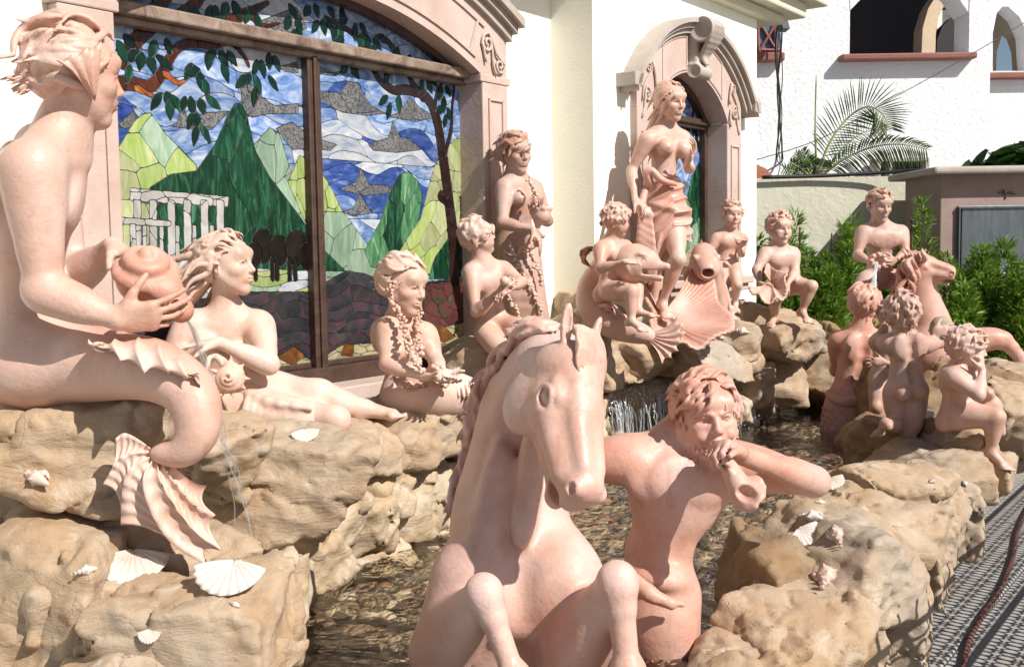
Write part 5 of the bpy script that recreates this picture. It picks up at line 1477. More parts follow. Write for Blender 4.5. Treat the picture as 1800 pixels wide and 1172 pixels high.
# ------------------------------------------------------------------ behind: neighbour house, garden wall, pillar, plants, fence, hose
def fbox(mb, x0, y0, x1, y1, Y, th):
    ym, xm = (150 if Y > 14 else min(max((y0 + y1) / 2, 60), 600)), (x0 + x1) / 2
    xa, xb, za, zb = P(x0, ym, Y)[0], P(x1, ym, Y)[0], P(xm, y0, Y)[2], P(xm, y1, Y)[2]
    return mb.box(((xa + xb) / 2, Y + th / 2, (za + zb) / 2), (abs(xb - xa), th, abs(za - zb)))
def fprism(mb, pts, Y, th):
    q = [P(x, y, Y) if -200 < y < 400 else V(P(x, 150, Y)[0], Y, P(x, y, Y)[2]) for x, y in pts]; return mb.prism([(p[0], p[2]) for p in q], (0, th, 0), (0, Y, 0), (1, 0, 0), (0, 0, 1))
def build_neighbour():
    h = empty('white_house', P(1540, 420, 15)); tag(h, 'white stucco house with dark arched openings and red sills behind the garden wall', 'building')
    Y = 15.0
    m = MB(); fbox(m, 1250, -300, 1493, 520, Y, .5); fbox(m, 1702, -300, 1740, 520, Y, .5); fbox(m, 1493, 97, 1702, 520, Y, .5)
    fprism(m, [(1493, -300), (1493, 20), (1520, -8), (1560, -40), (1600, -52), (1640, -40), (1680, -10), (1702, 22), (1702, -300)], Y, .5)
    m.build('wall', 'wall_white', h)
    m = MB(); fprism(m, [(1690, 520), (1690, 125), (2000, 125), (2000, 520)], Y + 2, .4); 
    fprism(m, [(1690, -300), (1690, 125), (1745, 125), (1745, 60), (1752, 24), (1762, 12), (1772, 12), (1792, 30), (1806, 60), (1810, 125), (2000, 125), (2000, -300)], Y + 2, .4); m.build('wing_wall', 'wall_white', h)
    m = MB(); a = [(1748 + 2 * i, 125 - 105 * math.sin(min(1, i / 12) * 1.57)) for i in range(13)]
    fprism(m, [(1738, 125), (1738, 22), (1752, 10), (1790, 10), (1806, 60), (1808, 125), (1792, 125), (1790, 90), (1782, 66), (1772, 56), (1760, 66), (1752, 92), (1751, 125)], Y + 3.2, .25); m.build('inner_arch', 'arch_tan', h)
    m = MB(); fbox(m, 1480, 93, 1718, 104, Y - .18, .2); m.build('sill', 'sill_red', h, bevel=.02)
    m = MB(); fbox(m, 1738, 126, 1900, 137, Y + 1.84, .2); m.build('sill', 'sill_red', h, bevel=.02)
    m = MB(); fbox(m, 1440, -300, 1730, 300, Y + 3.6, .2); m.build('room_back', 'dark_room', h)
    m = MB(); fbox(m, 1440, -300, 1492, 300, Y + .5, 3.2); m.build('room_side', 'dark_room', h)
    m = MB(); cen = lambda t: (1652 + 34 * math.cos(t), 95 - 100 * math.sin(t))
    fprism(m, [(1620, 97), (1622, 50), (1632, 15), (1648, -10), (1668, -30), (1690, -40), (1700, -30), (1680, -15), (1662, 6), (1650, 30), (1645, 60), (1644, 97)], Y + 1.0, .35); m.build('inner_arch', 'arch_tan', h)
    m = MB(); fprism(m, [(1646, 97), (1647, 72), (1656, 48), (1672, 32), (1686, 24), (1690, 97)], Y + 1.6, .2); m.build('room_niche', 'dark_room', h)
    m = MB(); fbox(m, 1646, 18, 1704, 98, Y + 2.2, .2); m.build('inner_wall', 'wall_cream', h)
    # lattice window on the left
    m = MB(); fbox(m, 1318, 92, 1380, 107, Y - .16, .2); m.build('sill', 'sill_red', h, bevel=.02)
    m = MB(); fbox(m, 1315, -20, 1372, 92, Y - .02, .03); m.build('pane', 'sky_pane', h)
    for x0, y0, x1, y1 in ((1334, 38, 1366, 92), (1366, 38, 1334, 92), (1362, 30, 1364, 92), (1332, 30, 1333, 92), (1326, 88, 1374, 89)):
        m = MB(); m.tube([P(x0, y0, Y - .05), P(x1, y1, Y - .05)], .022, 6); m.build('lattice_bar', 'sill_red', h)
    # low window box behind the wall
    m = MB()
    for x0, y0, x1, y1 in ((1545, 278, 1636, 283), (1545, 283, 1550, 315), (1630, 283, 1636, 315), (1566, 283, 1570, 315)): fbox(m, x0, y0, x1, y1, 14.6, .35)
    m.build('window_box', 'cantera_grey', h)
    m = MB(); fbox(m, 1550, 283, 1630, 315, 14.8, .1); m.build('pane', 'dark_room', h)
    o = MB(); fprism(o, [(1328, 318), (1328, 288), (1345, 296), (1362, 312), (1362, 318)], 11.0, .6)
    o = o.build('tile_roof_corner', 'roof_tile'); tag(o, 'corner of a small red tiled roof beside the house', 'roof')
    w = MB(); fbox(w, 1200, 312, 1650, 640, 10.0, .3); w = w.build('garden_wall', 'wall_garden'); tag(w, 'low grey green garden wall behind the hedge', 'wall')
    # pillar with metal plaque
    p = empty('stone_pillar', P(1730, 640, 8.9)); tag(p, 'broad stone pillar with a grey metal plaque at the right edge', 'pillar')
    m = MB(); fbox(m, 1650, 302, 1990, 800, 8.9, .8); m.build('shaft', 'pillar_stone', p, bevel=.01)
    m = MB(); fbox(m, 1643, 290, 2000, 303, 8.75, 1.1); m.build('cap', 'cantera_grey', p, bevel=.02)
    m = MB(); fbox(m, 1685, 360, 1985, 365, 8.865, .05); fbox(m, 1685, 365, 1688, 500, 8.865, .05); m.build('plaque_frame', 'plaque_metal', p, bevel=.004)
    m = MB(); fbox(m, 1690, 364, 1985, 498, 8.88, .03); m.build('plaque', 'plaque_metal', p, bevel=.004)
    m = MB(); fbox(m, 1655, 640, 1990, 665, 8.8, .3); fbox(m, 1652, 478, 1990, 486, 8.82, .2); m.build('base_moulding', 'cantera', p, bevel=.01)
    for i, (x, y, a, b) in enumerate(((1756, 337, 10, 3), (1764, 333, 2, 9), (1772, 337, 9, 3), (1768, 341, 2, 8), (1778, 340, 8, 2))):
        m = MB(); fbox(m, x, y, x + a, y + b, 8.888, .02); m.build('letter_remnant', 'plaque_letter', p)
    for (x, y, lb, mt) in ((1432, 594, 'small black garden floodlight between the rocks, the upper one', 'lamp_glass'), (1424, 612, 'small black garden floodlight between the rocks, the lower one', 'lamp_glass')):
        t = empty('floodlight', P(x, y, 8.1)); tag(t, lb, 'lamp')
        m = MB(); m.box(P(x, y, 8.1), (.16, .10, .10), frame(V(.3, -1, .3), V(0, 0, 1))); m.build('housing', 'floodlight', t, bevel=.01)
        m = MB(); m.box(P(x + 2, y, 8.04), (.12, .02, .07), frame(V(.3, -1, .3), V(0, 0, 1))); m.build('lens', 'lamp_glass', t)
        m = MB(); m.tube([P(x, y + 8, 8.1), P(x, y + 40, 8.1)], .02, 6); m.build('bracket', 'floodlight', t)
    # cables
    g = np.random.RandomState(2)
    c = empty('cable_bundle', P(1372, 300, 14.4)); tag(c, 'bundle of loose black cables hanging down the white house wall', 'cable')
    for i in range(5):
        o = g.uniform(-4, 4); pts = [P(1371 + o + 4 * math.sin(y * .03 + i * 2), y, 14.7 - .05 * i) for y in np.linspace(34, 285, 14)] + [P(1369 + (i - 2) * 14, 304, 13.5), P(1362 + (i - 2) * 22, 313, 12)]
        m = MB(); m.tube(crom(pts, 3), .012 if i < 2 else .007, 6); m.build('cable', 'cable', c, smooth=True)
    m = MB(); m.box(P(1376, 44, 14.6), (.12, .1, .16), frame(V(.5, -1, .4), V(0, 0, 1))); m.build('lamp_socket', 'cable', c)
    m = MB(); m.tube(crom([P(1300, 290, 11), P(1440, 245, 11), P(1560, 178, 11.5), P(1700, 100, 12), P(1860, 5, 12.5)], 6), .005, 6); o = m.build('overhead_wire', 'cable', None, smooth=True); tag(o, 'single thin wire slanting up across the white house', 'cable')
    m = MB(); m.tube(crom([P(1340, 312, 9.95), P(1450, 309, 9.95), P(1560, 303, 9.9), P(1610, 300, 9.8), P(1632, 306, 9.7), P(1640, 330, 9.6), P(1650, 362, 9.5), P(1652, 372, 9.4)], 6), .017, 8); o = m.build('wall_cable', 'cable', None, smooth=True); tag(o, 'thick black cable lying along the top of the garden wall', 'cable')
    m = MB(); m.tube(crom([P(1642, 340, 9.4), P(1640, 400, 9.4), P(1634, 480, 9.4), P(1632, 560, 9.4)], 5), .012, 6); o = m.build('hanging_wire', 'cable', None, smooth=True); tag(o, 'thin black wire hanging in front of the pillar edge', 'cable')

def leaf_spray(n, rng, fn, blades=5, L=(.05, .11), w=.010):
    """n tufts; fn(i) -> positions, outward directions; each tuft is a fan of thin blades"""
    pos, out = fn
    V_, F_ = [], []
    N = len(pos)
    for b in range(blades):
        d = out + rng.normal(size=(N, 3)) * .42 + np.array([0, 0, .45]); d /= np.linalg.norm(d, axis=1)[:, None]
        l = rng.uniform(L[0], L[1], N)[:, None]
        s = np.cross(d, rng.normal(size=(N, 3))); s /= np.linalg.norm(s, axis=1)[:, None] + 1e-9
        ww = w * rng.uniform(.6, 1.4, N)[:, None]
        a = pos - s * ww * .4; c = pos + s * ww * .4; m1 = pos + d * l * .55 - s * ww; m2 = pos + d * l * .55 + s * ww; t = pos + d * l
        k = 4 * N * b
        V_.append(np.stack([pos, m2, t, m1], 1).reshape(-1, 3)); F_.append(np.arange(N)[:, None] * 4 + np.array([[0, 1, 2, 3]]) + k)
    return np.vstack(V_), np.vstack(F_)
def cypress(px, py, Y, top, r, label, seed, n=1500):
    g = np.random.RandomState(seed); b = P(px, py, Y); t = P(px, top, Y); H = t[2] - b[2]
    o = empty('cypress_shrub', b); tag(o, label, 'shrub', 'cypress hedge in front of the garden wall')
    K = 5 + seed % 3; pl = [(g.normal() * r * .55, g.normal() * r * .45, g.uniform(.55, 1.0) if k else 1.0, r * g.uniform(.40, .62)) for k in range(K)]
    w = g.randint(0, K, n); px_, py_, hh, pr = [np.array([pl[k][j] for k in w]) for j in range(4)]
    u = g.beta(1.15, 1.25, n); a = g.uniform(0, 6.283, n)
    rr = pr * (1 - u ** 1.5) * np.sqrt(g.uniform(.15, 1.15, n)) * (.7 + .5 * np.abs(np.sin(a * 2.5 + u * 9 + w))) + .008
    pos = b + np.stack([px_ * (1 - .3 * u) + rr * np.cos(a), py_ + rr * np.sin(a), u * H * hh], 1); out = np.stack([np.cos(a), np.sin(a), np.full(n, .35)], 1)
    v, f = leaf_spray(n, g, (pos, out), 5, (.04, .11), .0055)
    c = make('crown', v, f, 'cypress', None, False); under(o, c)
    m = MB(); m.tube([b, lerp(b, t, .5), lerp(b, t, .9)], [.03, .02, .006], 6); m.build('trunk', 'twig', o)
def frond(parent, pts, n, L, droop, mat, seed, both=True, w=.012):
    g = np.random.RandomState(seed); c = crom(pts, 10); m = MB(); m.tube(c, np.linspace(.014, .003, len(c)), 6)
    st = m.build('frond_stem', 'palm_stem', parent, smooth=True)
    T = np.gradient(c, axis=0); T /= np.linalg.norm(T, axis=1)[:, None]
    vv, ff, k = [], [], 0
    for i in range(n):
        u = .12 + .86 * i / n; j = u * (len(c) - 1); a = int(j); p = c[a] * (1 - j + a) + c[min(a + 1, len(c) - 1)] * (j - a); t = T[a]
        for s in ((-1, 1) if both else (1,)):
            l = L * (math.sin(math.pi * (u * .85 + .1)) ** .6) * g.uniform(.85, 1.1)
            sd = nrm(np.cross(t, V(0, -1, 0))) * s + V(0, g.uniform(-.4, .4), 0); d = nrm(sd * .9 + t * .55)
            q = [p + d * l * x + V(0, 0, -droop * l * x * x) for x in (0, .35, .7, 1)]
            wd = nrm(np.cross(d, V(.2, 1, .3))) * w
            vv += [q[0] - wd * .4, q[0] + wd * .4, q[1] + wd, q[2] + wd * .7, q[3], q[2] - wd * .7, q[1] - wd]; ff += [[k, k + 1, k + 2, k + 6], [k + 6, k + 2, k + 3, k + 5], [k + 5, k + 3, k + 4]]; k += 7
    o = make('frond', vv, ff, mat, None, False); under(parent, o)
def build_plants():
    for i, (px, top, r, Y, lb) in enumerate(((1352, 405, .20, 8.3, 'cypress shrub at the house corner, leftmost of the hedge'), (1406, 372, .27, 8.6, 'bright cypress shrub behind the boy with the open shell'), (1462, 384, .25, 8.5, 'bright cypress shrub left of the rider'), (1500, 420, .28, 8.9, 'cypress shrub directly left of the rider arm'), (1602, 352, .32, 8.7, 'tall cypress shrub right of the rider head'),
                                             (1560, 430, .3, 9.0, 'cypress shrub behind the rider back'), (1660, 436, .34, 8.25, 'cypress shrub below the left edge of the plaque'), (1708, 480, .34, 8.1, 'cypress shrub behind the sitting child'), (1756, 420, .36, 8.3, 'tall cypress shrub before the plaque'), (1796, 455, .34, 8.0, 'cypress shrub cut by the right edge of the picture'), (1640, 500, .3, 8.0, 'low cypress shrub behind the far horse chest'), (1440, 470, .3, 8.3, 'low cypress shrub behind the knee of the shell boy'))):
        cypress(px, 690 if px > 1600 else 640, Y, top, r, lb, i + 1, 2100 if px > 1590 else 1700)
    p = empty('palm', P(1438, 312, 11)); tag(p, 'young palm with two arching fronds behind the garden wall', 'palm')
    frond(p, [P(1436, 310, 11), P(1458, 252, 11), P(1492, 206, 11), P(1526, 188, 10.9), P(1552, 202, 10.8), P(1566, 232, 10.7)], 44, .36, .10, 'palm', 1, w=.007)
    frond(p, [P(1442, 312, 11), P(1480, 282, 10.9), P(1530, 260, 10.8), P(1580, 254, 10.6), P(1636, 264, 10.5)], 46, .26, .5, 'palm', 2, w=.008)
    frond(p, [P(1446, 312, 11.2), P(1480, 262, 11.3), P(1520, 232, 11.4), P(1562, 228, 11.4)], 26, .22, .1, 'palm', 3, w=.005)
    for i, (x, y) in enumerate(((1396, 268), (1408, 262), (1386, 284), (1420, 276), (1450, 280), (1374, 296))): frond(p, [P(1430, 316, 11), P(lerp(1430, x, .5), lerp(316, y, .6), 11), P(x, y, 10.9)], 14, .14, .2, 'palm', 10 + i, w=.007)
    m = MB(); m.tube(crom([P(1436, 312, 11), P(1433, 220, 11), P(1435, 132, 11)], 5), [.012] * 5 + [.008] * 5 + [.004], 6); m.build('spear_leaf', 'palm_stem', p, smooth=True)
    m = MB(); m.tube([P(1436, 420, 11), P(1437, 300, 11)], .05, 8); m.build('trunk', 'twig', p)
    t = empty('rubber_plant', P(1760, 300, 10)); tag(t, 'glossy broad leaved plant above the stone pillar', 'plant')
    g = np.random.RandomState(6); u = np.linspace(0, 1, 9); rows = []
    for x in u: 
        w = .10 * math.sin(math.pi * min(1, x * .92 + .04)) ** .7; rows += [(-w, x * .42, -.16 * x * x + .03), (-w * .5, x * .42, -.16 * x * x + .012), (0, x * .42, -.16 * x * x), (w * .5, x * .42, -.16 * x * x + .012), (w, x * .42, -.16 * x * x + .03)]
    f = [[i * 5 + j, i * 5 + j + 1, (i + 1) * 5 + j + 1, (i + 1) * 5 + j] for i in range(8) for j in range(4)]
    lf = make('leaf', rows, f, 'broadleaf'); lf.parent = t
    for i in range(64):
        o = lf if i == 0 else lf.copy()
        if i: COL.objects.link(o); o.parent = t
        c = P(g.uniform(1700, 1860), g.uniform(238, 300), 10 + g.uniform(-.4, .4)); a = g.uniform(0, 6.28)
        c[2] -= .0022 * abs((proj(c)[0] - 1790)) * 1.2
        o.matrix_parent_inverse = Matrix.Identity(4)
        o.location = Vector(c) - t.location; o.rotation_euler = (g.uniform(-.9, .3), g.uniform(-.3, .3), a); s = g.uniform(.7, 1.15); o.scale = (s, s, s)
    m = MB(); m.tube([P(1765, 420, 10), P(1768, 262, 10)], .04, 6); m.build('stem', 'twig', t)

def build_fence():
    t = empty('iron_fence', V(2.75, 4.3, 0)); tag(t, 'black wrought iron fence with scrolled bars along the pavement, outside the right edge', 'fence')
    o0 = V(2.25, 3.9, 0)
    for z in (.08, .44, .82):
        m = MB(); m.tube([o0 - WD * 1.5 + WZ * z, o0 + WD * 6.5 + WZ * z], .012, 6); m.build('rail', 'iron', t)
    m = MB(); m.tube([(0, 0, 0), (0, 0, .90)], .007, 6)
    for k in range(10):
        z = .12 + .075 * k; a = np.linspace(0, 2 * np.pi, 15)
        for s in (-1, 1):
            m.tube([WD * (s * .022 + .020 * math.cos(x)) + WZ * (z + .030 * math.sin(x)) for x in a], .005, 5, False)
    base = m.build('picket', 'iron', None); base.parent = t
    for i in range(90):
        o = base if i == 0 else base.copy()
        if i: COL.objects.link(o); o.parent = t
        o.location = Vector(o0 - WD * 1.5 + WD * .088 * i) - t.location
    pts = [PZ(1690, 1190, .02), PZ(1702, 1130, .02), PZ(1728, 1080, .02), PZ(1756, 1040, .02), PZ(1780, 980, .02), PZ(1790, 930, .02), PZ(1815, 880, .02), PZ(1850, 840, .02)]
    m = MB(); m.tube(crom(pts, 8), .012, 8); o = m.build('garden_hose', 'hose_red', None, smooth=True); tag(o, 'reddish garden hose lying on the pavement at the right edge', 'hose')
    m = MB(); m.tube([PZ(1640, 1180, .01), PZ(1800, 790, .01)], .01, 5)
# ------------------------------------------------------------------ conch horn used by several figures
def horn_clay(S, tip, mouth, bell_dir, s=1.0):
    pts = [tip, lerp(tip, mouth, .3) + V(0, 0, .006) * s, lerp(tip, mouth, .65), mouth]
    S.chain(pts, [.010 * s, .020 * s, .034 * s, .028 * s], .01 * s, n=3)

def build_triton():
    Y = 3.02
    s = .93
    neck, chest = P(1203, 768, Y + .03), P(1190, 862, Y + .02)
    waist, pelvis = P(1158, 968, Y + .03), P(1158, 1052, Y + .04)
    shR, shL = P(1108, 806, Y - .02), P(1282, 815, Y + .10)
    elR, wrR = P(1040, 812, Y - .02), P(962, 770, Y + .02)     # arm reaching out behind the horse
    elL, wrL = P(1432, 846, Y + .02), P(1302, 800, Y - .14)
    S = Clay()
    R, R2 = torso_clay(S, neck, chest, waist, pelvis, shL, shR, s, 'm', .92)
    S.ell(P(1192, 858, Y + .03), V(.148, .098, .125), R, .05)
    for q in (-1, 1): S.ell(P(1192 + 46 * q, 846, Y - .06), V(.078, .030, .060), R, .03)
    F = frame(face_dir(6, 2), V(-.06, 0, 1))
    h = .240
    hc = P(1243, 733, Y - .03)
    S.cone(hc + F @ V(0, -.12, -.2) * h, neck - V(0, 0, .02), .064 * s, .070 * s, .04)
    head_clay(S, hc, F, h, beard=True, mouth=.75)
    for q in (-1, 1): S.ball(hc + F @ V(q * .16, .27, -.17) * h, .082 * h, .03 * h)       # blown cheeks
    for q in (-1, 1): S.cone(hc + F @ V(q * .05, .37, .075) * h, hc + F @ V(q * .20, .30, .12) * h, .026 * h, .02 * h, .02 * h)
    limb_arm(S, shR, elR, wrR, s, 1.05, musc=1)
    limb_arm(S, shL, elL, wrL, s, 1.12, musc=1)
    # belly roll and hips where the tail starts
    S.ell(P(1160, 1012, Y - .02), V(.100, .085, .050) * s, R, .03)
    S.chain([P(1158, 1040, Y + .03), P(1158, 1090, Y + .02), P(1165, 1160, Y + .04), P(1175, 1240, Y + .1)], [.10, .105, .10, .09], .03, n=3)
    # right arm gesture: hand holding the shell
    hand_clay(S, wrL, nrm(P(1262, 783, Y - .18) - wrL), V(-.1, -.5, -.8), V(-.2, -.8, .5), .95, (1.0, 1.0, 1.0, .95), .03, .4, .4)
    hand_clay(S, wrR, nrm(wrR - elR), V(0, -1, 0), V(0, 0, 1), .95)
    t = statue('triton_statue', P(1172, 1130, Y), 'bearded clay triton blowing a conch shell, rising from the pool beside the rearing horse', 'statue', S, .0058, .0030, M['clay_deep'])
    hair(t, [locks(hc, F, h, 260, .40, .034, .35, (-1.0, -.15, .45), 5, .42, .05, .9, low=.12, fringe=-.1),
             locks(hc, F, h, 150, .34, .034, .5, (.2, -.3, -.2), 6, .24, .06, 1.0, low=-.4, curl=.3)], M['clay_deep'], skull=(hc, F, h), vox=.0034)
    # beard locks
    g = np.random.RandomState(3); Ps, Rs = [], []
    for i in range(70):
        a = g.uniform(-1, 1); u = np.linspace(0, 1, 8)
        p0 = V(.27 * a, .30 - .30 * a * a + g.uniform(-.03, .03), -.28 - .14 * (1 - abs(a)) + g.uniform(-.10, .06) + .12 * abs(a))
        d = V(.25 * a + g.uniform(-.3, .3), .25, -1)
        pts = p0 + u[:, None] * nrm(d) * .15 + np.stack([np.sin(u * 7 + i) * .02, np.cos(u * 6 + i) * .015, u * 0], 1)
        Ps.append(hc + (pts @ F.T) * h); Rs.append(.026 * h * (1.05 - u) + .002)
    v, f = tubes_fast(Ps, Rs, 6); o = make('beard', v, f, 'clay_deep'); under(t, o)
    # the conch he blows
    C = Clay()
    mo, be = P(1258, 798, Y - .175), P(1300, 856, Y - .235)
    C.chain([mo, P(1280, 820, Y - .2), be], [.014, .021, .030], .01, n=3)
    for i in range(4): C.ball(P(1284 + 5 * i, 828 + 10 * i, Y - .235), .009, .008)
    ed = [(1328, 842, -.235), (1342, 852, -.255), (1340, 874, -.28), (1328, 886, -.29), (1312, 896, -.275), (1298, 890, -.25), (1288, 872, -.23)]
    for i, e in enumerate(ed):
        for j in range(3):
            a_, b_ = P(ed[i][0], ed[i][1], Y + ed[i][2]), P(*[lerp(ed[i][k], ed[(i + 1) % 7][k], .33 * j) for k in (0, 1)], Y + lerp(ed[i][2], ed[(i + 1) % 7][2], .33 * j))
            if i < 6 or j == 0: C.cone(be, b_ + V(0, 0, .004 * (-1) ** i), .020, .0075, .010)
    C.ell(P(1318, 868, Y - .30), V(.026, .058, .024), frame(V(.2, -1, .1), V(0, 0, 1)), .008, 's')
    c = sculpt('conch_horn', C, .0032, 'clay_horse')
    tag(c, 'small clay conch horn held to the lips of the bearded triton', 'shell')
    # scale belt of the tail and fin at the hip
    B = Clay()
    a, b = P(1118, 1030, Y - .12), P(1200, 1062, Y - .14)
    B.chain([a, P(1150, 1050, Y - .15), b], [.018, .016, .008], .01, n=3)
    B.chain([P(1105, 1010, Y - .10), P(1140, 1040, Y - .14), P(1180, 1064, Y - .15)], [.02, .02, .012], .01)
    sculpt('hip_fin', B, .0045, 'clay_deep', t)
    g = np.random.RandomState(1); Ps, Rs, Ns = [], [], []
    for row in range(5):
        for i in range(9):
            th = (i + .5 * (row % 2)) / 9 * 3.6 - 2.4
            c0 = P(1160, 1082 + row * 17, Y + .02)
            p = c0 + V(math.sin(th) * .104, -math.cos(th) * .104, 0)
            nn = V(math.sin(th), -math.cos(th), 0); tt = V(math.cos(th), math.sin(th), 0)
            u = np.linspace(-1.3, 1.3, 7)
            Ps.append(p + tt * np.sin(u)[:, None] * .017 + V(0, 0, 1) * (-np.cos(u)[:, None] * .017) + nn * .003); Rs.append(np.full(7, .003)); Ns.append(np.tile(nn, (7, 1)))
    v, f = tubes_fast(Ps, Rs, 5); o = make('tail_scales', v, f, 'clay_deep'); under(t, o)
    return t

def horse_head(S, poll, nose, s, up=None, roll=None, open_mouth=.5, ears=1, w=1.35):
    """poll between the ears, nose tip of the muzzle; up = forehead side. returns frame and L()"""
    f = nrm(nose - poll); u = np.asarray(up, float); r = nrm(np.cross(f, u)); u = np.cross(r, f)
    F = np.stack([r, f, u], 1); h = np.linalg.norm(nose - poll)
    def L(x, y, z): return poll + (F @ V(x * w, y, z * w)) * h
    k = .06 * h
    S.ell(L(0, .10, -.10), V(.15 * w, .20, (.16) * w) * h, F, k)                       # skull
    S.cone(L(0, .12, -.04), L(0, .42, -.045), .125 * h * w, .105 * h * w, k)          # forehead
    S.cone(L(0, .40, -.075), L(0, .86, -.10), .105 * h * w, .080 * h * w, k)           # nose bone
    for q in (-1, 1):
        S.cone(L(q * .055, .30, -.015), L(q * .04, .80, -.045), .055 * h * w, .045 * h * w, k * .6)
        S.ell(L(q * .092, .25, -.235), V(.055 * w, .225, (.185) * w) * h, F, k * .5)           # cheek disc
        S.ell(L(q * .118, .315, -.048), V(.045 * w, .095, (.035) * w) * h, F, k * .8)       # brow over the eye
        S.cone(L(q * .125, .37, -.12), L(q * .085, .62, -.15), .026 * h * w, .02 * h * w, k * .5)   # face crest
    for q in (-1, 1):
        S.cone(L(q * .075, .40, -.15), L(q * .060, .80, -.145), .085 * h * w, .062 * h * w, k)
        S.ell(L(q * .095, .35, -.135), V(.065 * w, .17, .085 * w) * h, F, k)
    S.cone(L(0, .30, -.27), L(0, .62, -.235), .085 * h * w, .06 * h * w, k)             # lower jaw
    S.cone(L(0, .62, -.235), L(0, .84, -.225 - .03 * open_mouth), .058 * h * w, .048 * h * w, k * .8)
    S.ell(L(0, .90, -.11), V(.098 * w, .095, (.095) * w) * h, F, k)                       # muzzle
    S.ell(L(0, .955, -.17), V(.075 * w, .05, (.05) * w) * h, F, k * .5)                   # upper lip
    S.ell(L(0, .87, -.245 - .035 * open_mouth), V(.052 * w, .070, (.036) * w) * h, F, k * .5)     # lower lip
    S.cone(L(-.2, .80, -.212), L(.2, .80, -.212), .014 * h * w, .014 * h * w, .01 * h, 's')
    S.box(L(0, .90, -.216 - .02 * open_mouth), V(.2 * w, .115, (.010 + .016 * open_mouth) * w) * h, F, .008 * h, .012 * h, 's')
    for q in (-1, 1):
        S.ell(L(q * .075, .925, -.085), V(.040 * w, .058, (.045) * w) * h, F, k * .4)
        S.ell(L(q * .105, .935, -.085), V(.028 * w, .036, (.022) * w) * h, F @ frame(V(0, 1, -.5), V(0, .5, 1)), .016 * h, 's')      # nostril
        e = L(q * .150, .335, -.10)
        S.ell(e + F @ V(q * .035, 0, 0) * h, V(.036 * w, .078, (.042) * w) * h, F, .02 * h, 's')
        S.ell(L(q * .126, .335, -.10), V(.040 * w, .060, (.036) * w) * h, F, .008 * h)
        S.chain([L(q * .150, .255, -.100), L(q * .166, .305, -.058), L(q * .164, .36, -.060), L(q * .146, .425, -.105)], .014 * h, .01 * h, n=3)
        S.chain([L(q * .152, .26, -.11), L(q * .166, .335, -.142), L(q * .146, .42, -.115)], .011 * h, .01 * h, n=3)
        S.cone(L(q * .115, .45, -.20), L(q * .085, .60, -.215), .018 * h * w, .012 * h * w, .05 * h)
        if ears:
            a = L(q * .085, .03, .0); t = L(q * .115, -.24, .10); R = frame(t - a, F @ V(q * .45, .2, 1))
            m = lerp(a, t, .48)
            S.ell(m, V(.040, .150, .034) * h, R, .02 * h)
            S.ell(m + R @ V(0, .0, .022) * h, V(.022, .105, .022) * h, R, .012 * h, 's')
    S.boxes.append((np.minimum(poll, nose) - .30 * h, np.maximum(poll, nose) + .30 * h))
    return F, L, h

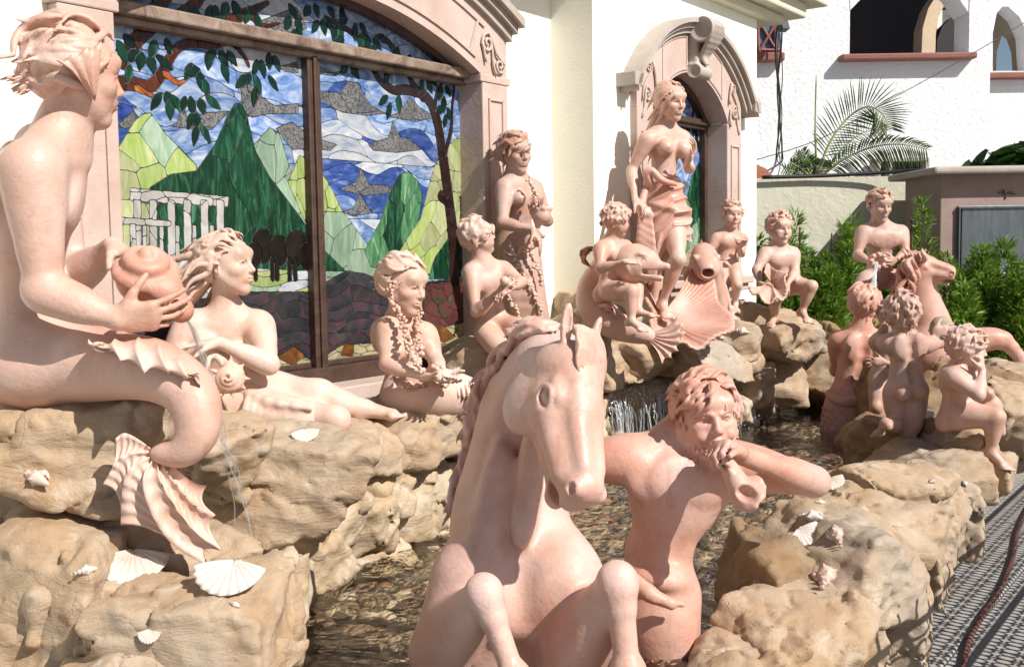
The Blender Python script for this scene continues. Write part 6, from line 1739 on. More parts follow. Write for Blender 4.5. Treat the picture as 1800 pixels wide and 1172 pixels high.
def build_front_horse():
    Y = 2.62
    S = Clay()
    poll, nose = P(1012, 614, Y - .05), P(1060, 872, Y - .27)
    F, L, h = horse_head(S, poll, nose, 1, up=nrm(V(.72, -.66, .25)), open_mouth=.75)
    # neck, chest
    S.chain([P(970, 640, Y + .08), P(922, 730, Y + .17), P(903, 850, Y + .19), P(893, 950, Y + .15)], [.092, .094, .112, .142], .04, n=4)
    S.chain([P(950, 690, Y + .15), P(930, 800, Y + .19), P(918, 920, Y + .12)], [.078, .088, .102], .04, n=3)
    S.chain([P(885, 680, Y + .2), P(868, 800, Y + .22), P(850, 920, Y + .2)], [.035, .05, .08], .04, n=3)      # crest
    S.ell(P(908, 1030, Y + .08), V(.150, .16, .15), None, .06)
    S.ell(P(842, 1000, Y + .05), V(.072, .11, .12), None, .06)
    S.ell(P(990, 1010, Y + .06), V(.085, .13, .12), None, .06)
    S.chain([P(895, 1050, Y + .15), P(885, 1180, Y + .18), P(880, 1300, Y + .25)], [.155, .165, .165], .05, n=2)
    S.cone(P(905, 930, Y - .04), P(915, 1090, Y - .09), .03, .02, .06, 's')
    # shoulders and forelegs folded up
    for (sh, el, kn, fe, hoof) in (
        ((815, 1020, Y + .02), (775, 1145, Y - .03), (850, 1040, Y - .20), (905, 1190, Y - .24), (920, 1260, Y - .18)),
        ((1000, 1030, Y + .02), (1000, 1170, Y - .02), (1085, 1022, Y - .18), (1104, 1180, Y - .22), (1110, 1260, Y - .14))):
        a, b, c, d, e = [P(*x) for x in (sh, el, kn, fe, hoof)]
        kk = 1.12 if sh[0] < 900 else 1.26
        S.cone(a, b, .085, .070, .06)
        S.cone(b, c, .060 * kk, .034 * kk, .04)
        S.ell(lerp(b, c, .30), V(.056, .14, .060) * kk, frame(c - b, V(.3, .4, .8)), .04)
        g1, g2 = nrm(c - b), nrm(d - c); sdv = nrm(np.cross(g1, g2)); fr_ = nrm(g1 - g2)
        S.ell(lerp(b, c, .55) + sdv * .018, V(.022, .12, .028) * kk, frame(g1, sdv), .02)
        S.ball(c, .034 * kk, .02)
        S.ell(c + g2 * .016 + fr_ * .006, V(.036, .046, .034) * kk, frame(g2, fr_), .014)
        for q in (-1, 1): S.ell(c + sdv * q * .022 * kk + g2 * .010, V(.014, .034, .018) * kk, frame(g2, fr_), .012)
        S.ell(c + g2 * .062, V(.029, .022, .029) * kk, frame(g2, fr_), .014)
        S.cone(c + g2 * .05, d, .0265 * kk, .0225 * kk, .015)
        S.cone(lerp(c, d, .22) - fr_ * .020, lerp(c, d, .95) - fr_ * .018, .0135 * kk, .0125 * kk, .010)      # tendon
        S.ell(d, V(.032, .034, .034) * kk, frame(g2, fr_), .014)
        S.cone(d, e, .028 * kk, .046 * kk, .02)
    S.chain([P(940, 760, Y + .02), P(928, 860, Y + .02), P(915, 950, Y - .03)], [.020, .024, .016], .04, n=3)
    S.chain([P(880, 790, Y + .06), P(866, 880, Y + .05), P(850, 960, Y + .0)], [.016, .024, .020], .05, n=3)
    for q in range(5):                                          # creases behind the jaw
        S.chain([P(888 + 6 * q, 700 + 17 * q, Y + .035 - .012 * q), P(902 + 9 * q, 733 + 14 * q, Y + .01 - .012 * q), P(926 + 9 * q, 757 + 12 * q, Y - .02 - .01 * q)], .005, .018, op='s', n=2)
    t = statue('rearing_horse_statue', P(890, 1172, Y), 'large pink clay horse rearing in the foreground, muzzle turned to the right', 'statue', S, .0062, .0042, M['clay_horse'])
    # mane down the far crest and forelock over the brow
    g = np.random.RandomState(2); Ps, Rs, Ns = [], [], []
    crest = crom([P(992, 590, Y + .05), P(950, 590, Y + .09), P(905, 625, Y + .18), P(868, 680, Y + .24), P(843, 760, Y + .27), P(822, 850, Y + .28), P(806, 920, Y + .26)], 10)
    for i in range(230):
        t0 = g.rand() * (len(crest) - 12); j = int(t0); a = crest[j]; d = nrm(crest[min(j + 3, len(crest) - 1)] - a)
        n_ = nrm(a - lerp(P(955, 660, Y + .03), P(895, 900, Y + .12), j / len(crest)))
        ln = .16 + .12 * g.rand(); u = np.linspace(0, 1, 10); ph = g.rand() * 6
        sd = nrm(np.cross(d, n_)); o = g.uniform(-.035, .045)
        pts = a + d * (u[:, None] * ln) + n_ * (.008 + .02 * np.sin(u * 5 + ph) + .012 * u)[:, None] + sd * (o + .018 * np.sin(u * 7 + ph))[:, None] - V(.02, 0, 0) * (u ** 2)[:, None]
        # follow the crest curve
        k = np.clip((t0 + u * ln / .022).astype(int), 0, len(crest) - 1)
        pts = pts * .35 + (crest[k] + n_ * (.008 + .018 * np.sin(u * 5 + ph))[:, None] + sd * (o + .016 * np.sin(u * 7 + ph))[:, None]) * .65
        Ps.append(pts); Rs.append(.011 * (.5 + .7 * g.rand()) * np.clip(.1 + 2 * u, 0, 1) * np.clip((1 - u) * 2.2, .1, 1)); Ns.append(np.tile(n_, (10, 1)))
    v, f = tubes_fast(Ps, Rs, 7, (np.array(Ns), .8)); o = make('mane', v, f, 'clay_horse'); under(t, o); carve_mod(o, .0044)
    Ps, Rs, Ns = [], [], []
    for i in range(95):
        u = np.linspace(0, 1, 10); x0 = g.uniform(-.10, .05); ph = g.rand() * 6
        xx = x0 + (.10 + .5 * x0) * u ** 1.2 + .018 * np.sin(u * 7 + ph)
        yy = -.08 + (.30 + .10 * g.rand()) * u
        zz = .095 + .020 * np.sin(u * 4 + .5) - .05 * u - 1.3 * np.maximum(0, np.abs(xx) - .03) ** 1.6 + .012 * g.rand()
        Ps.append(np.array([L(-a, b, c) for a, b, c in zip(xx, yy, zz)])); Rs.append(.022 * h * (.6 + .6 * g.rand()) * np.clip(.1 + 2 * u, 0, 1) * np.clip((1 - u) * 2, .1, 1)); Ns.append(np.tile(F[:, 2], (10, 1)))
    v, f = tubes_fast(Ps, Rs, 7, (np.array(Ns), .7)); o = make('forelock', v, f, 'clay_horse'); under(t, o); carve_mod(o, .003)
    return t
# ------------------------------------------------------------------ left side: merman with jar, reclining woman, braided mermaid
def build_merman():
    Y = 2.50
    S, D = person(Y, .96, 'm', .86, (140, 137, .05, .224, 128, -4, V(.05, 0, 1)), (116, 243, .06), (78, 640, .10), (72, 262, .22), (56, 296, -.10),
                  armL=((130, 490, .24), (198, 434, .12)), armR=((78, 512, -.10), (205, 560, -.10)), chest=(56, 375, .06), waist=(52, 530, .12),
                  handL=dict(f=V(.75, -.35, -.35), n=V(.1, -.3, -1), th=V(0, -.8, -.3), curl=(.45, .35, .4, .5), spread=.12, tcurl=.3, tout=.7),
                  handR=dict(f=V(.9, .25, .05), n=V(-.1, .9, .45), th=V(.1, .25, 1), curl=(.25, .3, .35, .5), spread=.14, tout=.9), glute=False, limb=1.08)
    J = D['J']
    tail = [(85, 636, .08), (190, 642, .0), (270, 650, -.05), (328, 682, -.08), (348, 728, -.10), (344, 768, -.11), (318, 796, -.11), (276, 797, -.10)]
    S.chain([J(t) for t in tail], [.104, .076, .064, .053, .045, .035, .025, .015], .02, k0=.06, n=4)
    S.ell(J((60, 630, .1)), V(.14, .13, .11), None, .06)
    # ear fin
    hc, F, h = D['hc'], D['F'], D['h']
    t = statue('seated_merman_statue', J((100, 690, .05)), 'large clay merman seated on the left rocks, seen from behind, tipping a round jar', 'statue', S, .0056, .0032, M['clay'])
    hair(t, [locks(hc, F, h, 150, .80, .046, .55, (0, -.75, .0), 11, .26, .06, 1.35, low=-.30, fringe=-.5, seg=16), locks(hc, F, h, 24, .95, .05, .6, (0, -1.1, .0), 12, .2, .09, 1.5, low=-.15, seg=16)], M['clay'], skull=(hc, F, h), vox=.0034)
    L = lambda x, y, z: hc + F @ V(x, y, z) * h
    ear = [ray(L(.34, .06, -.26), L(.42 + .03 * i, .06 - .09 * i, .06 - .03 * i), L(.45 + .04 * i, .06 - .15 * i, .32 - .09 * i), m=8) for i in range(4)]
    add_part(t, 'ear_fin', ribbed_fan(ear, 4, .008, .1, .008, .006, V(0, -1, 0)), M['clay'])
    # fin along the thigh
    bs = [(163, 607, -.08), (205, 595, -.06), (245, 590, -.05), (282, 600, -.05), (318, 628, -.07), (350, 660, -.10)]
    tp = [(166, 611, -.13), (214, 635, -.17), (255, 658, -.19), (298, 656, -.18), (330, 666, -.16), (353, 676, -.13)]
    rays = [ray(J(a), lerp(J(a), J(b), .5) + V(0, -.03, .015), J(b), m=16) for a, b in zip(bs, tp)]
    add_part(t, 'thigh_fin', ribbed_fan(rays, 8, .010, .16, .012, .006, V(0, -1, .4)), M['clay_pale'])
    # tail fluke
    o = J((276, 797, -.10))
    def tip(*q): return [J(x) for x in q]
    rays = [ray(o, *tip((225, 762, -.10), (203, 770, -.11)), m=44), ray(o, *tip((222, 800, -.12), (184, 850, -.12)), m=44), ray(o, *tip((225, 830, -.13), (215, 920, -.12)), m=44),
            ray(o, *tip((252, 850, -.14), (292, 940, -.13), (365, 992, -.12)), m=44), ray(o, *tip((285, 850, -.13), (340, 930, -.12), (392, 968, -.11)), m=44),
            ray(o, *tip((300, 840, -.12), (345, 890, -.11), (378, 905, -.10)), m=44), ray(o, *tip((305, 825, -.10), (340, 850, -.09), (362, 855, -.08)), m=44)]
    add_part(t, 'tail_fluke', ribbed_fan(rays, 8, .014, .10, .012, .009, V(.3, -1, .3), .0024), M['clay_pale'])
    # jar
    C = Clay(); c = J((256, 488, .02)); ax = nrm(V(.35, -.45, .75))
    Rj = frame(np.cross(ax, V(1, 0, 0)), ax)
    C.ell(c, V(.068, .068, .066), Rj, .01)
    a = np.linspace(0, 2 * np.pi * 2.6, 46); r = .064 * np.sin(np.clip(a / a[-1] * 1.7 + .12, 0, 1.65))[::-1]; z = .064 * np.cos(np.clip(a / a[-1] * 1.7 + .12, 0, 1.65))[::-1]
    pts = [c + Rj @ V(r_ * math.cos(t_), r_ * math.sin(t_), z_) for r_, t_, z_ in zip(r, a, z)]
    C.chain(pts, np.linspace(.013, .009, 46), .012)
    C.cone(J((296, 520, .0)), J((318, 545, .0)), .038, .030, .03)
    jar = sculpt('spiral_jar', C, .004, 'clay_deep')
    tag(jar, 'round spiral clay jar held by the big merman on the left', 'jar')
    return t

def spiky_shell(name, c, n, s, material, label, seed=1, turn=0):
    """conch lying with its spire towards n"""
    n = nrm(n); R = frame(np.cross(n, V(.3, .2, 1)), n); C = Clay(); g = np.random.RandomState(seed)
    a = np.linspace(0, 2 * np.pi * 2.7, 44); u = a / a[-1]
    r = s * (.10 + .42 * u); z = s * (.42 - .55 * u)
    pts = [c + R @ V(q * math.cos(t + turn), q * math.sin(t + turn), w) for q, t, w in zip(r, a, z)]
    C.chain(pts, s * (.055 + .20 * u), .02 * s)
    C.ell(c - n * .2 * s, V(.5, .5, .45) * s, R, .08 * s)
    C.chain([c - n * .2 * s, c + R @ V(.75 * math.cos(turn + .6), .75 * math.sin(turn + .6), -.55) * s, c + R @ V(1.15 * math.cos(turn + .75), 1.15 * math.sin(turn + .75), -.62) * s], [.36 * s, .22 * s, .06 * s], .1 * s)
    for k in range(9):
        t = turn + k * .70 + g.uniform(-.1, .1); q = .68 * s
        p = c + R @ V(q * math.cos(t), q * math.sin(t), -.18 * s)
        d = R @ V(math.cos(t), math.sin(t), .45)
        C.cone(p, p + d * s * g.uniform(.22, .36), .13 * s, .035 * s, .08 * s)
    o = sculpt(name, C, max(.0035, s * .055), material)
    if label: tag(o, label, 'shell')
    return o

def build_recliner():
    Y = 4.08
    s = .92
    S, D = person(Y, s, 'f', .84, (402, 467, .0, .232, 76, 4, V(.05, 0, 1)), (398, 562, .04), (352, 706, .10), (455, 572, .06), (335, 572, .0),
                  armL=((472, 640, -.12), (385, 602, -.20)), armR=((296, 640, -.04), (372, 606, -.16)), chest=(388, 610, .05), waist=(362, 668, .08),
                  handL=dict(f=V(-.9, -.1, -.05), n=V(0, 0, -1), th=V(0, -1, 0), curl=(.1, .12, .15, .2), spread=.1),
                  handR=dict(f=V(.55, -.15, -.65), n=V(-.5, .2, -.6), th=V(-.3, -.9, 0), curl=(.4, .45, .5, .5)),
                  legL=((395, 682, .06), (560, 694, -.02), (612, 716, .02)), legR=((388, 716, -.04), (590, 738, -.14), (480, 748, .02)), tone=.25, glute=False)
    J = D['J']; hc, F, h = D['hc'], D['F'], D['h']
    limb_leg(S, J((395, 682, .06)), J((560, 696, -.0)), J((640, 716, .06)), s, .95)
    foot_clay(S, J((640, 714, .06)), J((700, 712, .05)), s, V(-.35, .1, 1))
    t = statue('reclining_woman_statue', J((450, 750, 0)), 'clay woman reclining on the ledge below the big window, arms crossed over a spiky shell', 'statue', S, .0065, .0037, M['clay_pale'])
    hair(t, [locks(hc, F, h, 150, .80, .044, .5, (0, -1.1, .1), 21, .30, .055, 1.3, low=-.2, fringe=-.6, seg=14), locks(hc, F, h, 70, 1.15, .055, .5, (0, -1.1, -.45), 22, .3, .06, 1.6, low=-.3, fringe=-.6, free=.40, seg=16)], M['clay_pale'], skull=(hc, F, h), vox=.0034)
    C = Clay()
    for i in range(9):
        x = 438 + 12 * i
        C.chain([J((x, 690 + 3 * i, -.10)), J((x - 4, 712 + 3 * i, -.165)), J((x - 8, 738 + 2 * i, -.165)), J((x - 6, 758 + i, -.11))], [.008, .013, .013, .008], .012, n=3)
    C.chain([J((432, 690, -.09)), J((470, 706, -.16)), J((545, 718, -.185))], [.014, .016, .010], .02, n=3)
    C.chain([J((440, 700, -.05)), J((490, 728, -.10)), J((540, 738, -.12))], [.06, .075, .07], .02, n=2)
    sculpt('drapery', C, .005, 'clay_pale', t)
    spiky_shell('spiky_conch', P(402, 664, Y - .27), V(.15, -1, .15), .078, M['clay_pale'], 'large spiky clay conch under the crossed arms of the reclining woman', 4, 2.2)
    return t

def build_braided():
    Y = 4.28
    s = .86
    S, D = person(Y, s, 'f', .72, (710, 503, .0, .228, 58, -10, V(.04, 0, 1)), (702, 578, .05), (716, 700, .06), (748, 588, .07), (682, 580, -.02),
                  armL=((768, 638, -.02), (772, 652, -.18)), armR=((680, 640, -.08), (744, 662, -.18)), chest=(709, 612, .05), waist=(709, 665, .07),
                  handL=dict(f=V(.3, -.6, -.3), n=V(0, 0, 1), th=V(1, 0, 0)), handR=dict(f=V(.95, -.15, -.03), n=V(0, -.1, 1), th=V(0, -1, .2), curl=(.25, .25, .3, .3)), tone=.02, glute=False, limb=.78, neck_r=.042)
    J = D['J']; hc, F, h = D['hc'], D['F'], D['h']
    S.chain([J((716, 700, .04)), J((770, 694, -.05)), J((820, 700, .0)), J((850, 740, .1))], [.11, .09, .075, .06], .03, n=3)
    t = statue('braided_mermaid_statue', J((720, 720, 0)), 'pale clay mermaid with two long beaded braids, sitting left of the rearing horse', 'statue', S, .0065, .0037, M['clay_pale'])
    hair(t, [locks(hc, F, h, 150, .70, .044, .5, (0, -.9, .1), 31, .28, .055, 1.2, low=-.28, fringe=-.5)], M['clay_pale'], skull=(hc, F, h), vox=.0034)
    L = lambda x, y, z: hc + F @ V(x, y, z) * h
    b1 = [L(.36, .02, .05), L(.37, .04, -.2), P(712, 570, Y - .10), P(716, 600, Y - .14), P(726, 630, Y - .17), P(742, 652, Y - .20)]
    b2 = [L(-.30, .12, -.1), L(-.25, .2, -.45), P(735, 590, Y - .05), P(738, 615, Y - .09), P(734, 638, Y - .14)]
    b3 = [p + V(.012, -.01, .0) for p in b1]
    for i, bb in enumerate((b1, b2)):
        add_part(t, 'braid', merge(beads(bb, .0095, i, .5), beads([p + V(.008, -.008, -.006) for p in bb], .008, i + 5, .6), beads([p + V(-.006, -.006, .0) for p in bb], .008, i + 9, .6)), M['clay_pale'])
    rays = [ray(P(690 + 14 * i, 664 + 2 * i - (i == 0) * 4, Y - .09), P(692 + 14 * i, 676, Y - .13), P(690 + 14 * i + 4 * (i % 2), 684 - 2 * i, Y - .14), m=6) for i in range(8)]
    add_part(t, 'waist_frill', ribbed_fan(rays, 4, .008, .2, .006, .005, V(0, -1, .3)), M['clay_pale'])
    rays = [ray(P(770 + 9 * i, 668, Y - .06), P(776 + 9 * i, 682, Y - .12), P(780 + 9 * i, 690 + 3 * i, Y - .13), m=6) for i in range(7)]
    add_part(t, 'tail_fin', ribbed_fan(rays, 4, .010, .15, .006, .005, V(0, -1, .3)), M['clay_pale'])
    add_part(t, 'bracelet', beads([P(763, 640, Y - .16), P(770, 650, Y - .21), P(779, 643, Y - .18)], .011, 3), M['clay_pale'])
    return t
# ------------------------------------------------------------------ centre: boy with ball, girl with cup, goddess on the shell, dolphins and their riders
def scallop(name, c, hinge, n, s, material, label=None, ribs=11, dome=.30, wav=.03, group=None, thick=.012):
    """fan shell: c centre, hinge direction, n outside normal"""
    n = nrm(n); h = nrm(hinge - n * (np.asarray(hinge) @ n)); r = np.cross(h, n)
    rays = []
    K = ribs * 2 + 1
    for i in range(K):
        a = (i / (K - 1) - .5) * 2.5
        L = s * (1.62 - .22 * abs(a) ** 1.5) * (1 + (wav if i % 2 else -wav * .3))
        u = np.linspace(.05, 1, 12)
        pr = (np.sin(u * 1.75) * dome * s * (1 - .12 * a * a) - dome * .45 * s)
        rib = (.045 if i % 2 else -.04) * s * u ** .7
        d = -h * math.cos(a) + r * math.sin(a)
        rays.append(c + h * s * .80 + d * (u * L)[:, None] + n * (pr + rib)[:, None])
    o0, o1 = c + h * s * .80, None
    v, f = ribbed_fan(rays, 2, thick * s * 3, 0, 0, 0, n)
    mb = [(v, f)]
    for q in (-1, 1):
        e = np.array([[0, -.06, 0], [.26 * q, .02, 0], [.24 * q, -.20, .02], [0.02, -.24, .06]]) * s
        p = np.array([c + h * s * .78 + r * x + h * y + n * (z - dome * .35 * s) for x, y, z in e])
        mb.append((np.vstack([p, p - n * .03 * s]), np.array([[0, 1, 2, 3], [4, 7, 6, 5], [0, 4, 5, 1], [1, 5, 6, 2], [2, 6, 7, 3], [3, 7, 4, 0]])))
    v, f = merge(*mb)
    o = make(name, v, f, material)
    if label: tag(o, label, 'shell', group)
    return o

def build_ball_boy():
    Y = 5.05; s = .66
    S, D = person(Y, s, 'c', .84, (842, 416, 0, .172, 112, 12, V(0, 0, 1)), (850, 462, .02), (866, 576, .08), (884, 474, .06), (828, 478, -.02),
                  armL=((916, 496, -.02), (895, 508, -.15)), armR=((836, 548, -.10), (880, 512, -.17)), handR=dict(f=V(.5, -.2, .6), n=V(.5, .3, .1), th=V(.3, .2, 1), curl=(.7, .7, .7, .7)),
                  handL=dict(f=V(-.5, -.5, -.2), n=V(-.4, -.2, -.5), th=V(-.5, 0, .8), curl=(.6, .6, .6, .6)), legL=((890, 572, .04), (945, 590, -.12), (955, 690, -.1)), legR=((852, 585, .0), (905, 640, -.16), (880, 720, -.05)), child=True, limb=.9, leg_b=.9)
    hc, F, h = D['hc'], D['F'], D['h']
    t = statue('seated_boy_statue', P(866, 620, Y), 'small clay boy sitting behind the horse, holding a ball to his chest', 'statue', S, .0068, .0044, M['clay'])
    hair(t, [locks(hc, F, h, 150, .42, .052, .6, (0, -.4, 0), 41, .22, .07, 1.2, low=-.3, curl=.6)], M['clay'], skull=(hc, F, h), vox=.0046)
    o = make('ball', *[x if i else x * .022 + P(887, 494, Y - .21) for i, x in enumerate(ball_arr(14, 10))], 'clay_pale')
    tag(o, 'little clay ball in the hands of the seated boy', 'ball')

def build_cup_girl():
    Y = 5.62; s = .82
    S, D = person(Y, s, 'f', .80, (908, 270, 0, .205, 34, -6, V(-.06, 0, 1)), (907, 318, .03), (908, 432, .06), (938, 332, .08), (887, 330, -.04),
                  armL=((962, 388, .05), (948, 384, -.12)), armR=((883, 392, -.12), (937, 404, -.20)), chest=(912, 352, .03), waist=(908, 398, .04),
                  handR=dict(f=V(.45, -.2, -.8), n=V(-.6, .2, -.4), th=V(.5, -.8, 0), curl=(.25, .3, .35, .4)), handL=dict(f=V(-.2, -.6, .3), n=V(0, .3, 1), th=V(0, 0, 1)), tone=.02, glute=False, limb=.85)
    J = D['J']; hc, F, h = D['hc'], D['F'], D['h']
    S.chain([J((908, 430, .06)), J((912, 480, .04)), J((925, 540, .02)), J((940, 600, .05))], [.105, .108, .095, .08], .05, n=3)
    for i in range(5): S.chain([J((888 + 8 * i, 445, -.06)), J((896 + 9 * i, 500, -.085)), J((908 + 9 * i, 560, -.075))], [.008, .016, .014], .03, n=3)
    t = statue('cup_girl_statue', J((915, 590, 0)), 'standing clay girl with blown hair and shell cup, beside the big window', 'statue', S, .0072, .0044, M['clay_brown'])
    hair(t, [locks(hc, F, h, 150, .60, .050, .6, (.9, -.7, .1), 51, .24, .07, 1.2, low=-.3, curl=.6, fringe=-.3), locks(hc, F, h, 16, .6, .06, .6, (.9, -.4, -.5), 52, .24, .07, 1.3, low=-.4, free=.5)], M['clay_brown'], skull=(hc, F, h), vox=.0046)
    for i, pts in enumerate([[(893, 428), (912, 470), (938, 515), (952, 555)], [(900, 445), (925, 440), (945, 470), (952, 500)], [(884, 500), (898, 530), (915, 560)], [(928, 312), (938, 335), (942, 360)]]):
        add_part(t, 'garland', merge(beads([P(x, y, Y - .115) for x, y in pts], .0095, i, .6), beads([P(x + 1, y, Y - .12) for x, y in pts], .008, i + 7, .7)), M['clay_pale'])
    C = Clay(); c = P(952, 378, Y - .16)
    C.ell(c, V(.052, .052, .05), None, .01); C.ell(c + V(.005, -.015, .045), V(.038, .038, .04), None, .01, 's')
    for i in range(9):
        a = i * .7; C.ball(c + V(math.cos(a) * .042, math.sin(a) * .042, .032), .016, .01)
    C.chain([c - V(.02, 0, .03), c - V(.02, 0, .075), c + V(0, 0, -.1)], [.02, .012, .02], .01)
    o = sculpt('shell_cup', C, .004, 'clay'); tag(o, 'ruffled clay shell cup held by the standing girl', 'cup')
    C = Clay(); a = np.linspace(0, 5.5, 14); c = P(934, 428, Y - .22)
    C.chain([c + V(math.cos(q), 0, math.sin(q)) * (.034 - .003 * q) for q in a], np.linspace(.02, .011, 14), .004)
    sculpt('curled_tendril', C, .0045, 'clay', t)

def dolphin(name, pts, radii, Y, head_dir, up, label, vox=.007, beak=1.0, open_mouth=.6, tail=True, mat='clay'):
    """classical dolphin: scrolled body, domed brow, beak"""
    S = Clay(); q = [P(x, y, Y + d) for x, y, d in pts]
    S.chain(q, radii, .02, n=5)
    h0 = q[0]; r = radii[0]; f = nrm(head_dir); F = frame(f, up)
    def L(x, y, z): return h0 + F @ V(x, y, z) * r
    S.ell(L(0, .35, .1), V(.95, 1.1, 1.0) * r, F, .4 * r)
    S.ell(L(0, 1.0, .30), V(.62, .6, .5) * r, F, .3 * r)                       # brow
    S.cone(L(0, 1.2, -.05), L(0, 1.3 + .75 * beak, .0), .42 * r, (.22 if beak > .8 else .36) * r, .25 * r)           # beak
    S.cone(L(0, .9, -.55), L(0, 1.15 + .6 * beak, -.5 - .25 * open_mouth), .34 * r, (.18 if beak > .8 else .30) * r, .25 * r)
    if beak < .8: S.ell(L(0, 1.75, -.36), V(.30, .5, .30) * r, F, .06 * r, 's')
    S.box(L(0, 1.6, -.30 - .08 * open_mouth), V(.8, .75, .09 + .06 * open_mouth) * r, F, .05 * r, .06 * r, 's')
    for s in (-1, 1):
        S.ell(L(s * .62, .85, .28), V(.22, .26, .20) * r, F, .12 * r)
        S.ball(L(s * .80, .92, .27), .13 * r, .03 * r, 's'); S.ball(L(s * .76, .92, .27), .10 * r, .02 * r)
        S.chain([L(s * .9, .2, .4), L(s * 1.05, .1, -.1), L(s * .8, .3, -.6)], [.08 * r, .10 * r, .06 * r], .1 * r, n=3)   # gill edge
        S.chain([L(s * .6, 1.15, .52), L(s * .85, .75, .62), L(s * .85, .4, .45)], [.06 * r, .10 * r, .05 * r], .08 * r, n=3)
    t = statue(name, q[0], label, 'statue', S, vox, None, M[mat])
    if tail:
        e, d = q[-1], nrm(q[-1] - q[-2]); sd = nrm(np.cross(d, V(.2, -1, .3)))
        rays = [ray(e - d * .03, e + (d * math.cos(a) + sd * math.sin(a)) * .10, e + (d * math.cos(a * 1.15) + sd * math.sin(a * 1.15)) * .19 + V(0, -.02, .02), m=9) for a in np.linspace(-.75, .75, 7)]
        add_part(t, 'tail_fin', ribbed_fan(rays, 4, .012, .15, .008, .007, V(0, -1, .3)), M[mat])
    return t, L, r

def build_dolphins():
    Y = 5.85
    t, L, r = dolphin('dolphin_statue', [(1108, 464, -.16), (1075, 478, .02), (1047, 510, .06), (1048, 545, .02), (1078, 570, -.06), (1115, 583, -.12), (1140, 590, -.15)], [.095, .105, .095, .085, .072, .055, .035], Y,
                      V(.9, -.35, -.08), V(0, 0, 1), 'clay dolphin with curled body ridden by the curly boy, left of the goddess')
    rays = [ray(P(1040, 470, Y), P(1028 - 2 * i, 462 - 6 * i, Y - .02), P(1030 + 6 * i, 446 - 3 * i, Y - .06), m=7) for i in range(5)]
    add_part(t, 'back_fin', ribbed_fan(rays, 4, .012, .15, .008, .007, V(0, -1, 0)), M['clay'])
    rays = [ray(P(1052 + 8 * i, 536 + 4 * i, Y - .08), P(1068 + 7 * i, 532 + 8 * i, Y - .14), P(1076 + 5 * i, 546 + 4 * i, Y - .16), m=7) for i in range(4)]
    add_part(t, 'side_fin', ribbed_fan(rays, 4, .010, .15, .008, .006, V(0, -1, .3)), M['clay'])
    Y = 6.45; S = Clay(); c = P(1240, 458, Y - .06); md = nrm(V(-.05, -1, -.35)); mo = P(1243, 476, Y - .14); R = frame(md, V(0, 0, 1))
    S.chain([P(1236, 445, Y + .02), P(1240, 466, Y - .04), mo], [.062, .078, .052], .03, n=4)
    S.chain([P(1240, 466, Y), P(1252, 505, Y + .08), P(1266, 550, Y + .10)], [.075, .07, .045], .03, n=3)
    for k in range(12): S.ball(mo + R @ V(math.cos(k * .5236) * .042, .012, math.sin(k * .5236) * .036), .014, .01)
    S.ell(mo + md * .02, V(.034, .07, .028), R, .008, 's')
    for q in (-1, 1):
        S.ball(c + R @ V(q * .066, .03, .03), .020, .02); S.ball(c + R @ V(q * .084, .036, .03), .008, .004, 's')
        S.chain([c + R @ V(q * .075, -.03, -.05), c + R @ V(q * .10, -.05, -.09), c + R @ V(q * .11, -.05, -.13)], [.018, .016, .008], .02, n=2)
    t = statue('dolphin_statue', c, 'clay dolphin with open mouth facing the viewer, right of the goddess', 'statue', S, .006, None, M['clay'])
    rays = [ray(P(1230 + 5 * i, 448 - 2 * i, Y - .02), P(1230 + 3 * i, 432, Y - .0), P(1233 + 2 * i, 420 + 3 * i, Y), m=7) for i in range(3)]
    add_part(t, 'back_fin', ribbed_fan(rays, 4, .02, .1, .006, .006, V(0, -1, 0)), M['clay'])

def build_dolphin_boy():
    Y = 5.70; s = .63
    S, D = person(Y, s, 'c', .86, (1084, 388, -.02, .165, 112, -8, V(0, 0, 1)), (1077, 424, .02), (1073, 508, .04), (1098, 434, .14), (1056, 438, -.05),
                  armL=((1122, 460, .10), (1120, 470, -.05)), armR=((1055, 472, -.13), (1098, 460, -.22)), handR=dict(f=V(.9, .1, 0), n=V(0, .5, -.8), th=V(0, 0, 1), curl=(.2, .2, .3, .3)),
                  legL=((1085, 500, .10), (1120, 500, -.02), (1122, 546, -.10), (1150, 542, -.14)), legR=((1072, 512, -.04), (1112, 512, -.16), (1110, 562, -.18), (1132, 572, -.24)), child=True, limb=.9, leg_b=.95)
    hc, F, h = D['hc'], D['F'], D['h']
    t = statue('dolphin_boy_statue', P(1075, 530, Y), 'curly haired clay boy riding the dolphin left of the goddess', 'statue', S, .0074, .0046, M['clay'])
    hair(t, [curls(hc, F, h, 70, .050, .10, 61, low=-.3), locks(hc, F, h, 120, .25, .042, .9, (0, -.2, .1), 62, .28, .09, 1.3, low=-.35, curl=.8)], M['clay'], skull=(hc, F, h), vox=.0046)

def fan_rays(o, edge, n, bow, J, wav=.015, m=16, turns=9):
    """n rays from o to a closed-up wavy edge given as pixel points"""
    e = crom(np.array([J(x) for x in edge]), 12); L = np.concatenate([[0], np.cumsum(np.linalg.norm(np.diff(e, axis=0), axis=1))]); u = np.linspace(0, L[-1], n)
    q = np.stack([np.interp(u, L, e[:, k]) for k in range(3)], 1)
    return [ray(o, lerp(o, p, .5) + bow, p + V(0, -.4, 1) * wav * math.sin(i / n * turns * 6.283), m=m) for i, p in enumerate(q)]

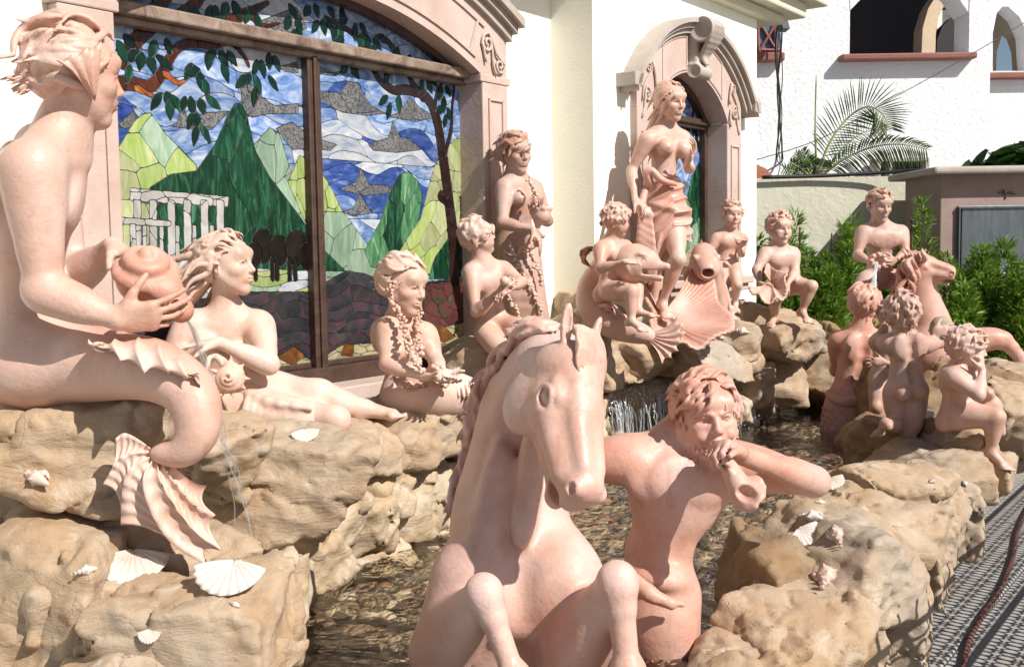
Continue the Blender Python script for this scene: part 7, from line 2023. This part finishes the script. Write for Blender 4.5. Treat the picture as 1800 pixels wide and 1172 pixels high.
def build_goddess():
    Y = 6.20; s = .86
    S, D = person(Y, s, 'f', .72, (1180, 180, -.02, .214, 34, -8, V(-.05, 0, 1)), (1170, 226, .03), (1166, 372, .04), (1200, 244, .10), (1138, 246, -.04),
                  armL=((1212, 296, .02), (1208, 286, -.16)), armR=((1110, 300, -.02), (1116, 350, -.14)), chest=(1169, 266, .03), waist=(1166, 318, .03),
                  handL=dict(f=V(.45, -.1, .75), n=V(-.8, -.1, .4), th=V(-.3, -.8, 0), curl=(.4, .45, .5, .5)), handR=dict(f=V(.5, -.3, -.5), n=V(-.3, .3, -.8), th=V(.6, -.6, 0), curl=(.6, .6, .7, .7)),
                  legL=((1182, 388, .0), (1192, 456, -.16), (1164, 532, -.06), (1178, 552, -.2)), legR=((1150, 392, .04), (1146, 470, .04), (1150, 540, .06)), tone=.33, hips=.90, limb=.78, leg_b=.86, glute=False, neck_r=.045)
    J = D['J']; hc, F, h = D['hc'], D['F'], D['h']
    t = statue('goddess_statue', J((1170, 560, 0)), 'tall clay goddess with draped hips standing on a fan shell before the small arched window', 'statue', S, .0070, .0040, M['clay'])
    hair(t, [locks(hc, F, h, 220, .60, .032, .35, (0, -1.0, .0), 71, .28, .04, 1.0, low=-.2, fringe=-.4), locks(hc, F, h, 60, 1.5, .065, .15, (.30, -.45, -1.2), 72, .28, .04, 1.3, low=-.2, down=.6, fringe=-.4, seg=16, free=.5)], M['clay'], skull=(hc, F, h), vox=.0046)
    # cloth wound round the hips: diagonal folds, hem high on the right, hanging low on the left
    nt, na = 70, 150
    T, A = np.meshgrid(np.linspace(0, 1, nt), np.linspace(0, 2 * np.pi, na, endpoint=False), indexing='ij')
    side = .5 - .5 * np.sin(A + .35)                       # 1 at the figure's left of the picture, 0 at the right
    hem = 416 + 84 * np.clip(side * 1.5 - .35, 0, 1) ** .8
    yy = 306 + 10 * np.sin(A) + (hem - 306) * T
    cx = 1166 + 9 * T * (1 - side) - 14 * np.clip(T - .5, 0, 1) * side
    rx = np.interp(T, [0, .2, .5, .8, 1], [.088, .105, .128, .128, .122]); ry = np.interp(T, [0, .2, .5, .8, 1], [.085, .10, .118, .125, .12])
    nz = noise3(np.stack([np.cos(A) * 1.5, np.sin(A) * 1.5, T * 2], -1))
    ph = 17 * T + 2.3 * np.sin(A - .6) + 1.3 * nz
    fold = (1 - np.abs(np.sin(ph))) ** 1.3
    vert = (1 - np.abs(np.sin(A * 7 + 3 * T + nz))) ** 1.5
    low = np.clip((yy - 408) / 25, 0, 1)
    dr = .020 * fold * (1 - low) + .022 * vert * low + .010 * np.exp(-((T - .02) / .03) ** 2) + .018 * np.exp(-((yy - 366 - 10 * np.sin(A)) / 7) ** 2)
    C0 = np.array([J((1166, 306, .03)), J((1166, 416, .02)), J((1160, 500, .04))])
    cen = np.stack([np.interp(yy, [306, 416, 500], C0[:, k]) for k in range(3)], -1)
    cen[..., 0] += (cx - 1166) * Y / FPX
    v = cen + np.stack([np.sin(A) * (rx + dr), -np.cos(A) * (ry + dr), 0 * A], -1)
    i, j = np.meshgrid(np.arange(nt - 1), np.arange(na), indexing='ij')
    f = np.stack([i * na + j, (i + 1) * na + j, (i + 1) * na + (j + 1) % na, i * na + (j + 1) % na], -1).reshape(-1, 4)
    C = Clay()
    C.chain([J((1148, 330, -.10)), J((1136, 306, -.12)), J((1146, 300, -.13)), J((1162, 316, -.13)), J((1188, 324, -.10))], [.018, .020, .016, .018, .012], .012, n=4)
    C.chain([J((1140, 318, -.06)), J((1128, 356, -.12)), J((1130, 372, -.15)), J((1146, 378, -.15))], [.016, .022, .026, .014], .012, n=4)
    for k in range(5): C.chain([J((1126 + 4 * k, 366, -.155)), J((1124 + 6 * k, 410 + 4 * k, -.15)), J((1122 + 7 * k, 455 + 5 * k, -.13)), J((1118 + 8 * k, 490 + 3 * k, -.11))], [.008, .014, .016, .010], .010, n=4)
    v2, q2 = C.mesh(.0055)
    add_part(t, 'drapery', merge((v.reshape(-1, 3), f), (smooth_verts(v2, q2, 1), q2)), M['clay_deep'])
    o = J((1168, 548, -.02))
    edge = [(1128, 480, .06), (1132, 510, -.04), (1150, 545, -.14), (1146, 572, -.24), (1168, 594, -.32), (1200, 600, -.36), (1226, 612, -.38), (1250, 592, -.36), (1284, 582, -.30), (1290, 560, -.16), (1266, 535, -.02), (1258, 500, .10), (1244, 466, .18), (1226, 448, .22)]
    v, f = ribbed_fan(fan_rays(o, edge, 46, V(0, 0, -.035), J, .012, 18, 6), 3, .018, -.01, .003, .005, V(.2, -.8, .8), .0)
    sh = make('fan_shell', v, f, 'clay_deep'); tag(sh, 'great ribbed clay fan shell under the feet of the goddess', 'shell')

def build_plate_child():
    Y = 6.75; s = .62
    S, D = person(Y, s, 'c', .78, (1287, 378, 0, .170, 10, -4, V(.05, 0, 1)), (1282, 410, .02), (1274, 466, .05), (1304, 420, .05), (1260, 420, -.0),
                  armL=((1304, 446, -.02), (1300, 434, -.17)), armR=((1246, 442, -.03), (1264, 458, -.14)), handL=dict(f=V(.2, -.6, .3), n=V(0, 0, 1), th=V(-1, 0, 0), curl=(.3, .3, .3, .3)),
                  handR=dict(f=V(.6, -.4, -.2), n=V(0, 0, -1), th=V(0, -1, 0)), legL=((1290, 468, .02), (1296, 500, -.14), (1292, 532, -.08), (1295, 545, -.2)), legR=((1262, 470, .0), (1268, 505, -.14), (1284, 545, -.12), (1290, 560, -.24)), child=True, limb=.85, leg_b=.8)
    hc, F, h = D['hc'], D['F'], D['h']
    t = statue('plate_child_statue', P(1275, 480, Y), 'smiling clay child holding a flat shell, seated by the open mouthed dolphin', 'statue', S, .0078, .0048, M['clay'])
    hair(t, [locks(hc, F, h, 190, .24, .045, .8, (.2, -.3, .2), 81, .30, .06, 1.0, low=-.2, curl=.5, fringe=-.2)], M['clay'], skull=(hc, F, h), vox=.0046)
    scallop('flat_shell', P(1303, 421, Y - .22), V(.6, .6, .2), V(0, -.3, 1), .045, 'clay', 'flat clay shell held up by the smiling child')

def build_shell_boy():
    Y = 7.05; s = .76
    S, D = person(Y, s, 'c', .76, (1371, 402, 0, .200, 18, -6, V(-.03, 0, 1)), (1369, 438, .02), (1372, 505, .06), (1394, 446, .05), (1345, 446, -.0),
                  armL=((1398, 478, -.02), (1385, 498, -.15)), armR=((1330, 474, -.06), (1336, 498, -.16)), handL=dict(f=V(-.1, -.4, -.8), n=V(-.5, 0, -.3), th=V(-.8, 0, 0)), handR=dict(f=V(.3, -.4, -.7), n=V(.5, 0, -.3), th=V(.8, 0, 0)),
                  legL=((1388, 502, .04), (1427, 503, -.14), (1410, 546, -.10), (1424, 560, -.2)), legR=((1356, 506, .02), (1362, 526, -.16), (1362, 556, -.05), (1350, 566, -.15)), child=True, leg_b=.82, limb=.85)
    hc, F, h = D['hc'], D['F'], D['h']
    t = statue('shell_boy_statue', P(1375, 540, Y), 'clay boy seated beyond the house corner with an open shell on his lap', 'statue', S, .0078, .0048, M['clay'])
    hair(t, [locks(hc, F, h, 200, .28, .042, .8, (.2, -.2, .2), 91, .30, .06, 1.0, low=-.25, curl=.5, fringe=-.2)], M['clay'], skull=(hc, F, h), vox=.0046)
    o = P(1356, 496, Y - .16)
    edge = [(1316, 504, -.28), (1322, 516, -.32), (1334, 514, -.34), (1340, 528, -.36), (1354, 532, -.37), (1364, 522, -.36), (1376, 526, -.34), (1384, 508, -.30), (1378, 490, -.26), (1384, 478, -.22), (1364, 476, -.18), (1350, 462, -.14), (1344, 478, -.2)]
    v, f = ribbed_fan(fan_rays(o, edge, 34, V(0, -.01, -.012), lambda t: P(t[0], t[1], Y + t[2]), .006, 10, 7), 3, .010, -.01, .002, .003, V(0, -1, .5))
    sh = make('open_shell', v, f, 'clay'); tag(sh, 'open wavy clay shell on the lap of the boy by the house corner', 'shell')
# ------------------------------------------------------------------ right: rider on horse, triton seen from behind, three children
def build_right_group():
    Y = 7.5; s = .84
    S, D = person(Y, s, 'm', .82, (1547, 362, -.02, .212, 12, -12, V(.02, 0, 1)), (1548, 398, .02), (1545, 488, .06), (1584, 408, .03), (1517, 408, .0),
                  armL=((1592, 444, -.04), (1572, 458, -.18)), armR=((1507, 448, -.06), (1530, 462, -.20)), handL=dict(f=V(-.5, -.5, -.1), n=V(-.5, .3, 0), th=V(0, -.2, 1)), handR=dict(f=V(.6, -.4, 0), n=V(.4, .4, 0), th=V(0, -.3, 1)),
                  legL=((1575, 490, .06), (1600, 535, -.10), (1610, 600, .0)), legR=((1522, 492, .02), (1512, 545, -.14), (1516, 605, -.02)), limb=.85, leg_b=.9)
    hc, F, h = D['hc'], D['F'], D['h']
    t = statue('rider_statue', P(1545, 520, Y), 'clay youth riding the far horse and pouring water from a shell', 'statue', S, .0080, .0050, M['clay_brown'])
    hair(t, [locks(hc, F, h, 200, .26, .042, .8, (.2, -.2, .2), 95, .30, .06, 1.0, low=-.25, curl=.5, fringe=-.2)], M['clay_brown'], skull=(hc, F, h), vox=.0046)
    C = Clay(); c = P(1541, 458, Y - .26)
    C.ell(c, V(.06, .05, .05), None, .01); C.ell(c + V(0, -.045, -.005), V(.034, .035, .034), None, .008, 's')
    for i in range(8): C.ball(c + V(math.cos(i * .785) * .05, -.035, math.sin(i * .785) * .045), .014, .012)
    o = sculpt('pouring_shell', C, .005, 'clay'); tag(o, 'ragged clay shell pouring water in the hands of the rider', 'shell')
    # far horse
    Y = 7.35; S = Clay()
    F, L, h = horse_head(S, P(1603, 452, Y - .02), P(1683, 468, Y - .12), 1, up=V(-.15, -.25, 1), open_mouth=1.1, w=1.62)
    S.chain([P(1610, 470, Y), P(1615, 520, Y + .04), P(1632, 580, Y + .06), P(1640, 640, Y + .05)], [.10, .115, .15, .19], .04, n=4)
    S.chain([P(1600, 520, Y + .02), P(1590, 580, Y + .06), P(1580, 640, Y + .1)], [.05, .08, .13], .05, n=3)
    S.ell(P(1645, 625, Y - .02), V(.24, .22, .20), None, .06)
    S.chain([P(1640, 650, Y + .08), P(1600, 700, Y + .12), P(1560, 740, Y + .2)], [.24, .24, .2], .05, n=2)
    S.chain([P(1668, 618, Y - .06), P(1732, 596, Y - .12), P(1765, 598, Y - .14)], [.12, .07, .05], .04, n=3)
    S.chain([P(1765, 598, Y - .14), P(1790, 625, Y - .14), P(1798, 648, Y - .14)], [.050, .036, .045], .03, n=2)
    S.cone(P(1798, 648, Y - .14), P(1797, 668, Y - .14), .042, .055, .02)
    S.chain([P(1660, 650, Y - .05), P(1672, 700, Y - .18), P(1660, 740, Y - .1)], [.10, .055, .04], .04, n=2)
    t = statue('far_horse_statue', P(1620, 700, Y), 'deep pink clay horse with open mouth and raised foreleg, far right', 'statue', S, .0092, .0068, M['clay_deep'])
    g = np.random.RandomState(8); Ps, Rs = [], []
    cr = crom([P(1612, 436, Y - .03), P(1590, 462, Y), P(1578, 500, Y), P(1572, 545, Y + .02), P(1570, 580, Y + .03)], 8)
    for i in range(90):
        u = np.linspace(0, 1, 9); j = g.randint(0, len(cr) - 8); ph = g.rand() * 6
        k = np.clip((j + u * 9).astype(int), 0, len(cr) - 1)
        Ps.append(cr[k] + V(1, 0, 0) * (g.uniform(-.02, .06) + .03 * np.sin(u * 6 + ph))[:, None] + V(0, -1, 0) * (g.uniform(-.02, .12) + .02 * np.cos(u * 5 + ph))[:, None] + V(0, 0, -1) * (u * .05)[:, None])
        Rs.append(.020 * np.clip(.1 + 3 * u, 0, 1) * np.clip((1 - u) * 2, .08, 1))
    v, f = tubes_fast(Ps, Rs, 6); add_part(t, 'mane', (v, f), M['clay_deep'])
    # triton from behind
    Y = 6.55; s = .93
    S, D = person(Y, s, 'm', .95, (1519, 535, .0, .232, 158, -6, V(-.02, 0, 1)), (1512, 582, .0), (1492, 706, .0), (1474, 600, .02), (1548, 598, .04),
                  armL=((1470, 650, .16), (1500, 660, .25)), armR=((1560, 612, .14), (1562, 570, .05)), glute=False)
    J = D['J']; hc, F, h = D['hc'], D['F'], D['h']
    S.chain([J((1492, 706, .0)), J((1486, 745, .02)), J((1480, 800, .06))], [.13, .14, .12], .03, n=2)
    S.chain([J((1458, 692, -.06)), J((1475, 704, -.13)), J((1500, 706, -.13)), J((1524, 694, -.08))], .028, .012, n=3)
    t = statue('back_triton_statue', J((1490, 750, 0)), 'clay triton standing in the pool with his bare back to the viewer', 'statue', S, .0080, .0050, M['clay_deep'])
    hair(t, [locks(hc, F, h, 150, .70, .05, .45, (-.2, -.3, -.6), 101, .24, .06, 1.2, low=-.45)], M['clay_deep'], skull=(hc, F, h), vox=.0046)
    Ps, Rs = [], []
    for row in range(5):
        for i in range(10):
            th = (i + .5 * (row % 2)) / 10 * 3.6 - 1.8; c0 = J((1489 - row, 714 + row * 10, 0)); nn = V(math.sin(th), -math.cos(th), 0); tt = V(math.cos(th), math.sin(th), 0)
            u = np.linspace(-1.3, 1.3, 7); Ps.append(c0 + nn * .145 + tt * np.sin(u)[:, None] * .022 - V(0, 0, 1) * np.cos(u)[:, None] * .022); Rs.append(np.full(7, .004))
    add_part(t, 'tail_scales', tubes_fast(Ps, Rs, 5), M['clay_deep'])
    # child carried by the triton
    Y = 6.2; s = .62
    S, D = person(Y, s, 'c', 1.0, (1562, 556, .0, .165, -30, -10, V(0, 0, 1)), (1558, 588, .02), (1556, 660, .05), (1584, 600, .02), (1540, 602, .02),
                  armL=((1588, 630, -.02), (1570, 645, -.1)), armR=((1546, 592, -.10), (1570, 556, -.16)), handR=dict(f=V(.2, 0, .9), n=V(0, 1, 0), th=V(-1, 0, 0)), legL=((1572, 664, .04), (1580, 715, -.05), (1575, 760, .05)), legR=((1545, 664, .04), (1540, 715, -.05), (1545, 760, .05)), child=True)
    J = D['J']; hc, F, h = D['hc'], D['F'], D['h']
    limb_arm(S, J((1590, 615, .0)), J((1580, 645, -.12)), J((1555, 636, -.17)), s * .9)
    hand_clay(S, J((1555, 636, -.17)), V(-.95, 0, .05), V(0, 1, 0), V(0, 0, 1), s, (.1, .1, .1, .1), .18)
    t = statue('hidden_child_statue', P(1556, 700, Y), 'small clay child half hidden between the back turned triton and the standing child', 'statue', S, .0082, .0055, M['clay_brown'])
    hair(t, [locks(hc, F, h, 90, .45, .055, .6, (0, -.3, .1), 111, .24, .07, 1.2, low=-.3, curl=.5)], M['clay_brown'], skull=(hc, F, h), vox=.0046)
    # standing child from behind
    Y = 5.25; s = .70
    S, D = person(Y, s, 'c', .84, (1586, 552, .0, .195, 165, 2, V(.03, 0, 1)), (1590, 592, .0), (1594, 674, .0), (1562, 604, .0), (1624, 606, .02),
                  armL=((1548, 600, .12), (1560, 560, .18)), armR=((1652, 602, .10), (1648, 590, .26)), handR=dict(f=V(.2, .3, .3), n=V(.4, .8, 0), th=V(0, 0, 1), curl=(.3, .3, .3, .3)),
                  legL=((1572, 690, .02), (1580, 750, .06), (1556, 742, -.16), (1545, 752, -.1)), legR=((1610, 690, .02), (1606, 745, .04), (1592, 790, .06), (1598, 800, .15)), child=True, leg_b=.92, limb=.95)
    J = D['J']; hc, F, h = D['hc'], D['F'], D['h']
    hand_clay(S, J((1640, 584, .05)), V(.8, 0, .1), V(0, 1, 0), V(0, 0, 1), s, (.2, .2, .25, .3))
    t = statue('standing_child_statue', P(1595, 775, Y), 'naked clay child kneeling up with back to the viewer, reaching for a round stone', 'statue', S, .0068, .0044, M['clay_brown'])
    hair(t, [locks(hc, F, h, 150, .50, .05, .7, (.2, -.2, -.1), 121, .24, .08, 1.3, low=-.35, curl=.8)], M['clay_brown'], skull=(hc, F, h), vox=.0046)
    C = Clay(); C.ell(P(1655, 578, Y + .22), V(.062, .055, .068), None, .01); C.warp = lambda p, f: f + .006 * noise3(p * 22)
    o = sculpt('round_stone', C, .006, 'rock'); tag(o, 'rounded stone held out by the kneeling child', 'stone')
    # sitting child, hand at the mouth
    Y = 5.05; s = .72
    S, D = person(Y, s, 'c', .86, (1702, 612, .0, .190, 78, -8, V(.02, 0, 1)), (1688, 652, .02), (1682, 728, .05), (1698, 668, .14), (1676, 664, -.05),
                  armL=((1735, 692, .10), (1738, 690, -.02)), armR=((1720, 694, -.14), (1727, 652, -.06)), handR=dict(f=V(-.1, .15, .9), n=V(-.7, .5, 0), th=V(-.2, -.9, .2), curl=(.9, .9, .9, .9)),
                  legL=((1690, 728, .12), (1745, 712, .10), (1760, 760, .1)), legR=((1686, 730, .0), (1752, 732, -.10), (1742, 792, -.08), (1762, 806, -.12)), child=True, leg_b=.92, limb=.95)
    hc, F, h = D['hc'], D['F'], D['h']
    t = statue('sitting_child_statue', P(1685, 745, Y), 'chubby clay child in profile sitting on the rim rocks with a hand at the mouth', 'statue', S, .0068, .0044, M['clay'])
    hair(t, [locks(hc, F, h, 130, .42, .052, .7, (0, -.3, 0), 131, .26, .07, 1.3, low=-.25, curl=.8)], M['clay'], skull=(hc, F, h), vox=.0046)
# ------------------------------------------------------------------ build everything
build_house()
build_ground()
build_rocks()
build_shells()
build_neighbour()
build_plants()
build_fence()
build_merman()
build_recliner()
build_braided()
build_ball_boy()
build_cup_girl()
build_dolphins()
build_dolphin_boy()
build_goddess()
build_plate_child()
build_shell_boy()
build_right_group()
build_triton()
build_front_horse()
build_water()
